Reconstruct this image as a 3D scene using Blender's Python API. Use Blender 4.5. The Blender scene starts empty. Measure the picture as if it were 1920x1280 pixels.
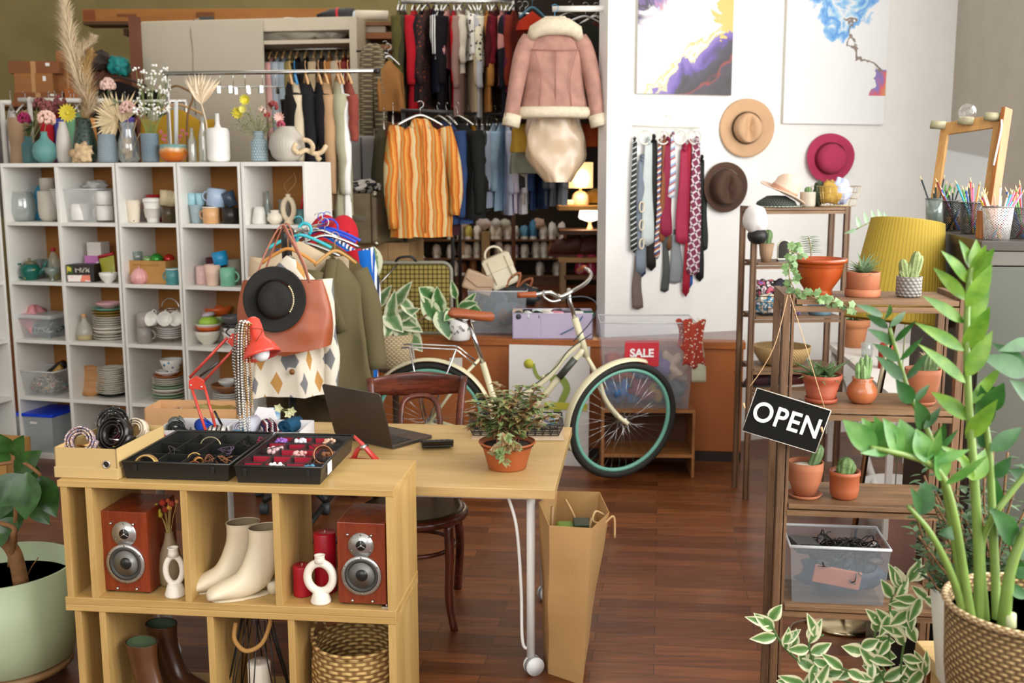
import bpy,math,random
from math import sin,cos,pi,radians as R,sqrt,atan2,tan
from mathutils import Vector as V,Matrix,noise
random.seed(7)
C=bpy.context.scene.collection
F=2000.0;PT=.156;RL=.0025;H=1.79
FW=V((0,cos(PT),-sin(PT)))
_r=V((1,0,0));_d=V((0,-sin(PT),-cos(PT)))
RC=_r*cos(RL)+_d*sin(RL);DC=-_r*sin(RL)+_d*cos(RL)
EYE=V((0,0,H))
cd=bpy.data.cameras.new('camera');cam=bpy.data.objects.new('camera',cd);C.objects.link(cam)
m=Matrix(((RC.x,-DC.x,-FW.x,0),(RC.y,-DC.y,-FW.y,0),(RC.z,-DC.z,-FW.z,H),(0,0,0,1)))
cam.matrix_world=m
cd.sensor_width=36;cd.lens=36*F/1920;cd.clip_start=.05
cd.dof.use_dof=True;cd.dof.focus_distance=3.4;cd.dof.aperture_fstop=4.2
bpy.context.scene.camera=cam
def ray(px,py):return FW+RC*((px-960)/F)+DC*((py-640)/F)
def PY(px,py,Y):
 d=ray(px,py);return EYE+d*(Y/d.y)
def PZ(px,py,z):
 d=ray(px,py);return EYE+d*((z-H)/d.z)
def PN(px,py,p0,n):
 d=ray(px,py);return EYE+d*((p0-EYE).dot(n)/d.dot(n))
def mp(p):return(V(p)-EYE).dot(FW)/F
MC={}
def lin(h):
 if not isinstance(h,str):return tuple(h)
 h=h.lstrip('#');c=[int(h[i:i+2],16)/255 for i in(0,2,4)]
 return tuple(x/12.92 if x<=.04045 else((x+.055)/1.055)**2.4 for x in c)
def _new(key):
 m=bpy.data.materials.new(key);m.use_nodes=True
 nt=m.node_tree;return m,nt,nt.nodes['Principled BSDF'],nt.nodes,nt.links
def _tc(nt,scale=(1,1,1),rot=(0,0,0),out='Object'):
 t=nt.nodes.new('ShaderNodeTexCoord');mp_=nt.nodes.new('ShaderNodeMapping')
 mp_.inputs['Scale'].default_value=scale;mp_.inputs['Rotation'].default_value=rot
 nt.links.new(t.outputs[out],mp_.inputs[0]);return mp_.outputs[0]
def _ramp(nt,fac,stops,mode='LINEAR'):
 r=nt.nodes.new('ShaderNodeValToRGB');r.color_ramp.interpolation=mode
 e=r.color_ramp.elements
 while len(e)>len(stops):e.remove(e[-1])
 while len(e)<len(stops):e.new(.5)
 for i,(p,c)in enumerate(stops):
  e[i].position=p;e[i].color=(*lin(c),1)
 nt.links.new(fac,r.inputs[0]);return r.outputs[0]
def _noise(nt,vec,scale,detail=3,rough=.5):
 n=nt.nodes.new('ShaderNodeTexNoise');n.inputs['Scale'].default_value=scale
 n.inputs['Detail'].default_value=detail;n.inputs['Roughness'].default_value=rough
 nt.links.new(vec,n.inputs['Vector']);return n.outputs[0]
def _bump(nt,b,h,st=.3,dist=.01):
 n=nt.nodes.new('ShaderNodeBump');n.inputs['Strength'].default_value=st;n.inputs['Distance'].default_value=dist
 nt.links.new(h,n.inputs['Height']);nt.links.new(n.outputs[0],b.inputs['Normal'])
def _math(nt,op,a,b=None):
 n=nt.nodes.new('ShaderNodeMath');n.operation=op
 for i,x in enumerate((a,b)):
  if x is None:continue
  if isinstance(x,(int,float)):n.inputs[i].default_value=x
  else:nt.links.new(x,n.inputs[i])
 return n.outputs[0]
def shade(h,k):
 c=lin(h);return tuple(min(1,x*k)for x in c)
def mat(col,rough=.5,metal=0,var=.12,ns=6,bump=0,bs=200,spec=.5,sheen=0,coat=0):
 key=f'plain_{col}_{rough}_{metal}_{var}_{bump}_{bs}_{coat}'
 if key in MC:return MC[key]
 m,nt,b,N,L=_new(key)
 b.inputs['Roughness'].default_value=rough;b.inputs['Metallic'].default_value=metal
 b.inputs['Specular IOR Level'].default_value=spec;b.inputs['Coat Weight'].default_value=coat
 tc=_tc(nt)
 if var:L.new(_ramp(nt,_noise(nt,tc,ns),[(.3,shade(col,1-var)),(.7,shade(col,1+var*.6))]),b.inputs['Base Color'])
 else:b.inputs['Base Color'].default_value=(*lin(col),1)
 if bump:_bump(nt,b,_noise(nt,tc,bs,2),bump,.002)
 MC[key]=m;return m
def cloth(col,bs=350,rough=.9):return mat(col,rough,0,.1,9,.35,bs,.2)
def metal(col='#c9c9c6',rough=.25):return mat(col,rough,1,.05)
def wood(c1,c2,scale=1,axis='X',rough=.45,fine=1,bump=.08):
 key=f'wood_{c1}_{c2}_{scale}_{axis}_{rough}'
 if key in MC:return MC[key]
 m,nt,b,N,L=_new(key);b.inputs['Roughness'].default_value=rough
 s={'X':(1,12,12),'Y':(12,1,12),'Z':(12,12,1)}[axis]
 tc=_tc(nt,[x*scale for x in s])
 n1=_noise(nt,tc,1.3,6,.62);n2=_noise(nt,tc,9*fine,4,.6)
 mx=_math(nt,'ADD',_math(nt,'MULTIPLY',n1,.65),_math(nt,'MULTIPLY',n2,.35))
 L.new(_ramp(nt,mx,[(.36,c2),(.5,[(x+y)/2 for x,y in zip(lin(c1),lin(c2))]),(.62,c1)]),b.inputs['Base Color'])
 _bump(nt,b,n2,bump,.004);MC[key]=m;return m
def stripes(cols,scale,axis='X',rough=.85,warp=0,rot=0):
 key=f'stripe_{cols}_{scale}_{axis}_{warp}_{rot}'
 if key in MC:return MC[key]
 m,nt,b,N,L=_new(key);b.inputs['Roughness'].default_value=rough;b.inputs['Specular IOR Level'].default_value=.2
 tc=_tc(nt,rot=(0,rot,0));sp=N.new('ShaderNodeSeparateXYZ');L.new(tc,sp.inputs[0])
 v=sp.outputs[axis]
 if warp:v=_math(nt,'ADD',v,_math(nt,'MULTIPLY',_noise(nt,tc,6),warp))
 f=_math(nt,'FRACT',_math(nt,'MULTIPLY',v,scale))
 n=len(cols)
 L.new(_ramp(nt,f,[(i/n,c)for i,c in enumerate(cols)],'CONSTANT'),b.inputs['Base Color'])
 _bump(nt,b,_noise(nt,tc,300),.2,.002);MC[key]=m;return m
def plaid(base,line,scale=30,rot=0,line2=None,w=.25,rough=.9):
 key=f'plaid_{base}_{line}_{scale}_{rot}_{line2}'
 if key in MC:return MC[key]
 m,nt,b,N,L=_new(key);b.inputs['Roughness'].default_value=rough;b.inputs['Specular IOR Level'].default_value=.2
 tc=_tc(nt,rot=(0,rot,0));sp=N.new('ShaderNodeSeparateXYZ');L.new(tc,sp.inputs[0])
 fx=_math(nt,'LESS_THAN',_math(nt,'FRACT',_math(nt,'MULTIPLY',sp.outputs['X'],scale)),w)
 fz=_math(nt,'LESS_THAN',_math(nt,'FRACT',_math(nt,'MULTIPLY',sp.outputs['Z'],scale)),w)
 s=_math(nt,'MULTIPLY',_math(nt,'ADD',fx,fz),.5)
 L.new(_ramp(nt,s,[(0,base),(.5,line),(1,line2 or line)]),b.inputs['Base Color']);MC[key]=m;return m
def spots(base,dot,scale=60,thr=.3,rough=.85,bump=0):
 key=f'spots_{base}_{dot}_{scale}_{thr}'
 if key in MC:return MC[key]
 m,nt,b,N,L=_new(key);b.inputs['Roughness'].default_value=rough
 v=N.new('ShaderNodeTexVoronoi');v.inputs['Scale'].default_value=scale;L.new(_tc(nt),v.inputs['Vector'])
 L.new(_ramp(nt,v.outputs['Distance'],[(0,dot),(thr,base)],'CONSTANT'),b.inputs['Base Color'])
 if bump:_bump(nt,b,v.outputs['Distance'],bump,.004)
 MC[key]=m;return m
def patches(cols,scale=5,rough=.85,detail=3,warp=(1,1,1)):
 key=f'patch_{cols}_{scale}_{warp}'
 if key in MC:return MC[key]
 m,nt,b,N,L=_new(key);b.inputs['Roughness'].default_value=rough
 n=_noise(nt,_tc(nt,warp),scale,detail);k=len(cols)
 L.new(_ramp(nt,n,[(.3+.4*i/k,c)for i,c in enumerate(cols)],'CONSTANT'),b.inputs['Base Color']);MC[key]=m;return m
def weave(c1,c2,sx=40,sz=60,bump=.6,rough=.8):
 key=f'weave_{c1}_{c2}_{sx}_{sz}'
 if key in MC:return MC[key]
 m,nt,b,N,L=_new(key);b.inputs['Roughness'].default_value=rough
 t=N.new('ShaderNodeTexCoord');sp=N.new('ShaderNodeSeparateXYZ');L.new(t.outputs['Object'],sp.inputs[0])
 an=_math(nt,'ARCTAN2',sp.outputs['Y'],sp.outputs['X'])
 row=_math(nt,'FLOOR',_math(nt,'MULTIPLY',sp.outputs['Z'],sz))
 a2=_math(nt,'ADD',_math(nt,'MULTIPLY',an,sx),_math(nt,'MULTIPLY',row,pi))
 h=_math(nt,'ADD',_math(nt,'MULTIPLY',_math(nt,'SINE',a2),.5),.5)
 h2=_math(nt,'ABSOLUTE',_math(nt,'SINE',_math(nt,'MULTIPLY',sp.outputs['Z'],sz*pi)))
 hh=_math(nt,'MULTIPLY',h,h2)
 L.new(_ramp(nt,hh,[(.05,c2),(.45,c1),(1,c1)]),b.inputs['Base Color']);_bump(nt,b,hh,bump,.006);MC[key]=m;return m
def clear(tint='#eef2f2',body=.18,rough=.08,gloss=.12):
 key=f'clear_{tint}_{body}_{gloss}'
 if key in MC:return MC[key]
 m,nt,b,N,L=_new(key);N.remove(b)
 tr=N.new('ShaderNodeBsdfTransparent');tr.inputs[0].default_value=(*[1-(1-x)*.22 for x in lin(tint)],1)
 df=N.new('ShaderNodeBsdfPrincipled');df.inputs['Base Color'].default_value=(*lin(tint),1);df.inputs['Roughness'].default_value=.35
 gl=N.new('ShaderNodeBsdfGlossy');gl.inputs['Roughness'].default_value=rough
 lw=N.new('ShaderNodeLayerWeight');lw.inputs[0].default_value=.35
 a=N.new('ShaderNodeMixShader');a.inputs[0].default_value=body;L.new(tr.outputs[0],a.inputs[1]);L.new(df.outputs[0],a.inputs[2])
 c=N.new('ShaderNodeMixShader');L.new(_math(nt,'ADD',_math(nt,'MULTIPLY',lw.outputs['Fresnel'],.28),gloss*.15),c.inputs[0])
 L.new(a.outputs[0],c.inputs[1]);L.new(gl.outputs[0],c.inputs[2])
 L.new(c.outputs[0],N['Material Output'].inputs[0]);MC[key]=m;return m
def glow(col,st):
 key=f'glow_{col}_{st}'
 if key in MC:return MC[key]
 m,nt,b,N,L=_new(key);b.inputs['Base Color'].default_value=(*lin(col),1)
 b.inputs['Emission Color'].default_value=(*lin(col),1);b.inputs['Emission Strength'].default_value=st;MC[key]=m;return m
def leafmat(c1,c2=None,rough=.35,varieg=None,vs=25):
 key=f'leaf_{c1}_{c2}_{varieg}_{vs}'
 if key in MC:return MC[key]
 m,nt,b,N,L=_new(key);b.inputs['Roughness'].default_value=rough
 b.inputs['Subsurface Weight'].default_value=0
 n=_noise(nt,_tc(nt),vs,3)
 st=[(.35,c1),(.65,c2 or c1)]
 if varieg:st=[(.3,c1),(.5,c2 or c1),(.56,varieg),(1,varieg)]
 col=_ramp(nt,n,st)
 L.new(col,b.inputs['Base Color'])
 t=N.new('ShaderNodeBsdfTranslucent');L.new(col,t.inputs[0])
 x=N.new('ShaderNodeMixShader');x.inputs[0].default_value=.2
 L.new(b.outputs[0],x.inputs[1]);L.new(t.outputs[0],x.inputs[2]);L.new(x.outputs[0],N['Material Output'].inputs[0])
 MC[key]=m;return m
class MB:
 def __init__(s):s.v=[];s.f=[];s.sm=[];s.X=Matrix()
 def add(s,vs,fs,smooth=True):
  o=len(s.v);s.v+=[s.X@V(p)for p in vs]
  s.f+=[tuple(i+o for i in f)for f in fs];s.sm+=[smooth]*len(fs);return s
 def at(s,*a):
  s.X=a[0]if a and isinstance(a[0],Matrix)else XF(*a);return s
 def box(s,x0,x1,y0,y1,z0,z1):
  vs=[(x,y,z)for x in(x0,x1)for y in(y0,y1)for z in(z0,z1)]
  return s.add(vs,[(0,1,3,2),(4,6,7,5),(0,4,5,1),(2,3,7,6),(0,2,6,4),(1,5,7,3)],False)
 def grid(s,fn,nu,nv,cu=False,cv=False,smooth=True):
  U=nu if cu else nu+1;W=nv if cv else nv+1
  vs=[fn(i/nu,j/nv)for i in range(U)for j in range(W)]
  fs=[(i*W+j,((i+1)%U)*W+j,((i+1)%U)*W+(j+1)%W,i*W+(j+1)%W)for i in range(nu)for j in range(nv)]
  return s.add(vs,fs,smooth)
 def tube(s,pts,r,n=8,closed=False,caps=True,flat=1):
  pts=[V(p)for p in pts];k=len(pts)
  rs=r if isinstance(r,(list,tuple))else[r]*k
  vs=[];up=None
  for i,p in enumerate(pts):
   a=pts[(i-1)%k]if(closed or i>0)else p;b=pts[(i+1)%k]if(closed or i<k-1)else p
   t=(b-a).normalized()if(b-a).length>1e-9 else V((0,0,1))
   if up is None:
    up=V((0,0,1))if abs(t.z)<.9 else V((1,0,0))
   u=(up-t*up.dot(t))
   if u.length<1e-6:u=t.orthogonal()
   u.normalize();w=t.cross(u);up=u
   vs+=[p+(u*cos(2*pi*j/n)*flat+w*sin(2*pi*j/n))*rs[i]for j in range(n)]
  fs=[(i*n+j,i*n+(j+1)%n,((i+1)%k)*n+(j+1)%n,((i+1)%k)*n+j)for i in range(k if closed else k-1)for j in range(n)]
  if caps and not closed:fs+=[tuple(range(n))[::-1],tuple((k-1)*n+j for j in range(n))]
  return s.add(vs,fs)
 def lathe(s,prof,n=28,wob=None,caps=True):
  k=len(prof)
  vs=[(r*cos(2*pi*j/n)*(1+(wob(2*pi*j/n,z)if wob else 0)),r*sin(2*pi*j/n)*(1+(wob(2*pi*j/n,z)if wob else 0)),z)for r,z in prof for j in range(n)]
  fs=[(i*n+j,i*n+(j+1)%n,(i+1)*n+(j+1)%n,(i+1)*n+j)for i in range(k-1)for j in range(n)]
  if caps and prof[0][0]>1e-6:fs.append(tuple(range(n))[::-1])
  if caps and prof[-1][0]>1e-6:fs.append(tuple((k-1)*n+j for j in range(n)))
  return s.add(vs,fs)
 def ball(s,c,r,n=12,sd=None,amp=0):
  c=V(c);r=r if isinstance(r,(tuple,list))else(r,r,r)
  def f(u,v):
   a=2*pi*u;b=pi*(v-.5);d=V((cos(a)*cos(b),sin(a)*cos(b),sin(b)))
   k=1+(amp*noise.noise(d*2.2+V((sd or 0,0,0)))if amp else 0)
   return c+V((d.x*r[0],d.y*r[1],d.z*r[2]))*k
  return s.grid(f,n,max(4,n//2+1),cu=True)
 def prism(s,poly,z0,z1,smooth=False):
  n=len(poly);vs=[(x,y,z0)for x,y in poly]+[(x,y,z1)for x,y in poly]
  return s.add(vs,[tuple(range(n))[::-1],tuple(range(n,2*n))]+[(i,(i+1)%n,(i+1)%n+n,i+n)for i in range(n)],smooth)
 def leaf(s,p,d,up,L,W,droop=.2,fold=.15,n=5,tip=.5):
  p=V(p);d=V(d).normalized();up=V(up);w=d.cross(up)
  if w.length<1e-4:w=d.orthogonal()
  w.normalize();u=w.cross(d).normalized()
  vs=[]
  for i in range(n+1):
   t=i/n;x=d*L*t-u*(droop*L*t*t);k=W/2*(sin(pi*min(1,t**tip*.97+.03)))
   if i==n:k=0
   c=p+x
   vs+=[c-w*k+u*k*fold*2,c,c+w*k+u*k*fold*2]
  fs=[]
  for i in range(n):
   a=i*3;fs+=[(a,a+1,a+4,a+3),(a+1,a+2,a+5,a+4)]
  return s.add(vs,fs)
def XF(loc=(0,0,0),rz=0,rx=0,ry=0,sc=1):
 S=Matrix.Diagonal((*(sc if isinstance(sc,(tuple,list))else(sc,)*3),1))
 return Matrix.Translation(V(loc))@Matrix.Rotation(rz,4,'Z')@Matrix.Rotation(ry,4,'Y')@Matrix.Rotation(rx,4,'X')@S
def part(name,mb,m,parent=None,bev=0,sub=0,label=None,thick=0):
 me=bpy.data.meshes.new(name);me.from_pydata([tuple(v)for v in mb.v],[],mb.f)
 me.polygons.foreach_set('use_smooth',mb.sm);me.update()
 for x in(m if isinstance(m,(list,tuple))else[m]):me.materials.append(x)
 o=bpy.data.objects.new(name,me);C.objects.link(o);o.parent=parent
 if thick:
  q=o.modifiers.new('s','SOLIDIFY');q.thickness=thick;q.offset=0
 if bev:
  q=o.modifiers.new('b','BEVEL');q.width=bev;q.segments=2;q.limit_method='ANGLE';q.angle_limit=R(50)
 if sub:
  q=o.modifiers.new('u','SUBSURF');q.levels=q.render_levels=sub
 if label:o['label']=label
 return o
def put(o,loc=None,rz=0,rx=0,ry=0):
 if loc is not None:o.location=loc
 o.rotation_euler=(rx,ry,rz);return o
def tag(o,label,cat,group=None,kind=None):
 o['label']=label;o['category']=cat
 if group:o['group']=group
 if kind:o['kind']=kind
 return o
def T(name,label,cat,loc=(0,0,0),rz=0,group=None,rx=0,ry=0):
 o=bpy.data.objects.new(name,None);C.objects.link(o);o.empty_display_size=.05
 put(o,loc,rz,rx,ry);return tag(o,label,cat,group)
def S(name,mb,m,label,cat,loc=(0,0,0),rz=0,group=None,rx=0,ry=0,**k):
 return tag(put(part(name,mb,m,**k),loc,rz,rx,ry),label,cat,group)
def ST(name,mb,m,**k):
 o=part(name,mb,m,**k);o['kind']='structure';return o
def dup(o,loc=None,rz=None,label=None,parent=None):
 c=o.copy();C.objects.link(c)
 if parent:c.parent=parent
 if loc is not None:c.location=loc
 if rz is not None:c.rotation_euler=(o.rotation_euler.x,o.rotation_euler.y,rz)
 if label:c['label']=label
 for ch in list(o.children):dup(ch,parent=c)
 return c
def box(*a):return MB().box(*a)
def cyl(r,h,n=24,r2=None,z0=0):return MB().lathe([(r,z0),(r if r2 is None else r2,z0+h)],n)
def arc(c,r,a0,a1,n=12,ax='XZ'):
 out=[]
 for i in range(n+1):
  a=a0+(a1-a0)*i/n;p=[c[0],c[1],c[2]]
  p['XYZ'.index(ax[0])]+=r*cos(a);p['XYZ'.index(ax[1])]+=r*sin(a);out.append(tuple(p))
 return out
def spline(pts,n=6):
 P=[V(p)for p in pts];P=[P[0]*2-P[1]]+P+[P[-1]*2-P[-2]];out=[]
 for i in range(1,len(P)-2):
  for k in range(n):
   t=k/n;a,b,c,d=P[i-1],P[i],P[i+1],P[i+2]
   out.append(.5*((2*b)+(c-a)*t+(2*a-5*b+4*c-d)*t*t+(3*b-a-3*c+d)*t**3))
 return out+[P[-2]]
def shell(prof,th):
 inner=[(max(.0005,r-th),z if i else z+th)for i,(r,z)in enumerate(prof)]
 return[(0,prof[0][1])]+list(prof)+inner[::-1]+[(0,inner[0][1])]
ORD=['lowest','second from the bottom','third from the bottom','fourth from the bottom','fifth from the bottom','sixth from the bottom','seventh from the bottom','eighth from the bottom','ninth from the bottom','tenth from the bottom','eleventh from the bottom','twelfth from the bottom','thirteenth from the bottom']
def ordn(i,n):return 'topmost' if i==n-1 else ORD[i]
LEFT=['leftmost','second from the left','third from the left','fourth from the left','fifth from the left','sixth from the left','seventh from the left','eighth from the left','ninth from the left','tenth from the left','eleventh from the left','twelfth from the left','thirteenth from the left','fourteenth from the left','fifteenth from the left','sixteenth from the left']
STG=.76
WHITE=mat('#e9e8e4',.6,var=.03)
CAB=mat('#e6e4dc',.45,var=.02)
def floor_mat():
 m,nt,b,N,L=_new('floor_planks')
 tc=_tc(nt,rot=(0,0,R(8)))
 br=N.new('ShaderNodeTexBrick');L.new(tc,br.inputs['Vector'])
 br.inputs['Scale'].default_value=1;br.inputs['Mortar Size'].default_value=.0012;br.offset=.37
 br.inputs['Brick Width'].default_value=.62;br.inputs['Row Height'].default_value=.085
 br.inputs['Color1'].default_value=(*lin('#6e3d1e'),1);br.inputs['Color2'].default_value=(*lin('#985c30'),1)
 br.inputs['Mortar'].default_value=(*lin('#1f0d07'),1);br.inputs['Bias'].default_value=-.1
 t2=_tc(nt,(3,40,1),rot=(0,0,R(8)));n=_noise(nt,t2,1.2,6,.65)
 mx=N.new('ShaderNodeMix');mx.data_type='RGBA';mx.blend_type='MULTIPLY';mx.inputs[0].default_value=.85
 L.new(br.outputs[0],mx.inputs[6]);L.new(_ramp(nt,n,[(.3,'#8a8480'),(.7,'#fff4ea')]),mx.inputs[7])
 L.new(mx.outputs[2],b.inputs['Base Color'])
 L.new(_ramp(nt,_noise(nt,_tc(nt),3),[(.3,(.28,)*3),(.7,(.46,)*3)]),b.inputs['Roughness'])
 _bump(nt,b,br.outputs['Fac'],-.15,.002);return m
ST('floor',box(-6,4.5,-3,13,-.05,0),floor_mat())
OLIVE=mat('#9c8e5c',.9,var=.12,ns=3,bump=.3,bs=60)
ST('wall_back',box(-8,1.6,11.9,12,0,4.6),OLIVE)
WA=PY(1134,600,6.72);WB=PY(1793,60,7.5)
wd=V((WB.x-WA.x,WB.y-WA.y,0));WLEN=wd.length;wd.normalize();WN=V((wd.y,-wd.x,0));WANG=atan2(wd.y,wd.x)
W0=V((WA.x,WA.y,0))
ST('wall_center',MB().at(W0,WANG).box(0,WLEN,0,.14,0,4.6),WHITE)
ST('wall_right',box(WB.x,WB.x+.15,5.2,WB.y+.1,0,4.6),mat('#b4ac9e',.8,var=.05))  # weaker light on this side is put into the grey-beige colour
ST('wall_right_sill',box(WB.x,WB.x+.15,-3,5.2,0,.9),WHITE).name='wall_window_side'
ST('wall_left',box(-6,-5.9,-3,13,0,4.6),WHITE)
ST('ceiling',box(-6,WB.x+.15,-3,12,4.6,4.7),WHITE)
CLX=PY(1140,300,10.1).x
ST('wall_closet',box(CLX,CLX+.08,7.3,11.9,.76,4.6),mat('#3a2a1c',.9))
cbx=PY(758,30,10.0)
ST('closet_dark_panel',box(cbx.x,CLX,10.0,10.08,STG,cbx.z).box(PY(962,30,10).x,CLX,10.0,10.08,cbx.z,4.6),mat('#241910',.9))  # near-black panel added to keep the closet dark behind the garments
fr=MB()
for y in(0.0,1.25,2.5,3.75,5.14):fr.box(WB.x+.02,WB.x+.1,y,y+.06,.9,3.9)
for z in(.9,3.84):fr.box(WB.x+.02,WB.x+.1,0,5.2,z,z+.06)
ST('window_1',fr,WHITE)
ST('wall_above_window',box(WB.x,WB.x+.15,-3,5.2,3.9,4.6),WHITE)
ORB=wood('#b5692c','#8a4a1c',.8,'X',.5)
def stageline(px,py=637):return PZ(px,py,STG)
SA=V((0,0,0));s1=PZ(800,631,STG);s2=PZ(1390,641.5,STG)
sd=(s2-s1);sd.z=0;sd=V((1,-.12,0)).normalized()
SP=PZ(1395,641,STG);SP.z=0
SANG=atan2(sd.y,sd.x)
st=MB().at(SP,SANG);st.box(-7.6,0,0,.04,.06,STG-.03)
ST('wall_stage_front',st,spots('#a9602a','#5f3312',9,.035,.55),bev=.004)
ST('trim_1',MB().at(SP,SANG).box(-7.6,.01,-.02,.1,STG-.045,STG),ORB,bev=.004)
ST('baseboard_stage',MB().at(SP,SANG).box(-7.6,0,-.015,0,0,.06),mat('#2b1b12',.5))
ST('floor_stage',MB().at(SP,SANG).box(-7.6,0,.1,5.6,STG-.04,STG-.002),wood('#7b3f1d','#552812',.7,'X',.16))
ST('trim_2',MB().at(SP,SANG).box(-.03,0,.04,.7,0,STG-.045),ORB)
def area(loc,tgt,sx,sy,e,col=(1,1,1)):
 l=bpy.data.lights.new('soft_area_light','AREA');l.shape='RECTANGLE';l.size=sx;l.size_y=sy;l.energy=e;l.color=col
 o=bpy.data.objects.new('soft_area_light',l);C.objects.link(o);o.location=loc
 o.rotation_euler=(V(tgt)-V(loc)).to_track_quat('-Z','Y').to_euler();return o
area((WB.x-.03,2.5,2.4),(-2,4.5,1.0),5.2,2.9,360,(1,.99,.97))
area((-1.2,-2.6,3.2),(-.5,5,1.2),6,2.6,200,(1,.985,.96))  # soft area light added at the open front, behind the camera
area((0,9.0,4.5),(0,9.0,0),6,4,110,(1,.95,.85))  # added fill under the ceiling to brighten the back of the room
w=bpy.data.worlds.new('world');bpy.context.scene.world=w;w.use_nodes=True
w.node_tree.nodes['Background'].inputs[0].default_value=(.93,.96,1,1);w.node_tree.nodes['Background'].inputs[1].default_value=.52
vs=bpy.context.scene.view_settings;vs.view_transform='Standard';vs.look='None';vs.exposure=.12;vs.gamma=1;vs.use_curve_mapping=False
CA=-.264;CX,CY=-3.146,6.657;CP=.3677;CG=.35
CD=V((cos(CA),sin(CA),0));CN=V((-sin(CA),cos(CA),0))
CO=V((CX,CY,0))
def CW(u,v,z):return CO+CD*u+CN*v+V((0,0,z))
def cubz(row):return.02+(5-row)*CP+.011
def onc(px,z,v):
 lo,hi=-2,4
 for _ in range(40):
  u=(lo+hi)/2;d=CW(u,v,z)-EYE;c=d.dot(FW)
  if 960+F*d.dot(RC)/c<px:lo=u
  else:hi=u
 return u
def cubu(px,py):
 p=PN(px,py,CO,CN);return(p-CO).dot(CD)
DV=[cubu(19,535),cubu(118.5,535),cubu(228,535),cubu(341,535),cubu(457.5,490),cubu(572,400)]
CARD=mat('#b98a4a',.8,var=.1,ns=12);BACKB=mat('#a06a30',.85,var=.08)
def cubby(u0,u1,divs,label,left=False):
 t=T('cubby_unit',label,'shelf',CW(u0,0,0),CA)
 w=u1-u0;b=MB();th=.016
 b.box(0,th,0,CG,0,1.86);b.box(w-th,w,0,CG,0,1.86)
 b.box(th,w-th,0,CG,1.836,1.86);b.box(th,w-th,0,CG,0,.031)
 part('frame',b,CAB,t,bev=.0015)
 xs=[0]+[d-u0 for d in divs]+[w]
 for d in divs:part('divider',box(d-u0-.011,d-u0+.011,.002,CG,.031,1.836),CAB,t,bev=.0015)
 for i in range(len(xs)-1):
  for r in range(1,5):
   z=cubz(r);a=xs[i]+(th if i==0 else.011);c=xs[i+1]-(th if i==len(xs)-2 else.011)
   part('shelf',box(a,c,.003,CG,z-.022,z),CAB,t,bev=.0015)
 part('back_panel',box(th,w-th,CG,CG+.006,.03,1.84),BACKB,t)
 return t
cubby(DV[0]-.008,DV[2]-.004,[DV[1]],'white two-column cubby shelf at the left, teapot and blue-lidded bin inside')
cubby(DV[2]+.004,DV[3]-.003,[],'white one-column cubby shelf holding the cardboard box and cup tree')
cubby(DV[3]+.003,DV[4]-.004,[],'white one-column cubby shelf holding pastel mugs and nested bowls')
cubby(DV[4]+.004,DV[5]+.008,[],'white one-column cubby shelf at the right end, beside the garment rack')
sl=T('cubby_unit','white cubby shelf at the far left edge, turned to face right','shelf',CW(DV[0]-.03,-.0,0),CA-pi/2)
b=MB()
for x in(0,.76,.38):b.box(x,x+.018,-.36,0,0,1.86)
part('frame',b.box(0,.778,-.36,0,1.838,1.86).box(0,.778,-.36,0,0,.03),CAB,sl,bev=.0015)
for r in range(1,5):
 for a in(.018,.398):part('shelf',box(a,a+.362,-.355,-.003,cubz(r)-.022,cubz(r)),CAB,sl)
part('back_panel',box(0,.778,-.366,-.36,0,1.86),CAB,sl)
OAKc=('#c7a566','#ad884c')
OAK=wood(*OAKc,.55,'X',.4);OAKV=wood('#c9a768','#af8b50',.55,'Z',.4)
fl=PZ(106,900,.83);frr=PZ(738,919,.83);fdir=(frr-fl);fdir.z=0;FWD=fdir.length;fdir.normalize();FA=atan2(fdir.y,fdir.x)
FD=.35
FO=V((fl.x,fl.y,0));FNN=V((-fdir.y,fdir.x,0))
def FS(u,v,z):return FO+fdir*u+FNN*v+V((0,0,z))
def onf(px,z,v):
 lo,hi=-1,3
 for _ in range(40):
  u=(lo+hi)/2;d=FS(u,v,z)-EYE;c=d.dot(FW)
  if 960+F*d.dot(RC)/c<px:lo=u
  else:hi=u
 return u
def oakbox(z0,label,d1,d2,topo):
 t=T('oak_shelf_unit',label,'shelf',FS(0,0,z0),FA);h=.415;w=FWD
 part('top_board',box(-.0,w,-.0,FD,h-.022,h),OAK,t,bev=.002)
 part('bottom_board',box(-.0,w,-.0,FD,0,.024),OAK,t,bev=.002)
 part('side_panel',box(.028+topo,.05+topo,.004,FD,.024,h-.022),OAKV,t)
 part('side_panel',box(w-.026,w-.002,.001,FD,.024,h-.022),OAKV,t)
 for x in(d1,d2,topo+.122):part('divider',box(x-.011,x+.011,.003,FD-.01,.024,h-.022),OAKV,t,bev=.001)
 part('fixing_plate',box(w-.05,w-.028,.02,.05,.024,.028).ball((w-.038,.035,.029),.004,8),metal(),t)
 return t
def fu(px,py):
 p=PN(px,py,FO,FNN);return(p-FO).dot(fdir)
oakbox(.415,'oak shelf unit with speakers and beige boots, upper of the two stacked',fu(348,1030),fu(519,1030),-.02)
oakbox(0,'oak shelf unit with basket and brown boots, lower of the two stacked',fu(395,1200),fu(546,1200),-.0)
TZ=.72
TAO=PZ(1040,918,TZ);tb=PZ(1070,790,TZ);TAd=(PZ(1040,918,TZ)-PZ(775,911,TZ));TAd.z=0;TAd.normalize()
TAN=V((-TAd.y,TAd.x,0));TAA=atan2(TAd.y,TAd.x);TLN=.92;TW=1.62
def TT(u,v,z=0):return V((TAO.x,TAO.y,0))+TAd*u+TAN*v+V((0,0,z))
tt=T('worktable','light oak desk on white metal legs with laptop and potted plant','table',TT(-TW,0),TAA)
sk=.03
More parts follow.
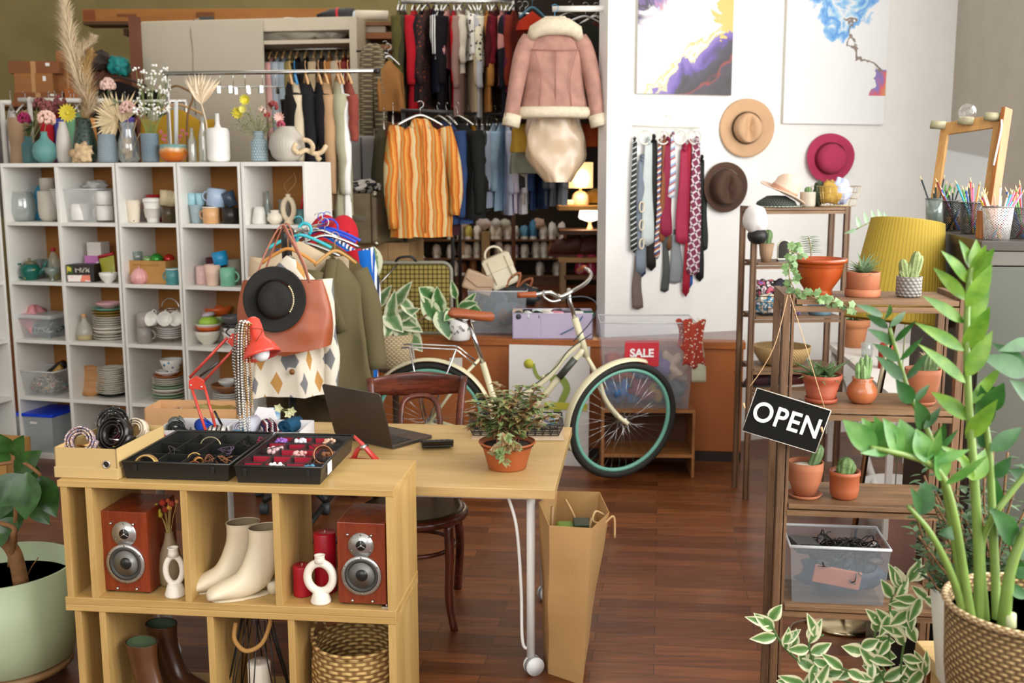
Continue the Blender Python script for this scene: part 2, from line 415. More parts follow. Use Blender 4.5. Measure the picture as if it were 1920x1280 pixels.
tp=MB().prism([(0,0),(TW,0),(TW+.02,TLN),(0,TLN)],TZ-.035,TZ)
part('table_top',tp,wood('#cdad76','#b29058',.5,'X',.42),tt,bev=.002)
wm=mat('#e9e9e6',.3,var=.02)
for x in(TW-.09,.17):
 for y in(.1,.78):
  part('leg',MB().tube([(x,y,TZ-.035),(x,y,.055)],.0155,14).tube([(x,y,.07),(x,y,.045)],.012,12),wm,tt)
  cw=MB()
  for s in(-.016,.010):cw.at((x+.012,y-.01,.034),R(30)).tube([(0,s,0),(0,s+.012,0)],.034,20)
  c=part('caster',cw,mat('#e4e6e6',.35),tt)
  part('tyre',MB().at((x+.012,y-.01,.034),R(30)).tube([(0,-.006,0),(0,.012,0)],.0335,20),mat('#8d9196',.5),c)
 part('brace',MB().tube(spline([(x-.085,.09,TZ-.04),(x-.05,.09,.55),(x-.035,.1,.32),(x-.03,.1,.12),(x-.003,.1,.09)],6),.006,8),wm,tt)
part('apron',box(.2,TW-.09,.12,.14,TZ-.075,TZ-.036).box(.2,TW-.09,.74,.76,TZ-.075,TZ-.036),wm,tt)
DW=wood('#856444','#553c26',1.2,'X',.55);DWV=wood('#7d5c3e','#4a3220',1.2,'Z',.55)
def rack(name_label,O,ang,w,d,zs,h,bot=0,gapx=0):
 t=T('ladder_rack',name_label,'shelf',(O.x,O.y,0),ang)
 for x in(0,w-.03):
  for y in(0,d-.03):
   part('post',box(x,x+.019,y,y+.03,0,h).box(x+.023,x+.031,y+.004,y+.026,0,h),DWV,t,bev=.0012)
  part('cross_bar',box(x,x+.03,.03,d-.03,h-.03,h),DW,t)
 for z in zs:
  p=MB()
  n=1
  p.box(.034,w-.032,.0,d,z-.014,z)
  sh=part('shelf',p,DW,t,bev=.0015)
  part('rail',box(.03,w-.03,.002,.016,z-.034,z-.018).box(.03,w-.03,d-.016,d-.002,z-.034,z-.018),DW,sh)
 return t
RO=PZ(1470,561,1.445);R2=PZ(1808,565,1.445)
rd_=(R2-RO);rd_.z=0;RWD=rd_.length;rd_.normalize();RAA=atan2(rd_.y,rd_.x);RN=V((-rd_.y,rd_.x,0))
RZ=[1.445,PN(1600,767,RO,RN).z,PN(1600,949,RO,RN).z,PN(1600,1141,RO,RN).z]
RDp=.24
rack('brown slatted wooden rack in front, with terracotta pots and OPEN sign',V((RO.x,RO.y,0)),RAA,RWD+.02,RDp,RZ[1:]+[RZ[0]],1.458)
def onr(px,z,v,o=None,d=None,n=None):
 lo,hi=-1,3;o=V((RO.x,RO.y,0))if o is None else o;d=d or rd_;n=n or RN
 for _ in range(40):
  u=(lo+hi)/2;q=o+d*u+n*v+V((0,0,z))-EYE;c=q.dot(FW)
  if 960+F*q.dot(RC)/c<px:lo=u
  else:hi=u
 return o+d*u+n*v+V((0,0,z))
BY=5.7
BO=PY(1412,392,BY);B2=PY(1596,392,BY+.03);BO.z=B2.z=0
bd_=(B2-BO);BWD=bd_.length;bd_.normalize();BN=V((-bd_.y,bd_.x,0));BAA=atan2(bd_.y,bd_.x)
BZ=[PN(1500,y,BO,BN).z for y in(389,492,593,690,730)]
rack('brown slatted wooden rack by the wall, with hats and wicker bowl',BO,BAA,BWD,.26,BZ,BZ[0]+.004)
def onb(px,z,v):return onr(px,z,v,BO,bd_,BN)
KO=PY(1842,452,3.35);KZ=KO.z
kd=V((cos(R(-10)),sin(R(-10)),0));kn=V((-kd.y,kd.x,0));KA=R(-10)
kt=T('storage_cabinet','tall dark grey cabinet at the right edge with pencil cups on top','cabinet',(KO.x,KO.y,0),KA)
KG=mat('#4b4d45',.4,var=.06)
part('body',box(0,.9,.02,1.05,.0,KZ-.03),mat('#2b211b',.5),kt)
part('top_board',box(-.004,.91,-.004,1.06,KZ-.03,KZ),mat('#3a332c',.4),kt,bev=.002)
dk=part('door',box(.01,.9,-.0,.02,.06,KZ-.08),KG,kt,bev=.002)
part('drawer_front',box(.0,.9,-.0,.02,KZ-.076,KZ-.032),mat('#5b5850',.4),kt,bev=.002)
def KP(u,v,z=0):return V((KO.x,KO.y,0))+kd*u+kn*v+V((0,0,KZ+z))
YW=8.9
wl=PY(265,40,YW);wr=PY(668,32,YW-.25);wb_=V((wr.x-wl.x,wr.y-wl.y,0));WW=wb_.length;WDA=atan2(wb_.y,wb_.x);wh=wl.z-STG
wt=T('wardrobe','cream sliding-door wardrobe at the back with hanging clothes inside','wardrobe',(wl.x,wl.y,STG),WDA)
CRM=mat('#cbbfa8',.55,var=.03)
fx=.575*WW
part('carcass',box(0,.03,0,.6,0,wh).box(WW-.06,WW,0,.6,0,wh).box(.03,WW-.06,0,.6,wh-.1,wh).box(.03,WW-.06,0,.6,0,.08).box(.03,WW-.06,.58,.6,.08,wh-.1),CRM,wt,bev=.002)
part('door',box(0,fx,-.03,-.005,.04,wh-.01),mat('#bfb5a1',.5,var=.02),wt,bev=.003,label='closed sliding door')
sz=PY(560,80,YW).z-STG
part('shelf',box(fx-.3,WW-.06,0,.58,sz-.03,sz),CRM,wt)
rz_=PY(560,97,YW+.3).z-STG
part('clothes_rail',MB().tube([(fx-.3,.3,rz_),(WW-.06,.3,rz_)],.014),metal(),wt)
def WPT(px,v,z):
 d=V((cos(WDA),sin(WDA),0));n=V((-d.y,d.x,0));return onr(px,z,v,V((wl.x,wl.y,0)),d,n)
def cup_mb(r,h,r2=None,th=.003,n=24):
 r2=r if r2 is None else r2
 return MB().lathe(shell([(r2*.92,0),(r2,h*.04),(r2+(r-r2)*.5,h*.5),(r,h)],th),n)
def mug(label,loc,r,h,col,ang=pi,rim=None,r2=None,group=None,tilt=0,name='mug',cat='mug',gloss=.3):
 t=T(name,label,cat,loc,0,group,rx=0,ry=tilt)
 mm=mat(col,gloss,var=.04)
 part('body',cup_mb(r,h,r2),mm,t)
 part('handle',MB().at((0,0,0),ang).tube(arc((r*.96,0,h*.52),h*.27,pi/2,-pi/2,10,'XZ'),h*.05,8),mm,t)
 if rim:part('rim',MB().lathe([(r-.002,h-.003),(r+.0015,h-.006),(r+.0015,h+.001),(r-.002,h+.002)],24,None,False),mat(rim,.3),t)
 return t
def tumbler(label,loc,r,h,m,r2=None,name='tumbler',cat='cup',tilt=0,group=None):
 return S(name,cup_mb(r,h,r2),m,label,cat,loc,0,group,ry=tilt)
def bowl_mb(r,h,th=.004,foot=.45):return MB().lathe(shell([(r*foot,0),(r*foot,h*.08),(r*.78,h*.35),(r*.96,h*.75),(r,h)],th),32)
def plate_mb(r,h=.018):return MB().lathe(shell([(r*.55,0),(r*.6,h*.15),(r*.8,h*.5),(r,h)],.004),36)
def q(px,row,v=.1):
 z=cubz(row);return CW(onc(px,z,v),v,z)
def vase(name,label,loc,prof,m,cat='vase',n=28,wob=None,th=.003,rz=0,group=None):
 return S(name,MB().lathe(shell(prof,th),n,wob),m,label,cat,loc,rz,group)
def sc(prof,r,h):return[(a*r,b*h)for a,b in prof]
def bin_(label,loc,w,d,h,ang,m,lid=None,name='storage_bin',cat='bin',lm=None,flare=.03):
 t=T(name,label,cat,loc,ang)
 a=flare
 def wall(s):
  b=MB();o=[(-w/2+a,-d/2+a),(w/2-a,-d/2+a),(w/2-a,d/2-a),(-w/2+a,d/2-a)];u=[(-w/2,-d/2),(w/2,-d/2),(w/2,d/2),(-w/2,d/2)]
  vs_=[(x,y,0)for x,y in o]+[(x,y,h)for x,y in u]
  b.add(vs_,[(0,3,2,1)]+[(i,(i+1)%4,(i+1)%4+4,i+4)for i in range(4)],False);return b
 part('body',wall(0),m,t)
 rim=MB()
 rim.tube([(-w/2,-d/2,h),(w/2,-d/2,h),(w/2,d/2,h),(-w/2,d/2,h)],.005,6,closed=True)
 part('rim',rim,clear('#f0f3f4',.5),t)
 if lid:part('lid',box(-w/2-.008,w/2+.008,-d/2-.008,d/2+.008,h,h+.022),lid,t,bev=.006)
 return t
def crumple(loc,r,m,label,cat='cloth',name='folded_cloth',sd=1,amp=.5,group=None,rz=0):
 b=MB().ball((0,0,r[2]),r,20,sd,amp)
 b.v=[V((p.x,p.y,max(p.z,0)))for p in b.v]
 return S(name,b,m,label,cat,loc,rz,group)
GL=clear('#e6f0ee',.1,gloss=.5);GLD=clear('#b8ccc4',.22,gloss=.5)
WC=mat('#efece4',.3,var=.02);CR=mat('#e6dcc8',.45,var=.03)
s_=mp(q(200,2))
p=q(44,1,.13);vase('glass_bowl','large round clear glass vase in the top left cubby',p,sc([(.6,0),(.8,.05),(1,.3),(.95,.7),(.75,1)],.083,.185),GL)
t=T('lidded_jar','cream ceramic jar with a tall cylinder lid in the top left cubby','jar',q(93,1,.14))
part('body',MB().lathe([(0,0),(.035,0),(.055,.02),(.062,.06),(.062,.185),(.055,.19),(0,.19)],28),mat('#cfc7b8',.5),t)
part('lid',MB().lathe([(0,.19),(.044,.19),(.044,.265),(.04,.27),(0,.27)],28),mat('#c4bcae',.5),t)
S('glass_jar',MB().lathe(sc([(0,0),(.8,0),(1,.1),(1,.6),(.7,.85),(.4,1),(0,1)],.06,.22)),mat('#2f8fb4',.3),'blue round jar behind the cream lidded jar','jar',q(82,1,.28))
t=bin_('clear plastic bin full of white cups in the top row',q(166,1,.17),.32,.26,.2,CA,clear('#eef0ee',.42),None)
for i,(px,v,z,r,h)in enumerate(((152,.1,.012,.055,.1),(198,.1,.012,.05,.09),(198,.1,.105,.048,.085))):
 pp=q(px,1,v);mug(['white cup lying among others in the clear bin','white mug at the bottom of the pair in the clear bin','white mug stacked on another mug in the clear bin'][i],(pp.x,pp.y,pp.z+z),r,h,'#eceae4',pi)
p=q(182,1,.22);crumple((p.x,p.y,p.z+.19),(.07,.05,.03),clear('#f2f2f0',.5),'crumpled clear plastic bag on top of the bin of cups','bag','plastic_bag',3,.9)
tumbler('cream paper cup with small black leaf pattern in the top row',q(252,1,.1),.045,.135,spots('#e8dcc6','#3d3b34',30,.12),.032)
t=T('travel_cup','white reusable coffee cup with grey sleeve and lid','cup',q(288,1,.12))
part('body',cup_mb(.055,.125,.036),WC,t);part('sleeve',MB().lathe([(.0435,.03),(.052,.085),(.0545,.085),(.046,.03)],28,None,False),mat('#cfc9bd',.6),t)
part('lid',MB().lathe([(.057,.122),(.059,.13),(.056,.145),(.03,.15),(0,.15)],28),WC,t)
tumbler('red cup seen behind the white reusable coffee cup',q(292,1,.25),.05,.165,mat('#b3202a',.4))
tumbler('dark olive tumbler at the right of the top row cubby',q(318,1,.1),.046,.1,mat('#4a3b22',.25),.042)
p=q(318,1,.12)
t=T('stacked_cups','cream paper cups nested upside up on the dark olive tumbler','cup',(p.x,p.y,p.z+.1),.3,ry=.15)
for i in range(3):part('cup',MB().at((-.02+.015*i,0,0),0,0,.12*i).lathe(shell([(.03,0),(.04,.09)],.002)),mat('#d8c7a0',.6),t)
tumbler('grey-blue tumbler standing in the top row of the mug cubby',q(371,1,.1),.045,.11,mat('#9fb3b8',.4),.034)
for i,px in enumerate((363,378)):
 p=q(px,1,.1);tumbler(['pale blue glass, left of the two on the grey-blue tumbler','pale blue glass, right of the two on the grey-blue tumbler'][i],(p.x,p.y,p.z+.108),.028,.07,mat('#a7d3dc',.3),.026)
mug('tan enamel mug with white rim in the top row',q(397,1,.07),.05,.098,'#dba873',pi+CA,'#f2ede2')
p=q(406,1,.09);mug('pale blue marbled mug tilted on top of the tan mug',(p.x,p.y,p.z+.1),.055,.105,'#a9bdd4',pi,None,tilt=.12)
mug('black mug beside the tan enamel mug',q(433,1,.08),.05,.095,'#1d1b18',0)
p=q(438,1,.1)
t=tumbler('dark blue glass lying on the black mug',(p.x,p.y,p.z+.1),.04,.09,mat('#3b4a5a',.2),.03,tilt=-.35)
vase('vase','small white tapered vase on the right-hand top cubby shelf',q(487,1,.08),sc([(.9,0),(1,.1),(.75,.7),(.6,1)],.045,.1),mat('#dedcd2',.5))
vase('glass_vase','iridescent glass bottle behind the small white vase',q(503,1,.2),sc([(.8,0),(1,.2),(.5,.5),(.2,.7),(.3,1)],.04,.19),GLD)
vase('vase','small cream round vase with short neck in the right-hand top cubby',q(516,1,.08),sc([(.5,0),(.95,.25),(1,.45),(.8,.7),(.5,.82),(.55,1)],.046,.082),mat('#e8e0cc',.5))
def ringvase(label,loc,W,Hh,col='#e9e2d2',rz=0,oval=1,thk=.2,name='ring_vase',hole=None):
 t=T(name,label,'vase',loc,rz);m_=mat(col,.55,var=.03,bump=.1,bs=90);r=W/2*(1-thk);cz=Hh*.5;rh=Hh*.33*oval if hole is None else hole
 part('body',MB().tube([(r*cos(a),0,cz+rh*sin(a))for a in[2*pi*i/32 for i in range(32)]],W/2*thk*1.15,12,closed=True),m_,t)
 part('neck',MB().at((0,0,cz+rh)).lathe(shell([(W*.15,0),(W*.13,Hh*.08),(W*.16,Hh-cz-rh)],.003),20),m_,t)
 part('foot',MB().lathe([(0,0),(W*.3,0),(W*.3,Hh*.05),(W*.22,Hh*.15),(W*.2,Hh*.2),(0,Hh*.2)],24),m_,t);return t
ringvase('beige ceramic vase with an oval hole in the right-hand top cubby',q(542,1,.09),.095,.175,'#d8c6a8',CA,1.05,.28)
t=T('utensil_cup','teal cup with a red utensil in the right-hand top cubby','cup',q(563,1,.16),CA)
part('cup',cup_mb(.035,.085),mat('#5f8f90',.4),t);part('utensil',MB().tube([(-.01,0,.02),(.02,0,.13),(.03,0,.17)],[.006,.012,.008],8),mat('#b8202c',.4),t)
p=q(535,1,.25)
t=T('glass_vase','clear glass vase with a thin dried twig at the back of the top cubby','vase',p)
part('glass',MB().lathe(shell(sc([(.8,0),(1,.3),(.7,.8),(.8,1)],.05,.14),.002)),GL,t)
part('twig',MB().tube(spline([(0,0,.02),(.03,0,.15),(0,0,.22),(.05,0,.28)],5),.0015,5).tube(spline([(.02,0,.18),(.07,0,.24),(.06,0,.3)],5),.002,5),mat('#caa878',.7),t)
def teapot():
 t=T('teapot','dark green painted teapot with yellow flowers','teapot',q(58,2,.1),.1)
 gm=mat('#0f6153',.15,var=.15,coat=.5)
 part('body',MB().lathe(sc([(0,0),(.6,0),(.65,.05),(.95,.35),(1,.6),(.85,.85),(.45,1),(0,1)],.062,.105),32),spots('#0f6153','#cbb24a',26,.13,.2),t)
 part('lid',MB().lathe([(0,.098),(.04,.1),(.035,.113),(.01,.12),(.006,.125),(.011,.135),(0,.14)],24),mat('#6f6a4c',.4),t)
 part('handle',MB().tube(arc((-.06,0,.058),.043,pi*.45,pi*1.55,14),.006,8),gm,t)
 part('spout',MB().tube(spline([(.05,0,.04),(.08,0,.065),(.095,0,.1),(.11,0,.115)],5),[.018]*6+[.013]*5+[.008]*5,10),gm,t)
teapot()
t=T('oil_bottle','clear bottle with red cap behind the green teapot','bottle',q(103,2,.16))
part('glass',MB().lathe(sc([(0,0),(1,0),(1,.62),(.6,.78),(.4,.84),(.4,.92),(0,.92)],.034,.2)),clear('#dfe3cf',.25),t);part('liquid',MB().lathe([(0,.003),(.031,.003),(.031,.06),(0,.06)],20),mat('#c9b64a',.2),t)
part('cap',MB().lathe([(.016,.178),(.016,.2),(0,.2)],16),mat('#b5222d',.4),t)
vase('dessert_glass','footed clear glass dish beside the green teapot',q(99,2,.07),[(.028,0),(.006,.015),(.008,.03),(.04,.05),(.05,.085)],GLD,'glass')
for i,px in enumerate((76,88)):vase('drinking_glass',['short clear glass behind the teapot spout','clear glass between the teapot and the capped bottle'][i],q(px,2,.22+.03*i),[(.028,0),(.034,.12)],GLD,'glass')
def carton(label,loc,w,d,h,m,rz=CA,name='carton',cat='box',**k):return S(name,box(-w/2,w/2,-d/2,d/2,0,h),m,label,cat,loc,rz,bev=.002,**k)
p=q(159,2,.09)
t=T('tea_carton','black carton with yellow and peach pictures in the second row','box',p,CA+.25)
part('box',box(-.085,.085,-.06,.06,0,.11),mat('#24201f',.4),t,bev=.002)
part('picture',box(-.08,.06,-.0612,-.06,.005,.045),patches(('#f0a988','#efe6dc','#e88a70'),12),t)
part('picture',box(-.08,-.045,-.0612,-.06,.055,.1),patches(('#c9c04a','#3c5a2a'),30),t)
part('print',box(-.03,.06,-.0612,-.06,.062,.09),patches(('#24201f','#b9b2a6','#24201f'),45),t)
p=q(182,2,.2);carton('white carton with pink and purple print behind the black carton',p,.1,.09,.155,patches(('#f3eef0','#efe8ea','#c47ab8','#8a62b8'),8,.5,2,(.2,.2,2)),CA)
carton('small white box on top of the pink and purple carton',(p.x+.02,p.y,p.z+.155),.1,.09,.085,mat('#d9d3ca',.5),CA)
t=T('snack_pouch','yellow-green foil pouch with a red top in the second row','pouch',q(207,2,.12),CA,ry=-.12)
def pouch(u,v,w=.05,h=.16,d=.022):
 a=2*pi*u;k=sin(pi*min(1,v*.85+.1))**.5
 return V((w*cos(a)*(.9+.2*v),d*sin(a)*k*(1-v),h*v))
part('bag',MB().grid(pouch,20,8,cu=True),mat('#a9a83c',.3,var=.25),t)
part('seal',MB().tube([(-.055,0,.158),(.055,0,.17)],.011,8,flat=1),mat('#b0182a',.4),t)
S('bowl',bowl_mb(.055,.062),WC,'small white bowl in front of the foil pouch','bowl',q(204,2,.06))
p=q(293,2,.17)
t=T('cardboard_box','open cardboard box with faint handwriting and glass baubles inside','box',p,CA)
w,d,h=.29,.22,.14
b=MB().box(-w/2,w/2,-d/2,-d/2+.004,0,h).box(-w/2,w/2,d/2-.004,d/2,0,h).box(-w/2,-w/2+.004,-d/2,d/2,0,h).box(w/2-.004,w/2,-d/2,d/2,0,h).box(-w/2,w/2,-d/2,d/2,0,.004)
part('box',b,CARD,t)
hw=MB();random.seed(3)
for i in range(11):
 x=-.085+.017*i
 hw.tube([(x,-d/2-.0006,.108),(x+.004,-d/2-.0006,.118+.004*random.random()),(x+.008,-d/2-.0006,.108),(x+.012,-d/2-.0006,.112)],.0008,4)
part('handwriting',hw,mat('#8f6d3c',.8),t)
for i,(x,y,r,c,l)in enumerate(((.02,0,.04,'#2f8a2e','shiny green glass bauble in the cardboard box'),(.09,.02,.034,'#b8241e','shiny red bauble in the cardboard box'),(-.03,-.02,.028,'#7fa06a','pale green bauble in the cardboard box'))):
 S('bauble',MB().ball((0,0,0),r,18),mat(c,.1,.3),l,'ornament',p+V((x,y-.03,h-.0)))
vase('drinking_glass','clear glass on its side in the cardboard box',p+V((-.1,-.02,.12)),[(.028,0),(.032,.07)],GLD,'glass')
t=T('pumpkin_jar','pink ribbed pumpkin-shaped jar in the second row','jar',q(262,2,.05))
part('body',MB().lathe(sc([(0,0),(.6,0),(.95,.2),(1,.45),(.8,.75),(.35,1),(0,1)],.052,.095),48,lambda a,z:.04*cos(12*a)),mat('#e8a9a8',.3),t)
part('stem',MB().lathe([(0,.09),(.007,.092),(.005,.108),(0,.11)],10),mat('#d98f8c',.4),t)
mug('teal enamel mug with white rim in front of the cardboard box',q(325,2,.06),.042,.095,'#4f9494',pi+CA,'#dfe9e6')
mug('pink mug at the left of the second row',q(381,2,.12),.04,.11,'#e5bfb9',0,name='mug')
tumbler('peach tumbler between the pink mug and the mint mug',q(400,2,.07),.048,.125,mat('#ecc8b4',.5),.036)
mug('mint green mug with its handle to the right',q(428,2,.06),.046,.108,'#7cbf9f',CA,r2=.045)
p=q(418,2,.12);mug('bright blue mug tilted on top of the pastel mugs',(p.x,p.y,p.z+.115),.045,.085,'#1f8fc4',pi*.6,tilt=-.2)
p=q(440,2,.16);tumbler('speckled grey cup behind the mint mug',(p.x,p.y,p.z),.045,.15,mat('#8d8574',.6))
tumbler('maroon cup behind the blue mug',q(402,2,.26),.045,.15,mat('#5a1f2a',.4))
for i,(px,v)in enumerate(((484,.1),(496,.12),(506,.2))):vase('drinking_glass',['tall clear glass, leftmost in the cubby behind the garment rack','tall clear glass, middle of three behind the garment rack','tall clear glass, rearmost of three behind the garment rack'][i],q(px,2,v),[(.024,0),(.028,.15)],GLD,'glass')
crumple(q(64,3,.16),(.085,.1,.09),mat('#e79ba0',.6),'pink plastic bag beside the clear bin in the third row','bag','plastic_bag',5,.7)
p=q(88,3,.15);bin_('clear lidded box of dark beads in the third row',p,.235,.22,.13,CA,clear('#e3e8e8',.3),clear('#e8eded',.6))
S('bead_heap',MB().ball((0,0,.045),(.1,.09,.05),22,4,.5),patches(('#2a3c40','#54686c','#c9d3d4','#28343a'),55,.3),'heap of dark glass beads inside the clear box','beads',(p.x,p.y,p.z+.004),CA,kind='stuff')if False else tag(put(part('bead_heap',MB().ball((0,0,.055),(.1,.09,.05),22,4,.4),patches(('#2a3c40','#54686c','#c9d3d4','#28343a'),55,.3)),(p.x,p.y,p.z),CA),'heap of dark glass beads inside the clear box','beads',kind='stuff')
t=T('oil_bottle','ribbed glass decanter with a cork and yellow oil','bottle',q(160,3,.09))
part('glass',MB().lathe(sc([(0,0),(1,0),(1,.3),(.75,.6),(.3,.8),(.35,.92),(0,.92)],.05,.155),28,lambda a,z:.03*cos(14*a)),clear('#ece8da',.3),t)
part('oil',MB().lathe([(0,.002),(.046,.002),(.046,.028),(0,.028)],24),mat('#cfb32a',.2),t)
part('cork',MB().lathe([(.012,.135),(.016,.165),(0,.167)],14),mat('#c99a66',.8),t)
def stack(px,row,v,specs,where,group,z0=0):
 p=q(px,row,v);z=p.z+z0;n=len(specs);random.seed(len(where)+px)
 for i,(kind,r,h,step,col)in enumerate(specs):
  m_=mat(col,.3,var=.03)if isinstance(col,str)else col
  cn={'#':''}
  mb=plate_mb(r,h)if kind=='plate' else bowl_mb(r,h)
  S(kind,mb,m_,f'{COLN.get(col, "pale")} {kind}, {ordn(i, n)} in {where}',kind,(p.x+random.uniform(-.004,.004),p.y+random.uniform(-.004,.004),z),random.random(),group,ry=random.uniform(-.01,.01));z+=step
 return z
COLN={'#e4dfd0':'cream','#ded8c6':'cream','#a8883c':'ochre','#7fc0a6':'mint','#e0aeb0':'pink','#b7cf98':'light green','#d9632a':'orange-rimmed','#8a5a32':'brown','#eae8e2':'white','#5a5c5c':'dark grey','#d0ceca':'light grey','#e7a27c':'peach','#1e1c1a':'black','#9ec49a':'sage green','#b6652e':'orange'}
P9='#e4dfd0';PW='#eae8e2'
stack(207,3,.15,[('plate',.105,.02,.016,P9)]*2+[('bowl',.1,.03,.022,P9)]*2+[('plate',.1,.018,.014,P9)]*5+[('plate',.1,.02,.017,'#a8883c')]*2+[('plate',.1,.02,.02,'#7fc0a6'),('bowl',.08,.035,.03,'#e0aeb0')],'the stack by the oil decanter','plates piled in the third-row cubby')
mug('light grey mug, lower of the two stacked by the cup tree',q(272,3,.07),.045,.1,'#9b948e',CA+.1)
p=q(272,3,.07);tumbler('light grey mug, upper of the two stacked by the cup tree',(p.x,p.y,p.z+.101),.038,.09,mat('#a39c95',.35),.046,name='mug',cat='mug')
p=q(318,3,.12);t=T('cup_rack','shiny metal cup rack with a hoop handle in the third row','rack',p,CA)
part('frame',MB().tube([(-.09,-.02,0),(-.09,-.02,.09),(-.07,-.02,.1)],.003,6).tube([(0,.03,0),(0,.03,.2)],.004,6).tube(arc((0,.03,.21),.06,0,pi,16),.004,6).tube([(.075*cos(a),.03+.06*sin(a),.2)for a in[2*pi*i/20 for i in range(20)]],.003,6,closed=True),metal(),t)
stack(320,3,.12,[('plate',.08,.016,.013,PW)]*5,'the cup rack saucers','saucers in the cup rack',.03)
for i,(x,l)in enumerate(((-.075,'left'),(.0,'middle'),(.07,'right'))):
 t=T('teacup',f'white teacup hanging on the cup rack, {l} of the three','cup',p+V((x,-.045,.15)),CA+(-.2,.3,.1)[i],'teacups on the rack',rx=R(75))
 part('cup',MB().at((0,0,-.03)).lathe(shell(sc([(.4,0),(.8,.4),(1,1)],.046,.06),.003)),WC,t)
 part('handle',MB().at((0,0,-.03),pi/2).tube(arc((.04,0,.035),.018,pi/2,-pi/2,8),.004,6),WC,t)
z=stack(391,3,.12,[('bowl',.078,.085,.072,'#e4dfd0'),('bowl',.075,.04,.012,'#d9632a'),('bowl',.077,.045,.04,'#e4dfd0')],'the front-left pile of nested bowls','bowls nested in the third-row cubby')
p=q(393,3,.12)
S('bowl',MB().at((0,0,.05),0,pi).lathe(shell(sc([(.4,0),(.8,.4),(1,1)],.066,.05),.003)),mat('#a6d04a',.3),'bright green bowl turned upside down on the bowl pile','bowl',(p.x,p.y,z))
S('lid',MB().lathe([(0,0),(.036,0),(.042,.008),(.03,.022),(0,.026)],20),mat('#c8bcc8',.4),'small lilac lid on the upturned green bowl','lid',(p.x+.003,p.y,z+.05),ry=-.15)
stack(412,3,.27,[('bowl',.085,.12,.1,'#e4dfd0'),('bowl',.085,.06,.04,'#b7cf98'),('bowl',.085,.07,.04,'#d9632a')],'the rear pile of nested bowls','bowls at the back of the third-row cubby')
stack(438,3,.12,[('bowl',.06,.055,.028,PW)]*3+[('bowl',.066,.05,.03,'#1e1c1a'),('bowl',.07,.07,.06,'#5a5c5c')],'the pile behind the tote bag','bowls behind the leather bag')
p=q(92,4,.14);bin_('clear open bin of craft bits in the fourth row',p,.28,.24,.16,CA,clear('#e3e8e8',.25))
tag(put(part('craft_bits',MB().ball((0,0,.06),(.11,.09,.06),22,9,.5),patches(('#8a6a5a','#2f7d90','#d8b08a','#3a4a58','#e6ded0','#c4622e'),22,.5)),(p.x,p.y,p.z),CA),'jumble of small craft pieces inside the open clear bin','craft supplies',kind='stuff')
t=T('comb','dark wooden tools sticking out of the craft bin','tool',p+V((.05,0,.13)),CA)
part('handle',MB().tube([(-.06,0,0),(.03,0,.05),(.07,0,.06)],[.012,.022,.03],8),mat('#2a1d18',.5),t);part('blade',MB().tube([(0,-.04,.0),(.08,-.04,.05)],[.01,.022],8),mat('#a9863a',.5),t)
S('plate',MB().lathe([(0,0),(.07,0),(.1,.012),(.1,.016),(.068,.006),(0,.006)],40),wood('#c08a52','#a06c38',2,'X',.5),'round tan wooden plate leaning on its edge by a plate stack','plate',q(172,4,.14)+V((0,0,.095)),CA+.3,rx=R(80),ry=0)
stack(212,4,.17,[('plate',.1,.016,.014,'#1e1c1a')]+[('plate',.1,.02,.012,P9)]*6+[('plate',.087,.02,.013,P9)]*7,'the stack by the wooden plate','plates in the fourth-row cubby',0)
p=q(322,4,.14)
z=stack(318,4,.15,[('plate',.12,.02,.016,P9),('plate',.105,.02,.018,'#9ec49a'),('plate',.1,.02,.016,P9),('bowl',.1,.03,.022,P9),('plate',.105,.025,.022,'#9ec49a')]+[('plate',.1,.018,.012,P9)]*4+[('plate',.095,.02,.014,'#b6652e'),('bowl',.075,.03,.02,PW)],'the stack under the blue-patterned bowl','plates below the cup rack')
S('bowl',bowl_mb(.068,.085),spots('#e8e6de','#3d7f9c',34,.28,.35),'white bowl with blue leaf pattern on top of a plate stack','bowl',(p.x+.01,p.y,z))
stack(428,4,.13,[('plate',.09,.02,.014,PW)]*5+[('bowl',.1,.055,.04,'#8a5a32'),('bowl',.06,.04,.03,PW)],'the stack behind the red lamp','plates behind the red lamp')
p=q(94,5,.15);t=bin_('clear storage bin with a bright blue lid in the bottom row',p,.285,.28,.235,CA,clear('#cdd6d6',.55),mat('#1443d8',.3),flare=.02)
part('latch',box(-.02,.03,-.146,-.142,.19,.205),WC,t,bev=.002)
S('serving_bowl',bowl_mb(.13,.07),WC,'large white serving bowl in the bottom cubby','bowl',q(222,5,.16)+V((0,0,.14)))
S('pot',MB().lathe([(0,0),(.1,0),(.11,.13),(.1,.14),(0,.14)],32),mat('#cfcbc0',.4),'pale pot carrying the large white serving bowl','pot',q(222,5,.16))
p=PY(8,855,6.0);p.z=0
t=T('cardboard_box','tall open cardboard box on the floor at the left edge','box',p,CA)
part('box',MB().box(-.16,.1,-.1,-.095,0,.28).box(-.16,.1,.1,.105,0,.28).box(.095,.1,-.1,.105,0,.28).box(-.16,-.155,-.1,.105,0,.28).box(-.16,.1,-.1,.105,0,.005),CARD,t)
S('file_folder',box(-.12,-.02,-.13,-.105,0,.26),mat('#1d1f22',.5),'black folder standing against the cardboard box','folder',p,CA,bev=.002)
sp=CW(DV[0]-.03,0,0)
S('bowl',bowl_mb(.07,.07),WC,'white bowl in the far left side shelf','bowl',sp+V((-.16,-.14,cubz(4))))
S('glass_carafe',MB().lathe(shell([(.04,0),(.05,.05),(.02,.12),(.025,.16)],.002)),GL,'clear carafe in the far left side shelf','carafe',sp+V((-.16,-.14,cubz(3))))
ZT=1.862
def ct(px,v=.14):return CW(onc(px,ZT,v),v,ZT)
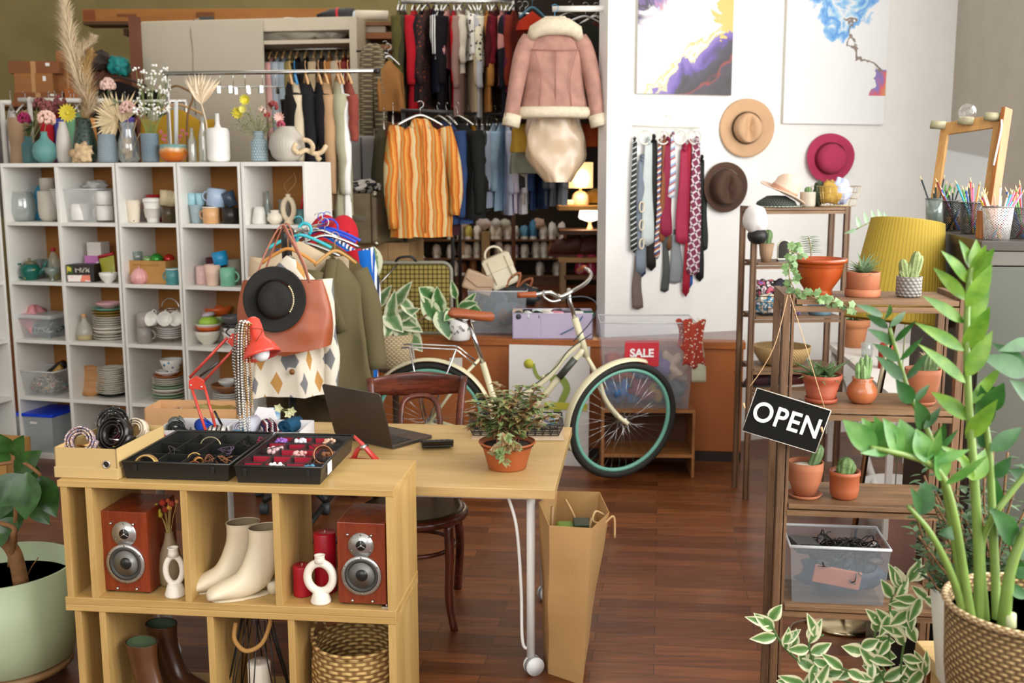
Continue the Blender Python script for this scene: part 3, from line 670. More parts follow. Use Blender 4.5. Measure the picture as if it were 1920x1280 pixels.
def flowerhead(b,c,r,n=60,pr=.3,sd=0):
 rnd=random.Random(sd);c=V(c)
 for i in range(n):
  a=rnd.uniform(0,2*pi);z=rnd.uniform(-.5,1);k=sqrt(max(0,1-z*z))
  d=V((k*cos(a),k*sin(a),z));b.ball(c+d*r*.82,r*pr*rnd.uniform(.7,1.1),6)
 return b
def stems(b,base,heads,r=.002):
 for h in heads:b.tube(spline([base,(V(base)+V(h))/2+V((random.uniform(-.01,.01),)*3),h],4),r,5)
 return b
GR=leafmat('#5f7a3a','#3f5a2a');STEM=mat('#7d8a50',.6)
H1=.001
def px2(base,px,py):
 p=PY(px,py,base.y);return p-base
p=ct(56,.17);k=mp(p)
t=T('flower_vase','dark teal cylinder vase with maroon hydrangea and magenta flower','vase',p)
part('vase',MB().lathe(shell([(.04,0),(.042,.01),(.042,.12),(.025,.135),(.025,.165)],.003),28),mat('#3c6668',.5),t)
hd=px2(p,92,205);mg=px2(p,45,223);ol=px2(p,70,225)
part('stem',stems(MB(),(0,0,.1),[hd,mg,ol,px2(p,76,178)]),STEM,t)
part('flower_head',flowerhead(flowerhead(flowerhead(MB(),hd,.05,60,.35,1),px2(p,75,195),.04,40,.35,5),px2(p,112,190),.035,30,.35,9),patches(('#4a1c26','#7b3f3c','#8a5a50','#a33a52'),60),t)
part('flower_head',flowerhead(MB(),mg,.043,90,.22,2),mat('#a81f5c',.7,var=.3,ns=90),t)
lf=MB()
for i in range(9):lf.leaf(px2(p,60,240),(random.uniform(-1,1),random.uniform(-1,.5),random.uniform(-.6,.8)),(0,0,1),.07,.03)
part('foliage',lf,leafmat('#33502a','#4f6e38'),t)
p=ct(86,.09)
t=T('flower_vase','teal gourd-shaped vase with a pale pink globe flower','vase',p)
part('vase',MB().lathe(shell(sc([(.5,0),(.9,.18),(1,.38),(.78,.62),(.35,.78),(.24,.9),(.27,1)],.075,.19),.003),32),mat('#5f9591',.55),t)
part('stem',stems(MB(),(0,0,.15),[px2(p,88,225)]),STEM,t)
part('flower_head',flowerhead(MB(),px2(p,87,223),.056,110,.22,3),mat('#ecc4b4',.7,var=.2,ns=90),t)
p=ct(122,.14)
t=T('flower_vase','tall off-white vase with a yellow flower','vase',p)
part('vase',MB().lathe(shell(sc([(.8,0),(1,.15),(1,.4),(.75,.75),(.45,.95),(.5,1)],.047,.25),.003),28),mat('#cfc8be',.5),t)
part('stem',stems(MB(),(0,0,.2),[px2(p,128,222)]),STEM,t)
b=MB();c=px2(p,128,212)
for i in range(16):
 a=2*pi*i/16;b.leaf(c,(cos(a),-.35,sin(a)),(0,-1,0),.062,.04,.1,.2)
part('petals',b.ball(c+V((0,-.012,0)),.014,8),mat('#e2cf3c',.6,var=.2),t)
p=ct(162,.16)
t=T('flower_vase','black patterned cone vase with tall cream pampas grass','vase',p)
part('vase',MB().lathe(shell(sc([(.7,0),(1,.1),(.85,.5),(.5,.95),(.45,1)],.08,.27),.003),32),patches(('#16201a','#31483c','#10140f'),40,.35),t)
def plume(m_,pts,rad,nh,ln,seed,up=.7,th=.0011):
 rnd=random.Random(seed);b=MB();P=spline(pts,8);n=len(P)
 b.tube(P,.003,5)
 for i in range(nh):
  k=rnd.random()*.999*(n-1);i0=int(k);base=P[i0].lerp(P[i0+1],k-i0);tt_=(P[i0+1]-P[i0]).normalized()
  a=rnd.uniform(0,2*pi);side=V((cos(a),sin(a),0));f=sin(pi*min(1,(k/(n-1))*.85+.15))
  e=base+(tt_*up+side*rnd.uniform(.3,1)).normalized()*ln*rnd.uniform(.5,1.1)*(.5+.5*f)
  w=side.cross(tt_)*th;mid=(base+e)/2+tt_*ln*.1
  b.add([base-w,base+w,mid+w*1.3,mid-w*1.3,e],[(0,1,2,3),(3,2,4)])
 return b
PAM=mat('#e5d2b0',.9,var=.1);PAM2=mat('#c9a466',.9,var=.2)
part('plume',plume(PAM,[(0,0,.25),px2(p,165,200),px2(p,140,120),px2(p,128,60),px2(p,116,-25)],.05,3200,.16,4,1.0,.0016),PAM,t)
part('plume',plume(PAM,[(0,0,.25),px2(p,165,170),px2(p,152,110),px2(p,172,75)],.05,1300,.12,5,1.0,.0014),PAM,t)
part('plume',plume(PAM2,[(0,0,.22),px2(p,166,190),px2(p,160,140),px2(p,168,105)],.04,1500,.13,6,1.0,.0016),PAM2,t)
def rock(label,p,r,sd,name='driftwood'):
 b=MB().ball((0,0,r[2]),r,26,sd,.8);b.ball((-r[0]*.5,0,r[2]*.5),[x*.6 for x in r],18,sd+3,1.2)
 for i in range(len(b.v)):b.v[i]=b.v[i]+noise.noise_vector(b.v[i]*40)*.004
 m0=min(v.z for v in b.v)
 b.v=[V((v.x,v.y,max(v.z,0)))for v in b.v]
 return S(name,b,mat('#d2b58c',.85,var=.35,ns=35,bump=.8,bs=60),label,'driftwood',p)
rock('knobbly beige piece of driftwood between the vases',ct(156,.05),(.055,.04,.055),11)
p=ct(203,.12)
t=T('flower_vase','blue-grey textured cylinder vase with a dried palm fan','vase',p)
part('vase',MB().lathe(shell([(.058,0),(.06,.02),(.055,.12),(.05,.165),(.052,.17)],.003),40),weave('#a9bac2','#71838d',34,95,.8,.4),t)
def fan(b,c,a0,a1,n,L,w=.02,tip=None):
 for i in range(n):
  a=a0+(a1-a0)*i/(n-1);b.leaf(c,(cos(a),random.uniform(-.12,.12),sin(a)),(0,-1,0),L*random.uniform(.85,1.08),w,.02,.5,4,.7)
 return b
PALM=mat('#e3cfa4',.8,var=.1)
part('palm_leaf',fan(MB(),px2(p,222,224),R(100),R(252),20,.17,.024).tube([(0,0,.12),px2(p,222,224)],.003,5),PALM,t)
hb=px2(p,202,160)
part('flower_head',flowerhead(MB(),hb,.045,70,.28,6),mat('#dcb9ae',.8,var=.3,ns=60),t)
part('stem',stems(MB(),(0,0,.14),[hb],.002),STEM,t)
p=ct(243,.14)
t=T('flower_vase','clear glass vase with dried leaves and pale pink hydrangea','vase',p)
part('vase',MB().lathe(shell(sc([(.7,0),(1,.1),(.95,.5),(.6,.8),(.75,1)],.065,.24),.0025),32),GL,t)
hb=px2(p,240,205)
part('flower_head',flowerhead(MB(),hb,.052,100,.2,7),mat('#e6bdb2',.8,var=.2,ns=80),t)
part('palm_leaf',fan(MB(),px2(p,228,230),R(40),R(110),7,.2,.022),PALM,t)
part('dried_leaf',stems(MB(),(0,0,.01),[hb,px2(p,262,250),px2(p,215,215),px2(p,256,225),(.03,0,.02)],.0025).ball((-.01,0,.08),(.03,.02,.06),12,3,1),mat('#c3a070',.8,var=.2),t)
b=MB()
for i in range(8):b.leaf(px2(p,218,195),(random.uniform(-1,1),random.uniform(-1,1),random.uniform(-.8,.4)),(0,0,1),.06,.025)
part('foliage',b,leafmat('#a4b193','#8a9c80'),t)
p=ct(283,.1)
t=T('flower_vase','blue ribbed glass vase with sprays of tiny white flowers','vase',p)
part('vase',MB().lathe(shell([(.042,0),(.05,.01),(.05,.165),(.052,.17)],.003),60,lambda a,z:.035*cos(20*a)),clear('#8fa6b4',.55,.1),t)
rnd=random.Random(5);hs=[px2(p,rnd.uniform(258,315),rnd.uniform(128,215))+V((0,rnd.uniform(-.05,.05),0))for _ in range(44)]
b=MB()
for h in hs:b.tube(spline([(rnd.uniform(-.02,.02),0,.02),(h.x*.35,h.y*.4,.2),h],3),.0011,4)
part('stem',b,mat('#8b9a55',.6),t)
b=MB()
for h in hs:
 for k in range(4):b.ball(h+V([rnd.uniform(-.018,.018)for _ in range(3)]),rnd.uniform(.005,.009),6)
part('flowers',b,mat('#f2f1ea',.7),t)['kind']='stuff'
p=ct(326,.12)
t=T('glazed_bowl','orange and teal glazed bowl with pink sprigs','bowl',p)
m_,nt,b_,N,L=_new('glaze');b_.inputs['Roughness'].default_value=.12
sp_=N.new('ShaderNodeSeparateXYZ');tc_=_tc(nt);L.new(tc_,sp_.inputs[0])
L.new(_ramp(nt,_math(nt,'ADD',_math(nt,'MULTIPLY',sp_.outputs['Z'],9),_math(nt,'MULTIPLY',_noise(nt,tc_,30),.25)),[(.1,'#b4571a'),(.65,'#c8701f'),(.8,'#d8a878'),(.95,'#6f9a94')]),b_.inputs['Base Color'])
part('bowl',MB().lathe(shell(sc([(.5,0),(.85,.2),(1,.5),(.96,.8),(.93,1)],.083,.105),.005),36),m_,t)
b=MB()
for q_ in((302,248),(310,255),(306,262),(342,246),(350,252),(338,256)):
 h=px2(p,*q_);b.tube([(h.x*.5,0,.08),h],.0013,4);flowerhead(b,h,.012,14,.35,int(q_[0]))
part('sprigs',b,mat('#c96a80',.7),t)
for px,w,h,l in((362,.026,.2,'clear glass bottle with a narrow neck beside the glazed bowl'),):
 vase('glass_bottle',l,ct(px,.1),[(w*.9,0),(w,.01),(w,.12),(.011,.16),(.01,h)],GL)
p=ct(383,.1)
t=T('flower_vase','clear glass cylinder vase with a pale dried palm leaf','vase',p)
part('vase',MB().lathe(shell(sc([(.9,0),(1,.05),(.85,.6),(.4,.85),(.45,1)],.032,.26),.002),28),GL,t)
c=px2(p,378,196)
part('palm_leaf',fan(MB(),c,R(50),R(125),13,.18,.026).tube(spline([(0,0,.05),px2(p,388,240),c],5),.004,6),mat('#ecd9bb',.8),t)
t=T('ceramic_bottle','white ribbed ceramic bottle with a thin neck','bottle',ct(411,.1))
part('body',MB().lathe([(0,0),(.05,0),(.062,.012),(.064,.03),(.064,.175),(.055,.195),(.02,.2),(.013,.22),(.011,.28),(0,.28)],48,lambda a,z:.02*cos(24*a)if.02<z<.19 else 0),mat('#efeee8',.45),t)
t=T('flower_vase','pale blue dimpled vase with yellow and pink flowers','vase',ct(487,.1));p=ct(487,.1)
part('vase',MB().lathe(shell([(.048,0),(.05,.01),(.05,.115),(.03,.135),(.028,.17),(.03,.175)],.003),40),weave('#a9bcc0','#8298a0',20,60,.9,.3),t)
def bouquet(t,p,items,nl,box_,seed):
 rnd=random.Random(seed);b=MB();base=V((0,0,.14))
 for(fx_,fy_,r,col,kind)in items:
  h=px2(p,fx_,fy_)+V((0,rnd.uniform(-.05,.02),0));b.tube(spline([base,(base+h)/2+V((0,0,.02)),h],4),.0015,4)
  fb=MB()
  if kind=='petal':
   for k in range(12):
    a=2*pi*k/12;fb.leaf(h,(cos(a),-.5,sin(a)),(0,-1,0),r,r*.6,-.1,.3)
   fb.ball(h,r*.25,8)
  else:flowerhead(fb,h,r,40,.3,int(fx_))
  part('flower_head',fb,mat(col,.7,var=.2,ns=40),t)
 lf=MB()
 for k in range(nl):
  h=px2(p,rnd.uniform(box_[0],box_[1]),rnd.uniform(box_[2],box_[3]))+V((0,rnd.uniform(-.06,.06),0));b.tube([base,h],.0008,3)
  for j in range(5):lf.leaf(base.lerp(h,.5+.12*j),(rnd.uniform(-1,1),rnd.uniform(-1,1),rnd.uniform(-.3,1)),(0,0,1),.025,.011,n=2)
 part('stem',b,STEM,t);part('foliage',lf,leafmat('#7d8c52','#a3a870'),t)
bouquet(t,p,[(463,188,.04,'#dfd43e','petal'),(448,212,.045,'#dccb3a','petal'),(458,205,.03,'#e8e07a','petal'),(492,208,.025,'#dcc0b0','ball'),(525,220,.04,'#edc2b4','petal'),(515,200,.03,'#8a3a34','ball'),(530,235,.025,'#b0485a','ball'),(500,215,.018,'#c02a40','ball')],40,(430,535,195,250),3)
p=ct(539,.12)
t=T('ribbed_vase','round grey ribbed vase beside the pale blue vase','vase',p)
part('body',MB().lathe(shell(sc([(.5,0),(.82,.15),(1,.42),(.92,.7),(.6,.9),(.5,.93),(.5,1)],.103,.2),.003),90,lambda a,z:.02*cos(36*a)if.01<z<.18 else 0),mat('#bab3a6',.4),t)
b=MB()
for a in([(-.07,0,.03),(-.03,0,.05),(.02,0,.03),(.06,0,.04),(.09,0,.08)],[(0,0,.035),(.01,-.02,.07),(-.01,-.02,.1),(-.05,-.01,.11)],[(-.07,0,.03),(-.1,0,.06),(-.08,0,.09)],[(.03,0,.03),(.04,.02,.0),(.05,.03,.01)]):b.tube(spline(a,5),[.014]*(5*(len(a)-1))+[.008],8)
m0=min(v.z for v in b.v)
b.v=[v-V((0,0,m0))for v in b.v]
S('driftwood',b,mat('#d6bd98',.8,var=.25,ns=25,bump=.5,bs=60),'branching coral-like driftwood at the right end of the cubbies','driftwood',ct(584,.1),.2)
b=MB().tube(spline([px2(ct(352,.25),300,182),px2(ct(352,.25),325,162),px2(ct(352,.25),345,166),px2(ct(352,.25),362,180),px2(ct(352,.25),352,215),(0,0,.1),(0,0,0)],5),.007,7)
S('dried_branch',b,mat('#7a5a36',.8),'curved brown dried branch rising between the vases','branch',ct(352,.25))
def hanger(t,L,col='#c9a06a',z=0,ax='X',hk=True):
 b=MB();e=(lambda x,y,zz:(x,y,zz))if ax=='X' else(lambda x,y,zz:(y,x,zz))
 pts=[e(-L/2,0,z-.085),e(-L/4,0,z-.045),e(0,0,z-.02),e(L/4,0,z-.045),e(L/2,0,z-.085)]
 b.tube(spline(pts,4),.008,8)
 b.tube([e(0,0,z-.02)]+[e(.022*sin(a),0,z+.025-.0+.022*(1-cos(a)))for a in[pi*k/6 for k in range(0,9)]],.002,6)
 return part('hanger',b,metal()if col=='metal' else mat(col,.5),t)
def garment(label,top,L,W,D,m,sleeves=True,seed=0,rz=0,cat='garment',name='hanging_garment',slen=.6,hk='metal',group=None,flare=.1,collar=None,front=False,shoulder=.07):
 """hangs below point `top` (the rail). W: shoulder width along local Y (or X if front), D: thickness."""
 t=T(name,label,cat,top,rz,group);rnd=random.Random(seed);ph=rnd.random()*50
 def fn(u,v):
  a=2*pi*u;z=-.05-L*v
  s=min(1,v/.1)**.5;w=W/2*(.22+.78*s)*(1+flare*v);d=D/2*(.5+.5*min(1,v/.12))*(1+.5*v)
  ca,sa=cos(a),sin(a)
  x=w*(abs(ca)**.7)*(1 if ca>0 else-1);y=d*(abs(sa)**.7)*(1 if sa>0 else-1)
  k=min(1,v*1.6)
  f=noise.noise(V((x*9+ph,y*30,z*1.6)))*.6+noise.noise(V((x*22+ph,sa*2,z*2.5+ph)))*.4
  y+=f*D*.8*k;x+=noise.noise(V((ph,sa*2,z*4)))*.02*k
  zz=z-shoulder*(abs(x)/(W/2))*(1-v)**2+.01*f
  return(x,y,zz)if front else(y,x,zz)
 body=MB().grid(fn,40,18,cu=True)
 part('body',body,m,t)
 slen=min(slen,L*.82)
 if sleeves:
  for sgn in(-1,1):
   p=[];n=7;sl=slen
   for i in range(n):
    k=i/(n-1);xx=sgn*(W/2*.93+.012+.035*sin(k*2)+rnd.uniform(-.008,.008));zz=-.05-shoulder-sl*k-.01;yy=rnd.uniform(-.006,.006)-(.02*k if front else 0)
    p.append((xx,yy,zz)if front else(yy,xx,zz))
   part('sleeve',MB().tube(spline(p,3),[.052-.022*i/(3*(n-1))for i in range(3*(n-1)+1)]if D>.05 else[.035-.012*i/(3*(n-1))for i in range(3*(n-1)+1)],12),m,t)
 if collar:part('collar',MB().lathe([(.05,-.06),(.07,-.035),(.055,-.0),(.045,-.0),(.04,-.05)],18),collar,t)
 hanger(t,W*.85,hk,ax='X' if front else 'Y')
 return t
def rail(label,a,b,r=.012,m=None,name='clothes_rail',posts=None,z0=0):
 t=T(name,label,'rail',(0,0,0));part('bar',MB().tube([a,b],r,12),m or metal(),t)
 for p in posts or[]:
  part('post',MB().tube([(p[0],p[1],p[2]),(p[0],p[1],z0)],r*1.05,10),m or metal(),t)
 return t
YU=8.2
a,b=PY(752,4,YU),PY(962,2,YU-.15)
rail('chrome clothes rail high up in the closet, full of garments',a,b,.014,posts=[a+V((.02,.02,0)),b],z0=STG)
UP=[(748,195,'#55502a',16,'olive green coat'),(757,205,'#3a3a26',12,'dark olive jacket'),(776,212,'#b01c28',24,'bright red blouse'),(790,195,'#1f1a20',10,'black top'),(802,210,spots('#2a1614','#8a3a26',40),12,'dark floral dress'),(814,178,'#26263a',10,'navy top'),(822,120,stripes(('#e6e6e2','#1c1c1e'),60),9,'black and white striped top'),(829,210,'#17141a',16,'black dress'),(840,135,spots('#cf9a96','#7a2c30',50),8,'pink floral blouse'),(850,207,'#b8151f',10,'scarlet red dress'),(857,145,'#cfc6b4',10,'ivory blouse'),(866,222,'#9a7a70',12,'dusty rose cardigan'),(876,120,spots('#e9e4da','#201c1c',30),12,'white and black patterned top'),(884,215,'#bca888',10,'sand coloured shirt'),(893,225,'#b9babd',14,'silver grey satin blouse'),(903,142,spots('#e2dcc0','#2a2a20',35,.35),12,'cream blouse with black flowers'),(912,215,'#b0783c',10,'caramel brown top'),(920,150,'#6a1520',14,'burgundy blouse'),(930,160,'#4a1418',12,'dark wine red shirt'),(940,165,'#c98a84',8,'dusty pink top'),(948,180,'#5a1e3a',10,'plum coloured top'),(956,225,'#1b1a22',12,'black long-sleeved dress'),(964,215,'#7a2a1c',10,'rust red top')]
def hang_row(rows,Y,ry,slopeY,rail_name,group,W=.4,seed0=0,yt=None):
 prev=None
 for i,(px,by,c,wpx,words)in enumerate(rows):
  y=Y+slopeY*i/len(rows);top=PY(px,ry(px)if callable(ry)else ry,y);bot=PY(px,by,y);k=mp(top)
  m_=cloth(c,250)if isinstance(c,str)else c
  wh=f'next to the {prev}' if prev else 'at the left end'
  garment(f'{words} on the {rail_name}, {wh}',top,max(.2,(top.z-bot.z)-.06),W,max(.035,wpx*k*.8),m_,seed=seed0+i,rz=random.Random(seed0+i).uniform(-.25,.25),group=group,slen=min(.5,(top.z-bot.z)*.6),flare=.05)
  prev=words
hang_row(UP,YU,4,-.15,'upper rail','garments on the upper closet rail',seed0=10)
YM=8.0
a,b=PY(860,212,YM),PY(1066,216,YM-.1)
rail('dark clothes rail below the upper one, full of shirts',a,b,.012,mat('#2b2b2b',.4),posts=[a],z0=STG)
MD=[(870,400,'#4a4436',10,'dark taupe shirt'),(878,395,'#20305a',10,'navy blue shirt'),(886,385,'#c08a28',8,'mustard shirt'),(896,400,'#6a6258',12,'warm grey shirt'),(905,398,plaid('#e8e8ea','#8a94ac',60),12,'blue checked shirt'),(916,396,plaid('#55524c','#23221f',60),14,'dark grey checked shirt'),(928,390,stripes(('#dfe6f0','#8fa6c8'),90),14,'blue pinstriped shirt'),(940,396,'#a9cbe0',12,'light blue shirt'),(951,404,'#c8cbe0',14,'lavender shirt'),(962,400,stripes(('#f0eef2','#b8a8c8'),80),12,'lilac striped shirt'),(972,402,'#dcd6dc',12,'off-white shirt'),(984,385,'#3c3a38',10,'charcoal trousers'),(992,384,'#cfc6b2',8,'beige trousers'),(1001,395,'#30466e',12,'blue denim trousers'),(1013,393,'#2a3a5c',12,'dark blue denim trousers'),(1024,386,'#5f6266',10,'grey trousers'),(1036,388,'#777a7e',12,'mid grey trousers'),(1050,386,'#a9b0ba',14,'pale grey trousers')]
hang_row(MD,YM,215,-.1,'middle rail','shirts and trousers on the middle closet rail',seed0=60)
YF=7.2
a,b=PY(752,207,YF),PY(850,210,YF-.02)
rail('short black clothes rail carrying the orange striped shirt',a,b,.012,mat('#2b2b2b',.4),posts=[PY(756,207,YF+.02),PY(846,210,YF+.02)],z0=STG)
for i,(px,by,c,wpx,words)in enumerate([(720,400,'#4e4a34',24,'olive brown jacket left of the orange striped shirt'),(737,420,'#6a3a1c',22,'rust brown jacket behind the orange striped shirt'),(822,440,'#3a1a20',22,'burgundy jacket right of the orange striped shirt'),(838,420,'#2c3f66',18,'blue jacket behind the black coat'),(858,410,'#191a18',24,'black coat at the right of the orange striped shirt')]):
 top=PY(px,212+(10 if i in(0,)else 0),YF+.15-.03*i);bot=PY(px,by,YF+.1)
 garment(words,top,top.z-bot.z-.06,.46,.12,cloth(c,200),seed=120+i,rz=(.12,.1,.5,.4,.6)[i],group='jackets beside the orange striped shirt',slen=.55)
top=PY(788,210,YF-.28);k=mp(top)
ORS=stripes(('#b8641f','#d09448','#c57a30','#b0561c','#cfa468','#c4b488','#bb6a24','#a98a50'),10,'X',.8,.05)
t=garment('orange and cream vertically striped shirt facing forward in the closet',top,.74,.36,.09,ORS,sleeves=False,seed=200,front=True,rz=.35,flare=.12,name='striped_shirt',cat='shirt')
for s,(dx,L_)in((-1,(-.2,.68)),(1,(.2,.6))):
 part('sleeve',MB().tube(spline([(s*.155,0,-.1),(s*.2,-.04,-.3),(s*.215,-.06,-.5),(s*.2,-.06,-.05-L_)],4),[.05,.052,.052,.05,.05,.05,.048,.046,.045,.042,.038,.035,.036],14),ORS,t)
part('placket',MB().tube([(0,-.06,-.08),(.005,-.075,-.4),(.0,-.08,-.76)],.013,6,flat=.3),mat('#d98a3c',.8),t)
part('collar',MB().tube(spline([(-.06,-.03,-.1),(-.04,.0,-.055),(0,.02,-.05),(.04,.0,-.055),(.06,-.03,-.1)],4),.018,8,flat=.6),ORS,t)
YJ=6.85
a,b=PY(1036,17,YJ),PY(1134,16,YJ-.05)
rail('white clothes rail sticking out from the closet wall',a,b,.018,mat('#e6e2da',.4))
top=PY(1040,30,YJ-.03);k=mp(top)
PK=mat('#ab7f70',.8,var=.2,ns=14,bump=.6,bs=22);SH=mat('#d8cbb0',.95,var=.1,ns=40,bump=.8,bs=160)
t=T('shearling_jacket','dusty pink suede jacket with cream shearling collar and cuffs','jacket',top,.05)
def jb(u,v):
 a=2*pi*u;w=.185+.03*v-.02*sin(pi*v);z=-.1-.47*v;x=w*cos(a);y=(.06+.03*v)*sin(a)
 z-=.05*(abs(x)/.2)**2*(1-v)**2
 y+=.012*noise.noise(V((x*14,3,z*7)))+.012*noise.noise(V((x*20+z*16,8,z*4)))
 if v<.02:x*=.55;z+=.02
 return(x,y,z)
part('body',MB().grid(jb,48,20,cu=True),PK,t)
part('yoke_seam',MB().tube([(-.15,-.075,-.21),(0,-.085,-.215),(.15,-.075,-.21)],.003,6).tube([(0,-.083,-.215),(0,-.09,-.56)],.0025,6).tube(spline([(-.13,-.08,-.21),(-.09,-.088,-.38),(-.1,-.088,-.56)],4),.0025,6).tube(spline([(.13,-.08,-.21),(.09,-.088,-.38),(.1,-.088,-.56)],4),.0025,6),mat('#a87264',.8),t)
for s in(-1,1):
 e=(s*.275,-.05,-.62)if s<0 else(s*.265,-.05,-.61)
 part('sleeve',MB().tube(spline([(s*.15,0,-.13),(s*.2,-.01,-.24),(s*.235,-.03,-.4),e],5),[.05,.055,.058,.058,.057,.056,.055,.055,.054,.053,.052,.05,.048,.047,.046,.046],14),PK,t)
 part('cuff',MB().tube([(s*.262,-.045,-.6),(s*.278,-.05,-.67)],.055,16),SH,t)
part('hem',MB().tube([((.215)*cos(a),.1*sin(a),-.585)for a in[2*pi*i/30 for i in range(30)]],.03,10,closed=True,flat=1.2),SH,t)
part('collar',MB().tube([(-.15,-.03,-.14),(-.13,-.06,-.1),(-.07,-.08,-.075),(0,-.085,-.07),(.07,-.08,-.075),(.13,-.06,-.1),(.15,-.03,-.14)],[.028,.042,.052,.055,.052,.042,.028],12).tube([(-.1,.02,-.08),(-.05,-.02,-.03),(.05,-.02,-.03),(.1,.02,-.08)],.03,8),SH,t)
hanger(t,.3,'#3f9ac0')
def dgar(label,px,ty,by,Y,c,W=.42,D=.1,rz=0,front=False,sleeves=True,seed=1,**k):
 top=PY(px,ty,Y);bot=PY(px,by,Y);return garment(label,top,top.z-bot.z-.05,W,D,cloth(c)if isinstance(c,str)else c,seed=seed,rz=rz,front=front,sleeves=sleeves,**k)
dgar('dark green coat hanging behind the pink jacket',1098,25,230,YJ+.35,'#24261e',.4,.1,.4,True,seed=301)
dgar('maroon jacket behind the pink jacket, to its right',1118,25,275,YJ+.6,'#4a221c',.3,.1,.2,True,seed=302)
dgar('dark brown fur-trimmed jacket below the pink jacket',1045,60,232,YJ+.25,'#2c1b10',.46,.12,0,True,seed=303)
t=T('garment_bag','translucent cream garment bag hanging below the pink jacket','garment bag',PY(1038,205,YJ+.12))
def gb(u,v):
 a=2*pi*u;w=(.15+.04*sin(pi*v))*(1-.45*(max(0,v-.6)/.4)**2);n_=noise.noise(V((cos(a)*3,sin(a)*3,v*4)))
 return V((w*cos(a)*(1+.12*n_+.05*sin(9*a)*v)+.03*v,.09*sin(a)*(1+.3*n_),-.45*v-.01))
part('bag',MB().grid(gb,36,16,cu=True),clear('#e9cfae',.75,.2),t)
part('contents',MB().ball((.02,0,-.17),(.12,.05,.16),20,5,.6),mat('#d9b488',.8),t)
dgar('mustard yellow garment left of the cream garment bag',988,205,285,YJ+.3,'#a8822c',.2,.08,0,True,False,seed=305)
dgar('grey-green skirt behind the cream garment bag',1000,250,325,YJ+.5,'#8a8c78',.3,.1,0,True,False,seed=306)
dgar('burnt orange garment right of the cream garment bag',1105,200,275,YJ+.3,'#8a3a1a',.16,.08,0,True,False,seed=307)
dgar('red garment on a blue hanger left of the pink jacket',998,8,58,YJ+.5,'#a02a14',.2,.08,0,True,False,seed=308,hk='#2f5f74')
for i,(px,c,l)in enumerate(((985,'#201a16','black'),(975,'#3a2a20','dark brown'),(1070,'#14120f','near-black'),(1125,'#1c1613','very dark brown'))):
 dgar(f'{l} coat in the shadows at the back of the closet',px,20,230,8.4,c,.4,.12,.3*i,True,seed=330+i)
WP=[(508,210,'#d9a6a0','pink shirt'),(520,205,'#a9b0b8','grey-blue shirt'),(533,200,'#9aa6b0','grey shirt'),(546,160,'#8a7c4a','khaki shirt'),(558,230,'#1a1a1c','black coat'),(574,230,'#201c1c','charcoal coat'),(590,175,'#c2ac8a','beige cardigan'),(604,200,'#3a2c24','dark brown shirt'),(618,180,'#b0743c','camel brown jacket'),(632,190,'#c9b8a0','sand shirt'),(645,250,'#8a3a34','brick red dress'),(655,250,'#6a2422','maroon dress')]
prev=None
for i,(px,by,c,w_)in enumerate(WP):
 tp_=WPT(px,.3,rz_+STG);bt=PY(px,by+60,tp_.y)
 garment(f'{w_} inside the wardrobe, '+(f'next to the {prev}' if prev else 'nearest the sliding door'),tp_,max(.5,tp_.z-bt.z),.4,.06,cloth(c),seed=400+i,rz=.1,group='clothes inside the wardrobe',hk='#c9a06a');prev=w_
p=WPT(555,.3,sz+STG)
crumple(p+V((-.02,0,.002)),(.3,.22,.1),mat('#d9d0c0',.7),'bundled cream linen on the wardrobe shelf, larger of two','linen','linen_bundle',2,.5)
crumple(WPT(620,.3,sz+STG+.002),(.13,.15,.085),mat('#d2c8b8',.7),'bundled cream linen on the wardrobe shelf, smaller right one','linen','linen_bundle',7,.5)
WTZ=wl.z
p=WPT(632,.3,WTZ)
t=T('tripod_bag','black and red padded bag lying on top of the wardrobe','bag',p,-.05)
part('bag',MB().tube([(-.16,0,.04),(-.05,0,.055),(.1,0,.06),(.14,0,.06)],[.025,.05,.055,.05],12),mat('#1a1718',.5),t)
part('stripe',MB().tube([(.0,0,.057),(.02,0,.058)],.06,12),mat('#b5202a',.5),t);part('clip',MB().ball((.15,-.02,.05),(.03,.03,.035),10,2,.5),mat('#b9c4cc',.3),t)
S('paper_roll',MB().tube([(-.13,0,.045),(.13,0,.04)],.04,16),mat('#d9cfba',.7),'white roll lying on the shelf right of the wardrobe','roll',PY(698,39,8.95))
t=T('wall_shelf','brown wooden plank shelf between wardrobe and upper clothes rail','shelf',(0,0,0));a=PY(668,42,8.95);b=PY(745,42,8.95)
part('board',box(a.x,b.x,8.9,9.3,a.z-.03,a.z-.0),mat('#7a4e26',.6),t)
for yy in(62,86):a2=PY(668,yy,8.95);part('board',box(a.x,b.x,8.9,9.3,a2.z-.05,a2.z),mat('#8a5226',.6),t)
part('upright',box(b.x-.05,b.x,9.1,9.3,STG,a.z),mat('#5a3820',.6),t)
b=PY(700,61,8.95);S('box',box(-.09,.1,-.0,.2,0,.05),mat('#cfc4ac',.6),'flat white box on the plank shelf by the wardrobe','box',b,bev=.003)
t=T('knitted_scarf','chunky grey-brown knitted scarf hanging beside the wardrobe','scarf',PY(700,92,7.9))
for s,x,L_ in((-1,-.05,.8),(1,.045,.72)):
 P=spline([(0,0,0),(x*.8,-.03,-.05),(x,-.04,-.3),(x*1.2,-.04,-L_)],8)
 part('panel',MB().tube(P,.05,12,flat=1.0),weave('#8e8062','#4c412d',4,55,1.2),t)
 fr_=MB()
 for i in range(7):fr_.tube([(x*1.2-.045+.015*i,-.04,-L_),(x*1.2-.05+.016*i,-.045,-L_-.13)],.003,4)
 part('fringe',fr_,mat('#857755',.9),t)
dgar('tan sleeveless jacket hanging right of the knitted scarf',728,100,210,7.9,'#9a6b3c',.2,.16,.2,True,False,seed=501)
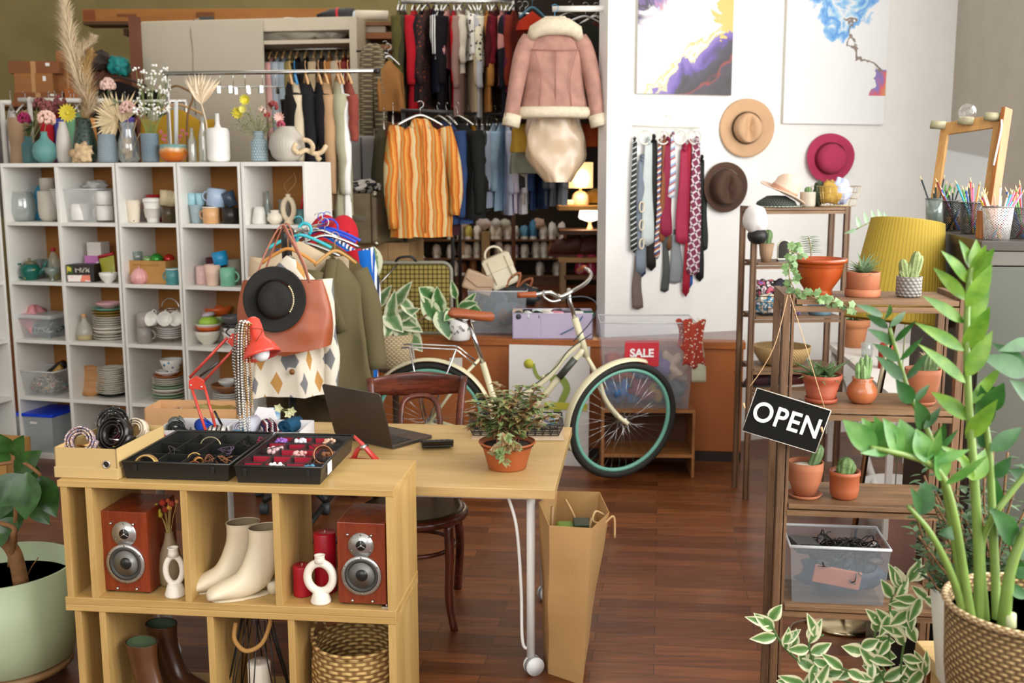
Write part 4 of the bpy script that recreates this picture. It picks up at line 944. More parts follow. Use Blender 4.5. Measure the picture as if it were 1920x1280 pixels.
dgar('dark brown coat hanging right of the knitted scarf',722,95,240,8.1,'#2a1810',.26,.14,0,True,False,seed=502)
a,b=PY(668,96,7.95),PY(745,94,7.95);rail('thin dark rail holding the knitted scarf',a,b,.008,mat('#3a2a20',.5))
t=T('garment_bag','grey fabric garment bag standing behind the old suitcase','garment bag',PY(678,345,7.3),.2)
part('bag',box(-.1,.1,-.05,.06,0,.32),mat('#8a8684',.8,bump=.3),t,bev=.02,sub=0);part('zip',MB().tube([(.0,-.052,.0),(.0,-.052,.31)],.006,6),mat('#3a3838',.5),t)
CB=mat('#9a6534',.8,var=.1);CB2=mat('#84502a',.8,var=.1)
def boxpx(label,x0,y0,x1,y1,Y,d,m,name='cardboard_box',rz=0,cat='box'):
 a=PY((x0+x1)/2,y1,Y);w=(x1-x0)*mp(a);h=(y1-y0)*mp(a)
 return S(name,box(-w/2,w/2,0,d,0,h),m,label,cat,a,rz,bev=.004)
YB=8.6
t=T('storage_shelf','brown storage shelf with cardboard boxes behind the cubbies at the left','shelf',(0,0,0))
a,b=PY(-60,190,YB),PY(262,190,YB)
part('board',box(a.x,b.x,YB,YB+.6,a.z-.04,a.z),CB2,t)
a2,b2=PY(240,30,YB),PY(262,150,YB)
part('upright',box(a2.x,b2.x,YB,YB+.1,STG,a2.z),mat('#6a3820',.6),t)
for px in(-55,120):q_=PY(px,190,YB);part('upright',box(q_.x,q_.x+.05,YB+.1,YB+.2,STG,q_.z),mat('#6a3820',.6),t)
top_=PY(0,190,YB).z
def bx(label,x0,y0,x1,y1,m,d=.35,dy=0):
 a=PY((x0+x1)/2,y1,YB+.05+dy);w=(x1-x0)*mp(a);h=(y1-y0)*mp(a);a=PY((x0+x1)/2,y1,YB+.05+dy)
 t=T('cardboard_box',label,'box',a);part('box',box(-w/2,w/2,0,d,0,h),m,t,bev=.004)
 part('tape',box(-w*.05,w*.05,-.002,0,h*.02,h*.98),mat('#b98a52',.4),t);part('sticker',box(w*.25,w*.33,-.003,0,h*.6,h*.85),WC,t);return t
bx('long flat cardboard box at the bottom of the pile on the far-left shelf',26,174,118,190,CB2)
bx('square cardboard box in the middle of the pile on the far-left shelf',28,138,100,174,CB)
bx('flat dark cardboard box on top of the pile on the far-left shelf',16,115,110,138,CB2)
bx('orange-brown cardboard box beside the pile on the far-left shelf',110,98,150,190,CB,.3,.1)
bx('low cardboard box in front of the dark bags on the far-left shelf',122,166,205,190,mat('#b0642c',.8),.2,-.04)
crumple(PY(178,138,YB+.1),(.13,.12,.09),mat('#2c1c14',.7),'dark brown bag piled on the far-left shelf','bag','bag',12,.7)
crumple(PY(195,188,YB+.2),(.17,.12,.17),mat('#5a3220',.8),'rust brown bag under the dark bag on the far-left shelf','bag','bag',17,.6)
crumple(PY(226,145,YB+.1),(.08,.1,.08),mat('#158a86',.6),'teal cloth on the far-left shelf beside the wooden post','cloth','cloth_bundle',13,.7)
crumple(PY(225,188,YB+.15),(.12,.12,.11),mat('#6a3a20',.8),'brown pouch under the teal cloth on the far-left shelf','bag','bag',14,.6)
a,b=PY(155,40,10.2),PY(640,34,10.2)
t=T('long_carton','long orange-brown carton lying high up above the wardrobe','box',a)
L_=b.x-a.x;part('carton',box(0,L_,0,.2,0,.11),wood('#b07436','#9a6028',.4,'X',.7),t,bev=.003)
part('print',box(.32,.5,-.003,0,.04,.065).box(1.05,1.22,-.003,0,.03,.08),mat('#7a4a20',.8),t)
part('label',box(.01,.12,-.004,0,.01,.1),mat('#8a4a20',.8),t)
t=T('wall_bracket_shelf','narrow ledge high on the olive wall carrying the long carton','shelf',a);part('board',box(0,L_,-.0,.25,-.03,0),mat('#5a3a1c',.7),t)
part('bracket',box(.3,.34,.2,1.75,-.1,-.04).box(L_-.3,L_-.26,.2,1.75,-.1,-.04),mat('#5a3a1c',.7),t)
t=T('power_cable','grey cable with black adapter hanging over the wardrobe door','cable',PY(385,37,YW-.05))
part('adapter',box(-.05,.06,0,.05,0,.025),mat('#3a3a36',.5),t,bev=.004)
k=mp(PY(385,37,YW));part('cable',MB().tube(spline([(-.05,.01,.01),(-.1,-.02,-.02),(-.11,-.04,-.1),(-.1,-.04,-.25),(-.105,-.04,-.4),(-.1,-.04,-.75)],6),.005,6),mat('#8a8272',.5),t)
YR=7.1
a,b=PY(305,138,YR),PY(703,133,YR-.25)
t=rail('chrome rolling clothes rack behind the cubbies, with a long top bar',a,b,.013,posts=[PY(312,138,YR),PY(641,134,YR-.2)],z0=0)
part('end_cap',MB().tube([b,b+(b-a).normalized()*.03],.017,12),mat('#23201e',.4),t)
a2,b2=PY(330,190,YR+.02),PY(560,165,YR-.1);part('side_bar',MB().tube([PY(330,190,YR+.05),PY(330,300,YR+.05)],.014,10),mat('#d6dadb',.3),t)
def on(px,dy=0):
 u=(px-305)/398;return a.lerp(b,u)+V((0,0,dy))
RG=[(547,300,cloth('#1c1a1a'),10,'black garment',.06),(556,300,cloth('#cfc0a4'),14,'beige long-sleeved shirt',.07),(576,330,cloth('#1f1e22'),26,'black blazer',.1),(600,330,cloth('#1b1a1b'),10,'charcoal garment',.06),(612,395,cloth('#b3906c'),22,'tan coat',.1),(634,405,cloth('#a9a58a'),20,'sage grey shirt',.08),(640,420,cloth('#e6e4e0'),8,'white garment',.04),(654,255,cloth('#8a4238'),10,'brick red garment',.05)]
prev=None
for i,(px,by,m_,wpx,w_,D)in enumerate(RG):
 tp_=on(px);bt=PY(px,by,tp_.y)
 garment(f'{w_} on the chrome rolling rack, '+(f'right of the {prev}' if prev else 'leftmost of the row'),tp_,tp_.z-bt.z-.06,.38,D,m_,seed=600+i,rz=.27,hk=('#2f8ac8' if px==556 else '#d9a870'),group='clothes on the chrome rolling rack',shoulder=.1);prev=w_
for i,px in enumerate((415,440,462,495,520)):
 tp_=on(px)
 t=T('clip_hanger',f'empty metal clip hanger on the chrome rolling rack, {LEFT[i]}','hanger',tp_,.6,'empty clip hangers')
 part('wire',MB().tube([(0,0,.012),(.012,0,.0),(0,0,-.02),(0,0,-.08),],.002,5).tube([(-.13,0,-.09),(.13,0,-.09)],.002,5),metal(),t)
 for s in(-.1,.1):part('clip',MB().box(s-.01,s+.01,-.008,.008,-.13,-.088),metal(),t)
YL=7.6
WP_=mat('#d8d4cc',.4)
def colr(px):return PY(px,190,YL)
t=rail('white pipe clothes rack behind the flower vases at the left',PY(35,187,YL),PY(205,189,YL-.04),.016,WP_,posts=[PY(55,188,YL)],z0=0)
part('joint',MB().ball(PY(56,188,YL),.024,10),WP_,t)
t=rail('white pipe clothes rack at the very left edge',PY(-40,192,7.45),PY(20,192,7.45),.016,WP_,posts=[PY(3,192,7.45)],z0=0)
LG=[(-15,'#cfcac6',16,'pale grey garment'),(20,'#d6d0cc',16,'white blouse'),(46,'#a58a6c',14,'light brown garment'),(92,'#5a2430',12,'wine red garment'),(104,'#b0202c',9,'red garment'),(118,'#2a2a40',10,'navy garment'),(131,'#4a52a0',9,'blue garment'),(140,'#8a5a78',9,'mauve garment'),(150,'#6fa07a',9,'green garment'),(160,'#c88a50',9,'apricot garment'),(172,'#1f2622',12,'black garment'),(184,'#27303c',12,'dark blue garment')]
prev=None
for i,(px,c,wpx,w_)in enumerate(LG):
 tp_=PY(px,190,YL)
 garment(f'{w_} on the white pipe rack, '+(f'beside the {prev}' if prev else 'at the left edge'),tp_,.75,.42,.07,cloth(c),seed=650+i,rz=(.5 if i%2 else.1),group='clothes on the white pipe rack');prev=w_
t=rail('short chrome clothes rail behind the glass vases',PY(170,190,7.8),PY(350,190,7.75),.012,posts=[PY(172,190,7.8),PY(348,190,7.75)],z0=0)
LH=[(210,205,'#241c1c',22,'black top with yellow trim'),(235,225,'#5b4a9a',14,'violet top'),(262,230,'#8a5a4a',14,'brown top'),(285,225,'#c9b8c8',14,'pale lilac top'),(305,225,'#22304a',12,'dark blue top')]
prev=None
for i,(px,y,c,wpx,w_)in enumerate(LH):
 garment(f'{w_} on the short chrome rail, '+(f'beside the {prev}' if prev else 'leftmost there'),PY(px,190,7.78),.7,.4,.09,cloth(c),seed=680+i,rz=.4,group='clothes on the short chrome rail');prev=w_
garment('mustard yellow cardigan facing forward behind the orange glazed bowl',PY(332,190,7.5),.7,.4,.09,cloth('#b8902c'),seed=690,front=True,hk='#c9a06a')
garment('black lace-trimmed garment hanging under the wooden post',PY(222,140,8.3),.5,.5,.08,cloth('#15120f'),seed=695,front=True,hk='#2a2018')
CRE=mat('#d9d2ae',.3,var=.03,coat=.3);CHR=metal('#cfcfcc',.18);RUB=mat('#23221c',.75,bump=.3,bs=120);MNT=mat('#74b3a0',.4);TAN=mat('#9a4f28',.45,var=.15)
bike=T('bicycle','cream step-through bicycle with mint rims and tan leather saddle','bicycle',(0,0,0))
WR=.35
def wheel(t,C_,ax,up,label=None):
 """wheel centred C_, axle direction ax"""
 C_=V(C_);ax=V(ax).normalized();u=V(up);u=(u-ax*u.dot(ax)).normalized();w=ax.cross(u)
 def ring(r,off=0,n=64):return[C_+ax*off+(u*cos(2*pi*i/n)+w*sin(2*pi*i/n))*r for i in range(n)]
 o=part('wheel',MB().tube(ring(WR-.02),.021,10,closed=True),RUB,t,label=label)
 part('rim',MB().tube(ring(WR-.048),.0125,8,closed=True),MNT,o)
 b=MB()
 for i in range(36):
  a=2*pi*i/36;s=1 if i%2 else-1;a2=a+(.55 if(i//2)%2 else-.55)
  b.tube([C_+ax*(.028*s)+(u*cos(a2)+w*sin(a2))*.022,C_+(u*cos(a)+w*sin(a))*(WR-.05)],.0009,4)
 part('spokes',b,CHR,o);part('hub',MB().tube([C_-ax*.04,C_-ax*.028,C_+ax*.028,C_+ax*.04],[.01,.012,.012,.01],12).tube([C_-ax*.03,C_-ax*.026],.024,14).tube([C_+ax*.026,C_+ax*.03],.024,14).tube([C_-ax*.06,C_+ax*.06],.006,8),CHR,o)
 return o
YBK=5.95
fc=PY(1168,786,YBK-.12);fc.z=WR-.002;fc=PY(1168,786,YBK-.1);
rcn=PY(812,786,YBK+.02)
def bp(px,py,dy=0):return PY(px,py,YBK+dy)
FC=bp(1168,788,-.02);zf=FC.z
fax=V((-.42,.9,.14)).normalized()
wheel(bike,FC,fax,(0,0,1))
RC_=bp(806,790,.02);wheel(bike,RC_,(.1,1,.03),(0,0,1))
def tb(name,pts,r,m=CRE,n=12,parent=None,**k):return part(name,MB().tube(pts,r,n,**k),m,parent or bike)
ht0,ht1=bp(1068,565),bp(1100,668)
hub=FC
fr=MB()
BB=bp(938,830,-.01);ST_=bp(880,610);
fr.tube([bp(905,680),bp(925,745),bp(934,790),BB],.018,12)
fr.tube(spline([bp(1093,640),bp(1060,668),bp(1030,705),bp(985,738),bp(930,748)],5),.0155,12)
fr.tube(spline([bp(1097,652),bp(1050,705),bp(1000,765),BB],5),.019,12)
fr.tube([ht0.lerp(ht1,.3),ht1],.02,12)
fr.tube([bp(900,672),bp(862,712),RC_+V((0,-.05,0))],.009,10).tube([bp(900,672),bp(868,708,.08),RC_+V((0,.06,0))],.009,10)
fr.tube([BB,RC_+V((0,-.05,0))],.011,10).tube([BB+V((0,.04,0)),RC_+V((0,.06,0))],.011,10)
fr.tube([bp(1017,705),bp(1024,712)],.012,8).tube([BB-V((0,.04,0)),BB+V((0,.04,0))],.024,14)
part('frame',fr,CRE,bike)
tb('frame_badge',[bp(1048,708,-.012),bp(1078,672,-.012)],.0205,mat('#3f4238',.4))
s_ax=fax*.055
tb('fork',spline([ht1,bp(1112,700)-s_ax,bp(1125,740)-s_ax,bp(1148,772)-s_ax*1.1,FC-s_ax*1.1],5),.0125)
tb('fork',spline([ht1,bp(1120,695)+s_ax,bp(1132,730)+s_ax,bp(1150,765)+s_ax*1.1,FC+s_ax*1.1],5),.0125)
tb('stem',[ht0.lerp(ht1,.35),ht0,bp(1066,540)],.012,CHR)
hb=[bp(970,553,-.12),bp(1005,552,-.11),bp(1030,548,-.08),bp(1050,556,-.04),bp(1072,546,0),bp(1098,530,.1),bp(1108,514,.2),bp(1096,502,.27),bp(1086,508,.36)]
HB=spline(hb,5);tb('handlebar',HB,.0115,CHR)
tb('grip',HB[:6],.017,TAN);tb('grip',HB[-6:],.017,TAN)
tb('brake_lever',spline([bp(1020,545,-.1),bp(1020,556,-.13),bp(1035,565,-.13),bp(1052,562,-.12)],4),.007,CHR)
tb('brake_cable',spline([bp(1050,560,-.1),bp(1095,556,-.1),bp(1118,570,-.08),bp(1110,600,-.05),bp(1075,640,-.03)],8),.0035,mat('#3a4048',.5),6)
tb('brake_cable',spline([bp(1110,625,-.03),bp(1068,655,-.03),bp(1040,690,-.03),bp(1000,722,-.03),bp(955,745,-.03)],8),.003,mat('#24352f',.5),6)
tb('seat_post',[bp(878,600),bp(905,680)],.0125,CHR)
sd_=MB()
c0=bp(876,590)
def sadf(u,v):
 a=2*pi*u;x=-.105+.26*v;w=.085*(1-v)**1.2*(1 if v>.04 else.8)+.02*(sin(pi*min(1,v*1.02))**.3 if 0<v<1 else.2);h=.028*(1 if 0<v<1 else.4)
 return c0+V((x,w*cos(a),h*sin(a)+.012*cos(pi*v)))
sd_.grid(sadf,20,14,cu=True);part('saddle',sd_,TAN,bike)
tb('saddle_rails',[c0+V((-.07,0,-.02)),c0+V((0,0,-.045)),c0+V((.1,0,-.02))],.006,CHR)
def fender(C_,ax,a0,a1,r,name):
 C_=V(C_);ax=V(ax).normalized();u=V((0,0,1));u=(u-ax*u.dot(ax)).normalized();w=ax.cross(u)
 def f(a_,b_):
  a=a0+(a1-a0)*a_;k=(b_-.5)*2
  return C_+ax*(.03*k)+(u*cos(a)+w*sin(a))*(r-.012*k*k)
 part(name,MB().grid(f,40,6),CRE,bike,thick=.002)
fender(FC,fax,R(-18),R(112),WR+.022,'front_fender')if False else fender(FC,fax,R(-112)if(fax.cross(V((0,0,1)))).x>0 else R(-18),R(18)if(fax.cross(V((0,0,1)))).x>0 else R(112),WR+.022,'front_fender')
fender(RC_,(.1,1,.03),R(-95),R(95),WR+.022,'rear_fender')
rk=MB();z1=[bp(752,652,-.06),bp(768,651,-.06),bp(855,655,-.06),bp(893,685,-.03)];z2=[p+V((0,.12,0))for p in z1]
rk.tube(z1,.005,6).tube(z2,.005,6)
for p in(z1[1],z1[2]):rk.tube([p,p+V((0,.12,0))],.004,6)
for s in(0,1):rk.tube([(z1,z2)[s][1],RC_+V((-.03,(-.06,.06)[s],.02))],.005,6).tube([(z1,z2)[s][2],RC_+V((.0,(-.06,.06)[s],.02))],.005,6)
part('rear_rack',rk,CHR,bike)
tb('crank',[BB-V((0,.05,0)),BB+V((.1,-.06,-.11))],.009,CHR)
part('chain_guard',MB().tube([RC_+V((-.02,-.07,0)),BB+V((.02,-.07,0))],.035,10,flat=.3),CRE,bike)
part('pedal',box(-.045,.045,-.05,.03,-.01,.01),mat('#1b1b1a',.6),bike).location=BB+V((.1,-.1,-.11))
part('chainring',MB().tube([BB+V((.08*cos(a),-.045,.08*sin(a)))for a in[2*pi*i/28 for i in range(28)]],.005,6,closed=True),CHR,bike)
CHW=wood('#6d3320','#2e120a',1.5,'X',.25);CHV=wood('#6d3320','#2e120a',1.5,'Z',.25)
ch=T('bentwood_chair','dark brown bentwood chair with a curved backrest behind the desk','chair',(0,0,0))
YS=4.7
def cp(px,py,y=YS):return PY(px,py,y)
sc_=PZ(770,950,.455);SC=V((cp(775,900,4.2).x,4.17,.455))
part('seat',MB().at((SC.x,SC.y,.44)).lathe([(0,0),(.2,0),(.205,.01),(.2,.022),(.185,.02),(0,.012)],40),mat('#3a2a14',.35,var=.3,ns=8),ch)
part('seat_ring',MB().tube([(SC.x+.205*cos(a),SC.y+.2*sin(a),.437)for a in[2*pi*i/40 for i in range(40)]],.02,10,closed=True),CHW,ch)
part('leg_ring',MB().tube([(SC.x+.165*cos(a),SC.y+.16*sin(a),.3)for a in[2*pi*i/36 for i in range(36)]],.0095,8,closed=True),CHW,ch)
fl1=PZ(850,1180,0);fl2=PZ(672,1172,0)
for pl in(fl1,fl2):
 s=1 if pl is fl1 else-1
 part('leg',MB().tube(spline([(SC.x+s*.15,SC.y-.13,.43),(SC.x+s*.155,SC.y-.15,.3),(pl.x-s*.015,pl.y-.0,.12),(pl.x+s*.005,pl.y-.01,0)],5),[.019]*6+[.017]*5+[.015]*5,12),CHV,ch)
bl,br=cp(694,715),cp(869,712,YS)
bl2,br2=cp(700,790,4.6),cp(862,790,4.56)
for tp_,md,s in((bl,bl2,-1),(br,br2,1)):
 ft=PZ(858 if s>0 else 700,1103 if s>0 else 1100,0)
 part('back_leg',MB().tube(spline([tp_+V((0,0,.012)),md,(SC.x+s*.17,SC.y+.14,.44),(SC.x+s*.18,SC.y+.17,.25),(ft.x,ft.y,0)],6),.018,12),CHV,ch)
def railf(u,v):
 a=2*pi*u;x=v*2-1;ctr=bl.lerp(br,v)+V((0,.05*(1-x*x),0));hh=.055+.0*x
 top=.012+.022*(1-abs(x))**.7;bt_=-.078+.02*(abs(x)**2)
 z=(top if sin(a)>0 else bt_)*abs(sin(a))**.3
 return ctr+V((0,.011*cos(a),z))
part('top_rail',MB().grid(railf,20,24,cu=True),CHW,ch)
lw_=cp(752,810,4.44);
ins=[cp(752,815,4.56),cp(752,775,4.62),cp(758,752,4.65),cp(774,743,4.67),cp(800,742,4.67),cp(816,752,4.65),cp(823,775,4.62),cp(824,815,4.56)]
part('back_loop',MB().tube(spline([(ins[0].x+.03,SC.y+.18,.45)]+ins+[(ins[-1].x-.03,SC.y+.18,.45)],5),.0125,12),CHV,ch)
oc=PZ(560,955,.0);oc.z=0
ob=T('office_chair_base','black five-star castor base standing under the desk','chair',(oc.x,oc.y+.15,0))
BK=mat('#1a1b1c',.5)
part('column',MB().tube([(0,0,.1),(0,0,.42)],.03,16),BK,ob)
for i in range(5):
 a=2*pi*i/5+.3;e=(.28*cos(a),.28*sin(a),.075)
 part('arm',MB().tube([(0,0,.12),(.15*cos(a),.15*sin(a),.11),e],[.035,.025,.018],8),BK,ob)
 part('castor',MB().tube([(e[0]-.02,e[1],.03),(e[0]+.02,e[1],.03)],.03,16),mat('#3a4245',.5),ob)
part('seat',MB().tube([(0,0,.42),(0,0,.46)],[.2,.2],28),BK,ob)
KR=mat('#b8905c',.75,var=.06,bump=.15,bs=14)
c1,c2=PZ(1022,1250,0),PZ(1097,1285,0)
pb=PY(1075,925,3.75)
t=T('paper_bag','tall brown kraft paper bag standing beside the desk leg','bag',(c2.x,c2.y,0),0)
def P_(px,py,Y):p=PY(px,py,Y);return(p.x-c2.x,p.y-c2.y,p.z)
fb=[P_(1018,1235,3.72),(0,0,0),P_(1108,1200,3.98),P_(1030,1160,4.1)]
fb=[(x,y,0)for x,y,z in fb]
ft_=[P_(1010,941,3.62),P_(1030,985,3.5),P_(1110,990,3.5),P_(1142,960,3.72),P_(1124,922,3.82),P_(1045,920,3.85)]
z0=[(-.27,.12,0),(-.235,.0,0),(-.05,-.02,0),(-.0,.11,0),(-.03,.22,0),(-.24,.23,0)]
z0=[]
for px_,py_ in((1020,1225),(1028,1262),(1092,1284),(1098,1235),(1092,1195),(1030,1190)):
 p=PZ(px_,py_,0);z0.append((p.x-c2.x,p.y-c2.y,0))
def bagf(u,v):
 n=6;f_=u*n;i=int(f_)%n;k=f_-int(f_)
 a=V(z0[i]).lerp(V(z0[(i+1)%n]),k);b=V(ft_[i]).lerp(V(ft_[(i+1)%n]),k)
 p=a.lerp(b,v);cr=noise.noise(V((u*7,v*3,2)))*.008*sin(pi*v);return p+V((cr,cr,0))
part('bag',MB().grid(bagf,60,16,cu=True,smooth=False),KR,t,thick=.0015)
part('base',MB().add(z0,[tuple(range(6))],False),KR,t)
hs_=V(ft_[3])
part('handle',MB().tube(spline([hs_+V((-.01,.02,-.02)),hs_+V((-.05,-.02,.01)),hs_+V((-.06,-.04,-.02)),hs_+V((-.02,-.03,-.03)),hs_+V((.015,-.02,-.01)),hs_+V((.02,-.02,-.09))],6),.004,8),mat('#c4a070',.8),t)
part('handle',MB().tube(spline([V(ft_[5])+V((.03,-.01,-.03)),V(ft_[5])+V((.05,-.04,-.06)),V(ft_[5])+V((.08,-.03,-.13))],6),.004,8),mat('#c4a070',.8),t)
bc=PY(1075,985,3.66)
t2=T('packed_goods','green and dark tools packed inside the kraft paper bag','goods',(bc.x,bc.y,bc.z-.06))
part('green_tray',box(-.06,.03,-.04,.06,-.02,.06),mat('#6a8a34',.5),t2,bev=.01);part('dark_case',box(.0,.06,-.03,.05,-.02,.075),mat('#2a3420',.5),t2,bev=.004)
part('handle',MB().tube([(-.08,0,0),(-.075,.0,.13)],.006,8),mat('#9a7a50',.6),t2);part('brush',MB().tube([(.05,-.02,0),(.062,-.03,.1)],[.009,.003],8),mat('#9a7a50',.6),t2)
wb0,wb1=PZ(953,868,0),PZ(1103,875,0);dx=wb1-wb0;dx.z=0
t=T('canvas_board','white canvas with a green and yellow sprout figure leaning on the stage','painting',(wb0.x,wb0.y,0),atan2(dx.y,dx.x),rx=R(-3))
hB=1.0;pt_=PN(948,646,V((wb0.x,wb0.y+.03,0)),V((-dx.y,dx.x,0)))
hB=pt_.z;wB=dx.length
part('canvas',box(0,wB,0,.025,0,hB),mat('#dcd9d4',.6,var=.03),t,bev=.002)
def bl_(px,py):p=PN(px,py,V((wb0.x,wb0.y,0)),V((-dx.y,dx.x,0)));return((p-V((wb0.x,wb0.y,0))).dot(dx.normalized()),-.003,p.z)
GN=mat('#8b9f44',.6);YN=mat('#c4be3e',.6)
def ribbon(pts,w,y=-.004):
 P=spline(pts,6);n=len(P);vs_=[]
 for i,p in enumerate(P):
  d=(P[min(n-1,i+1)]-P[max(0,i-1)]);d.y=0;d.normalize();s_=V((-d.z,0,d.x))*w/2;vs_+=[V((p.x,y,p.z))+s_,V((p.x,y,p.z))-s_]
 return MB().add(vs_,[(2*i,2*i+1,2*i+3,2*i+2)for i in range(n-1)],False)
part('painted_figure',ribbon([bl_(998,683),bl_(1003,700),bl_(1012,710),bl_(1030,702),bl_(1042,692),bl_(1048,678)],.022),GN,t)
part('painted_figure',ribbon([bl_(1030,712),bl_(1050,710),bl_(1062,728),bl_(1054,750),bl_(1042,775),bl_(1036,795)],.042),GN,t)
part('painted_figure',ribbon([bl_(1020,761),bl_(1060,762),bl_(1101,765)],.045,-.006),YN,t)
part('painted_dot',MB().tube([V(bl_(990,683))+V((0,.001,0)),V(bl_(990,683))-V((0,.002,0))],.03,20),YN,t)
w0_,w1_=PZ(1130,895,0),PZ(1298,888,0)
LW=wood('#a9713c','#7c4a22',1,'X',.5)
sA=atan2(w1_.y-w0_.y,w1_.x-w0_.x);sw=1.0
w1_=PZ(1300,893,0);wdv=V((w1_.x-.0,0,0))
shY=5.98;shx1=PZ(1300,893,0);shL=PY(1128,800,shx1.y).x;sw=shx1.x-shL;shh=PY(1298,768,shx1.y).z
t=T('low_shelf','low open wooden shelf carrying the SALE bin, behind the front wheel','shelf',(shL,shx1.y,0),-.04)
part('side_panel',box(0,.016,0,.34,0,shh),LW,t);part('side_panel',box(sw-.016,sw,0,.34,0,shh),LW,t)
part('top_board',box(.016,sw-.016,0,.34,shh-.016,shh),LW,t);part('shelf_board',box(.016,sw-.016,0,.34,.12,.14),LW,t);part('back_panel',box(.016,sw-.016,.33,.34,.02,shh-.016),mat('#5a3018',.6),t)
SLB=V((shL+sw/2+.0,shx1.y+.19,shh))
t=bin_('large clear storage bin with red SALE sign, stuffed with scarves',SLB,sw*1.02,.36,PY(1218,606,shx1.y).z-shh-.0,-.04,clear('#e8ebf2',.16),None,flare=.035)
hS=PY(1218,606,shx1.y).z-shh
sg=part('sale_sign',box(-.135,.065,-.172,-.170,hS*.5,hS*.8),mat('#c42632',.5,var=.02),t)
def text(s,size,m,parent,loc,rot=(pi/2,0,0),ext=.0008,off=.0,name='lettering',sx=1,sp=1.0):
 c=bpy.data.curves.new(name,'FONT');c.body=s;c.size=size;c.extrude=ext;c.align_x='CENTER';c.align_y='CENTER';c.offset=off;c.space_character=sp
 o=bpy.data.objects.new('tmp',c);C.objects.link(o)
 dg=bpy.context.evaluated_depsgraph_get();me=bpy.data.meshes.new_from_object(o.evaluated_get(dg));bpy.data.objects.remove(o)
 me.materials.clear();me.materials.append(m)
 r=bpy.data.objects.new(name,me);C.objects.link(r);r.parent=parent;r.location=loc;r.rotation_euler=rot;r.scale=(sx,1,1);return r
text('SALE',.066,mat('#f2eeee',.5,var=0),sg,(-.035,-.174,hS*.65),off=.0024)
FAB=[('#4a78b0','blue'),('#8a3a4a','raspberry'),('#9a7a3a','ochre'),('#5a6a6a','grey-green'),('#a84a3a','terracotta'),('#3a6a9a','steel blue'),('#6a5a8a','violet'),('#c0a890','beige')]
for i,(c,n_)in enumerate(FAB):
 x=-.15+.1*(i%4);z=.02+.13*(i//4)
 crumple(SLB+V((x,-.04+.02*(i%3),z)),(.09,.1,.075),cloth(c,80),f'{n_} scarf crumpled inside the SALE bin','scarf','scarf',20+i,.9)
t=T('polka_dot_scarf','red and white polka dot scarf with fringe draped over the SALE bin','scarf',SLB+V((sw*.46,-.12,hS)),-.04)
PD=spots('#a83a26','#e8d8c4',55,.28)
def drape(x0,x1,L_,y,sd):
 def f(u,v):
  x=x0+(x1-x0)*u;z=.012*sin(u*9)-L_*v;k=noise.noise(V((u*2+sd,v*1.5,sd)))
  return V((x*(1-.25*sin(pi*v))+.01*k,y+.012*sin(u*9+v)*(.4+v)+.01*k,z+.015))
 return MB().grid(f,20,14)
part('cloth',drape(-.06,.075,.27,-.085,1),PD,t,thick=.002);part('cloth',drape(-.1,.0,.17,-.06,4),PD,t,thick=.002)
part('cloth',drape(.03,.085,.24,-.03,7),mat('#dfe3c8',.9),t,thick=.002)
fr_=MB()
for i in range(14):fr_.tube(spline([(.0+.006*i,-.07,-.24),(.0+.006*i+.003,-.075,-.3),(.004+.006*i,-.07,-.35)],3),.0025,4)
part('fringe',fr_,mat('#d9dfc4',.9),t)
GP=PZ(545,1010,0);YG=4.95
t=T('garment_rack','black and chrome garment rack crowded with jackets beside the cubbies','rack',(0,0,0))
g0,g1=PY(537,437,YG),PY(628,418,YG+1.0)
part('top_bar',MB().tube([g0,g1],.014,12),CHR,t)
part('post',MB().tube([g0+V((0,0,-.1)),(g0.x,YG,.7)],.013,12),CHR,t);part('post',MB().tube([(g0.x,YG,.75),(g0.x,YG,.05)],.018,12),BK,t);part('post',MB().tube([g1,(g1.x,g1.y,.05)],.016,12),BK,t)
part('elbow',MB().tube(spline([g0+(g1-g0).normalized()*.06,g0+V((0,-.005,.005)),g0+V((0,0,-.12))],6),.024,12),mat('#1c1a19',.3),t)
part('base_bar',MB().tube([(g0.x-.25,YG,.04),(g0.x+.25,YG,.04)],.018,10).tube([(g1.x-.25,g1.y,.04),(g1.x+.25,g1.y,.04)],.018,10).tube([(g0.x,YG,.04),(g1.x,g1.y,.04)],.016,10),BK,t)
def og(k,dz=0):return g0.lerp(g1,k)+V((0,0,dz))
AR=patches(('#d8cfbc','#c99a58','#8a8a8c','#ddd5c4'),9,.9,0)
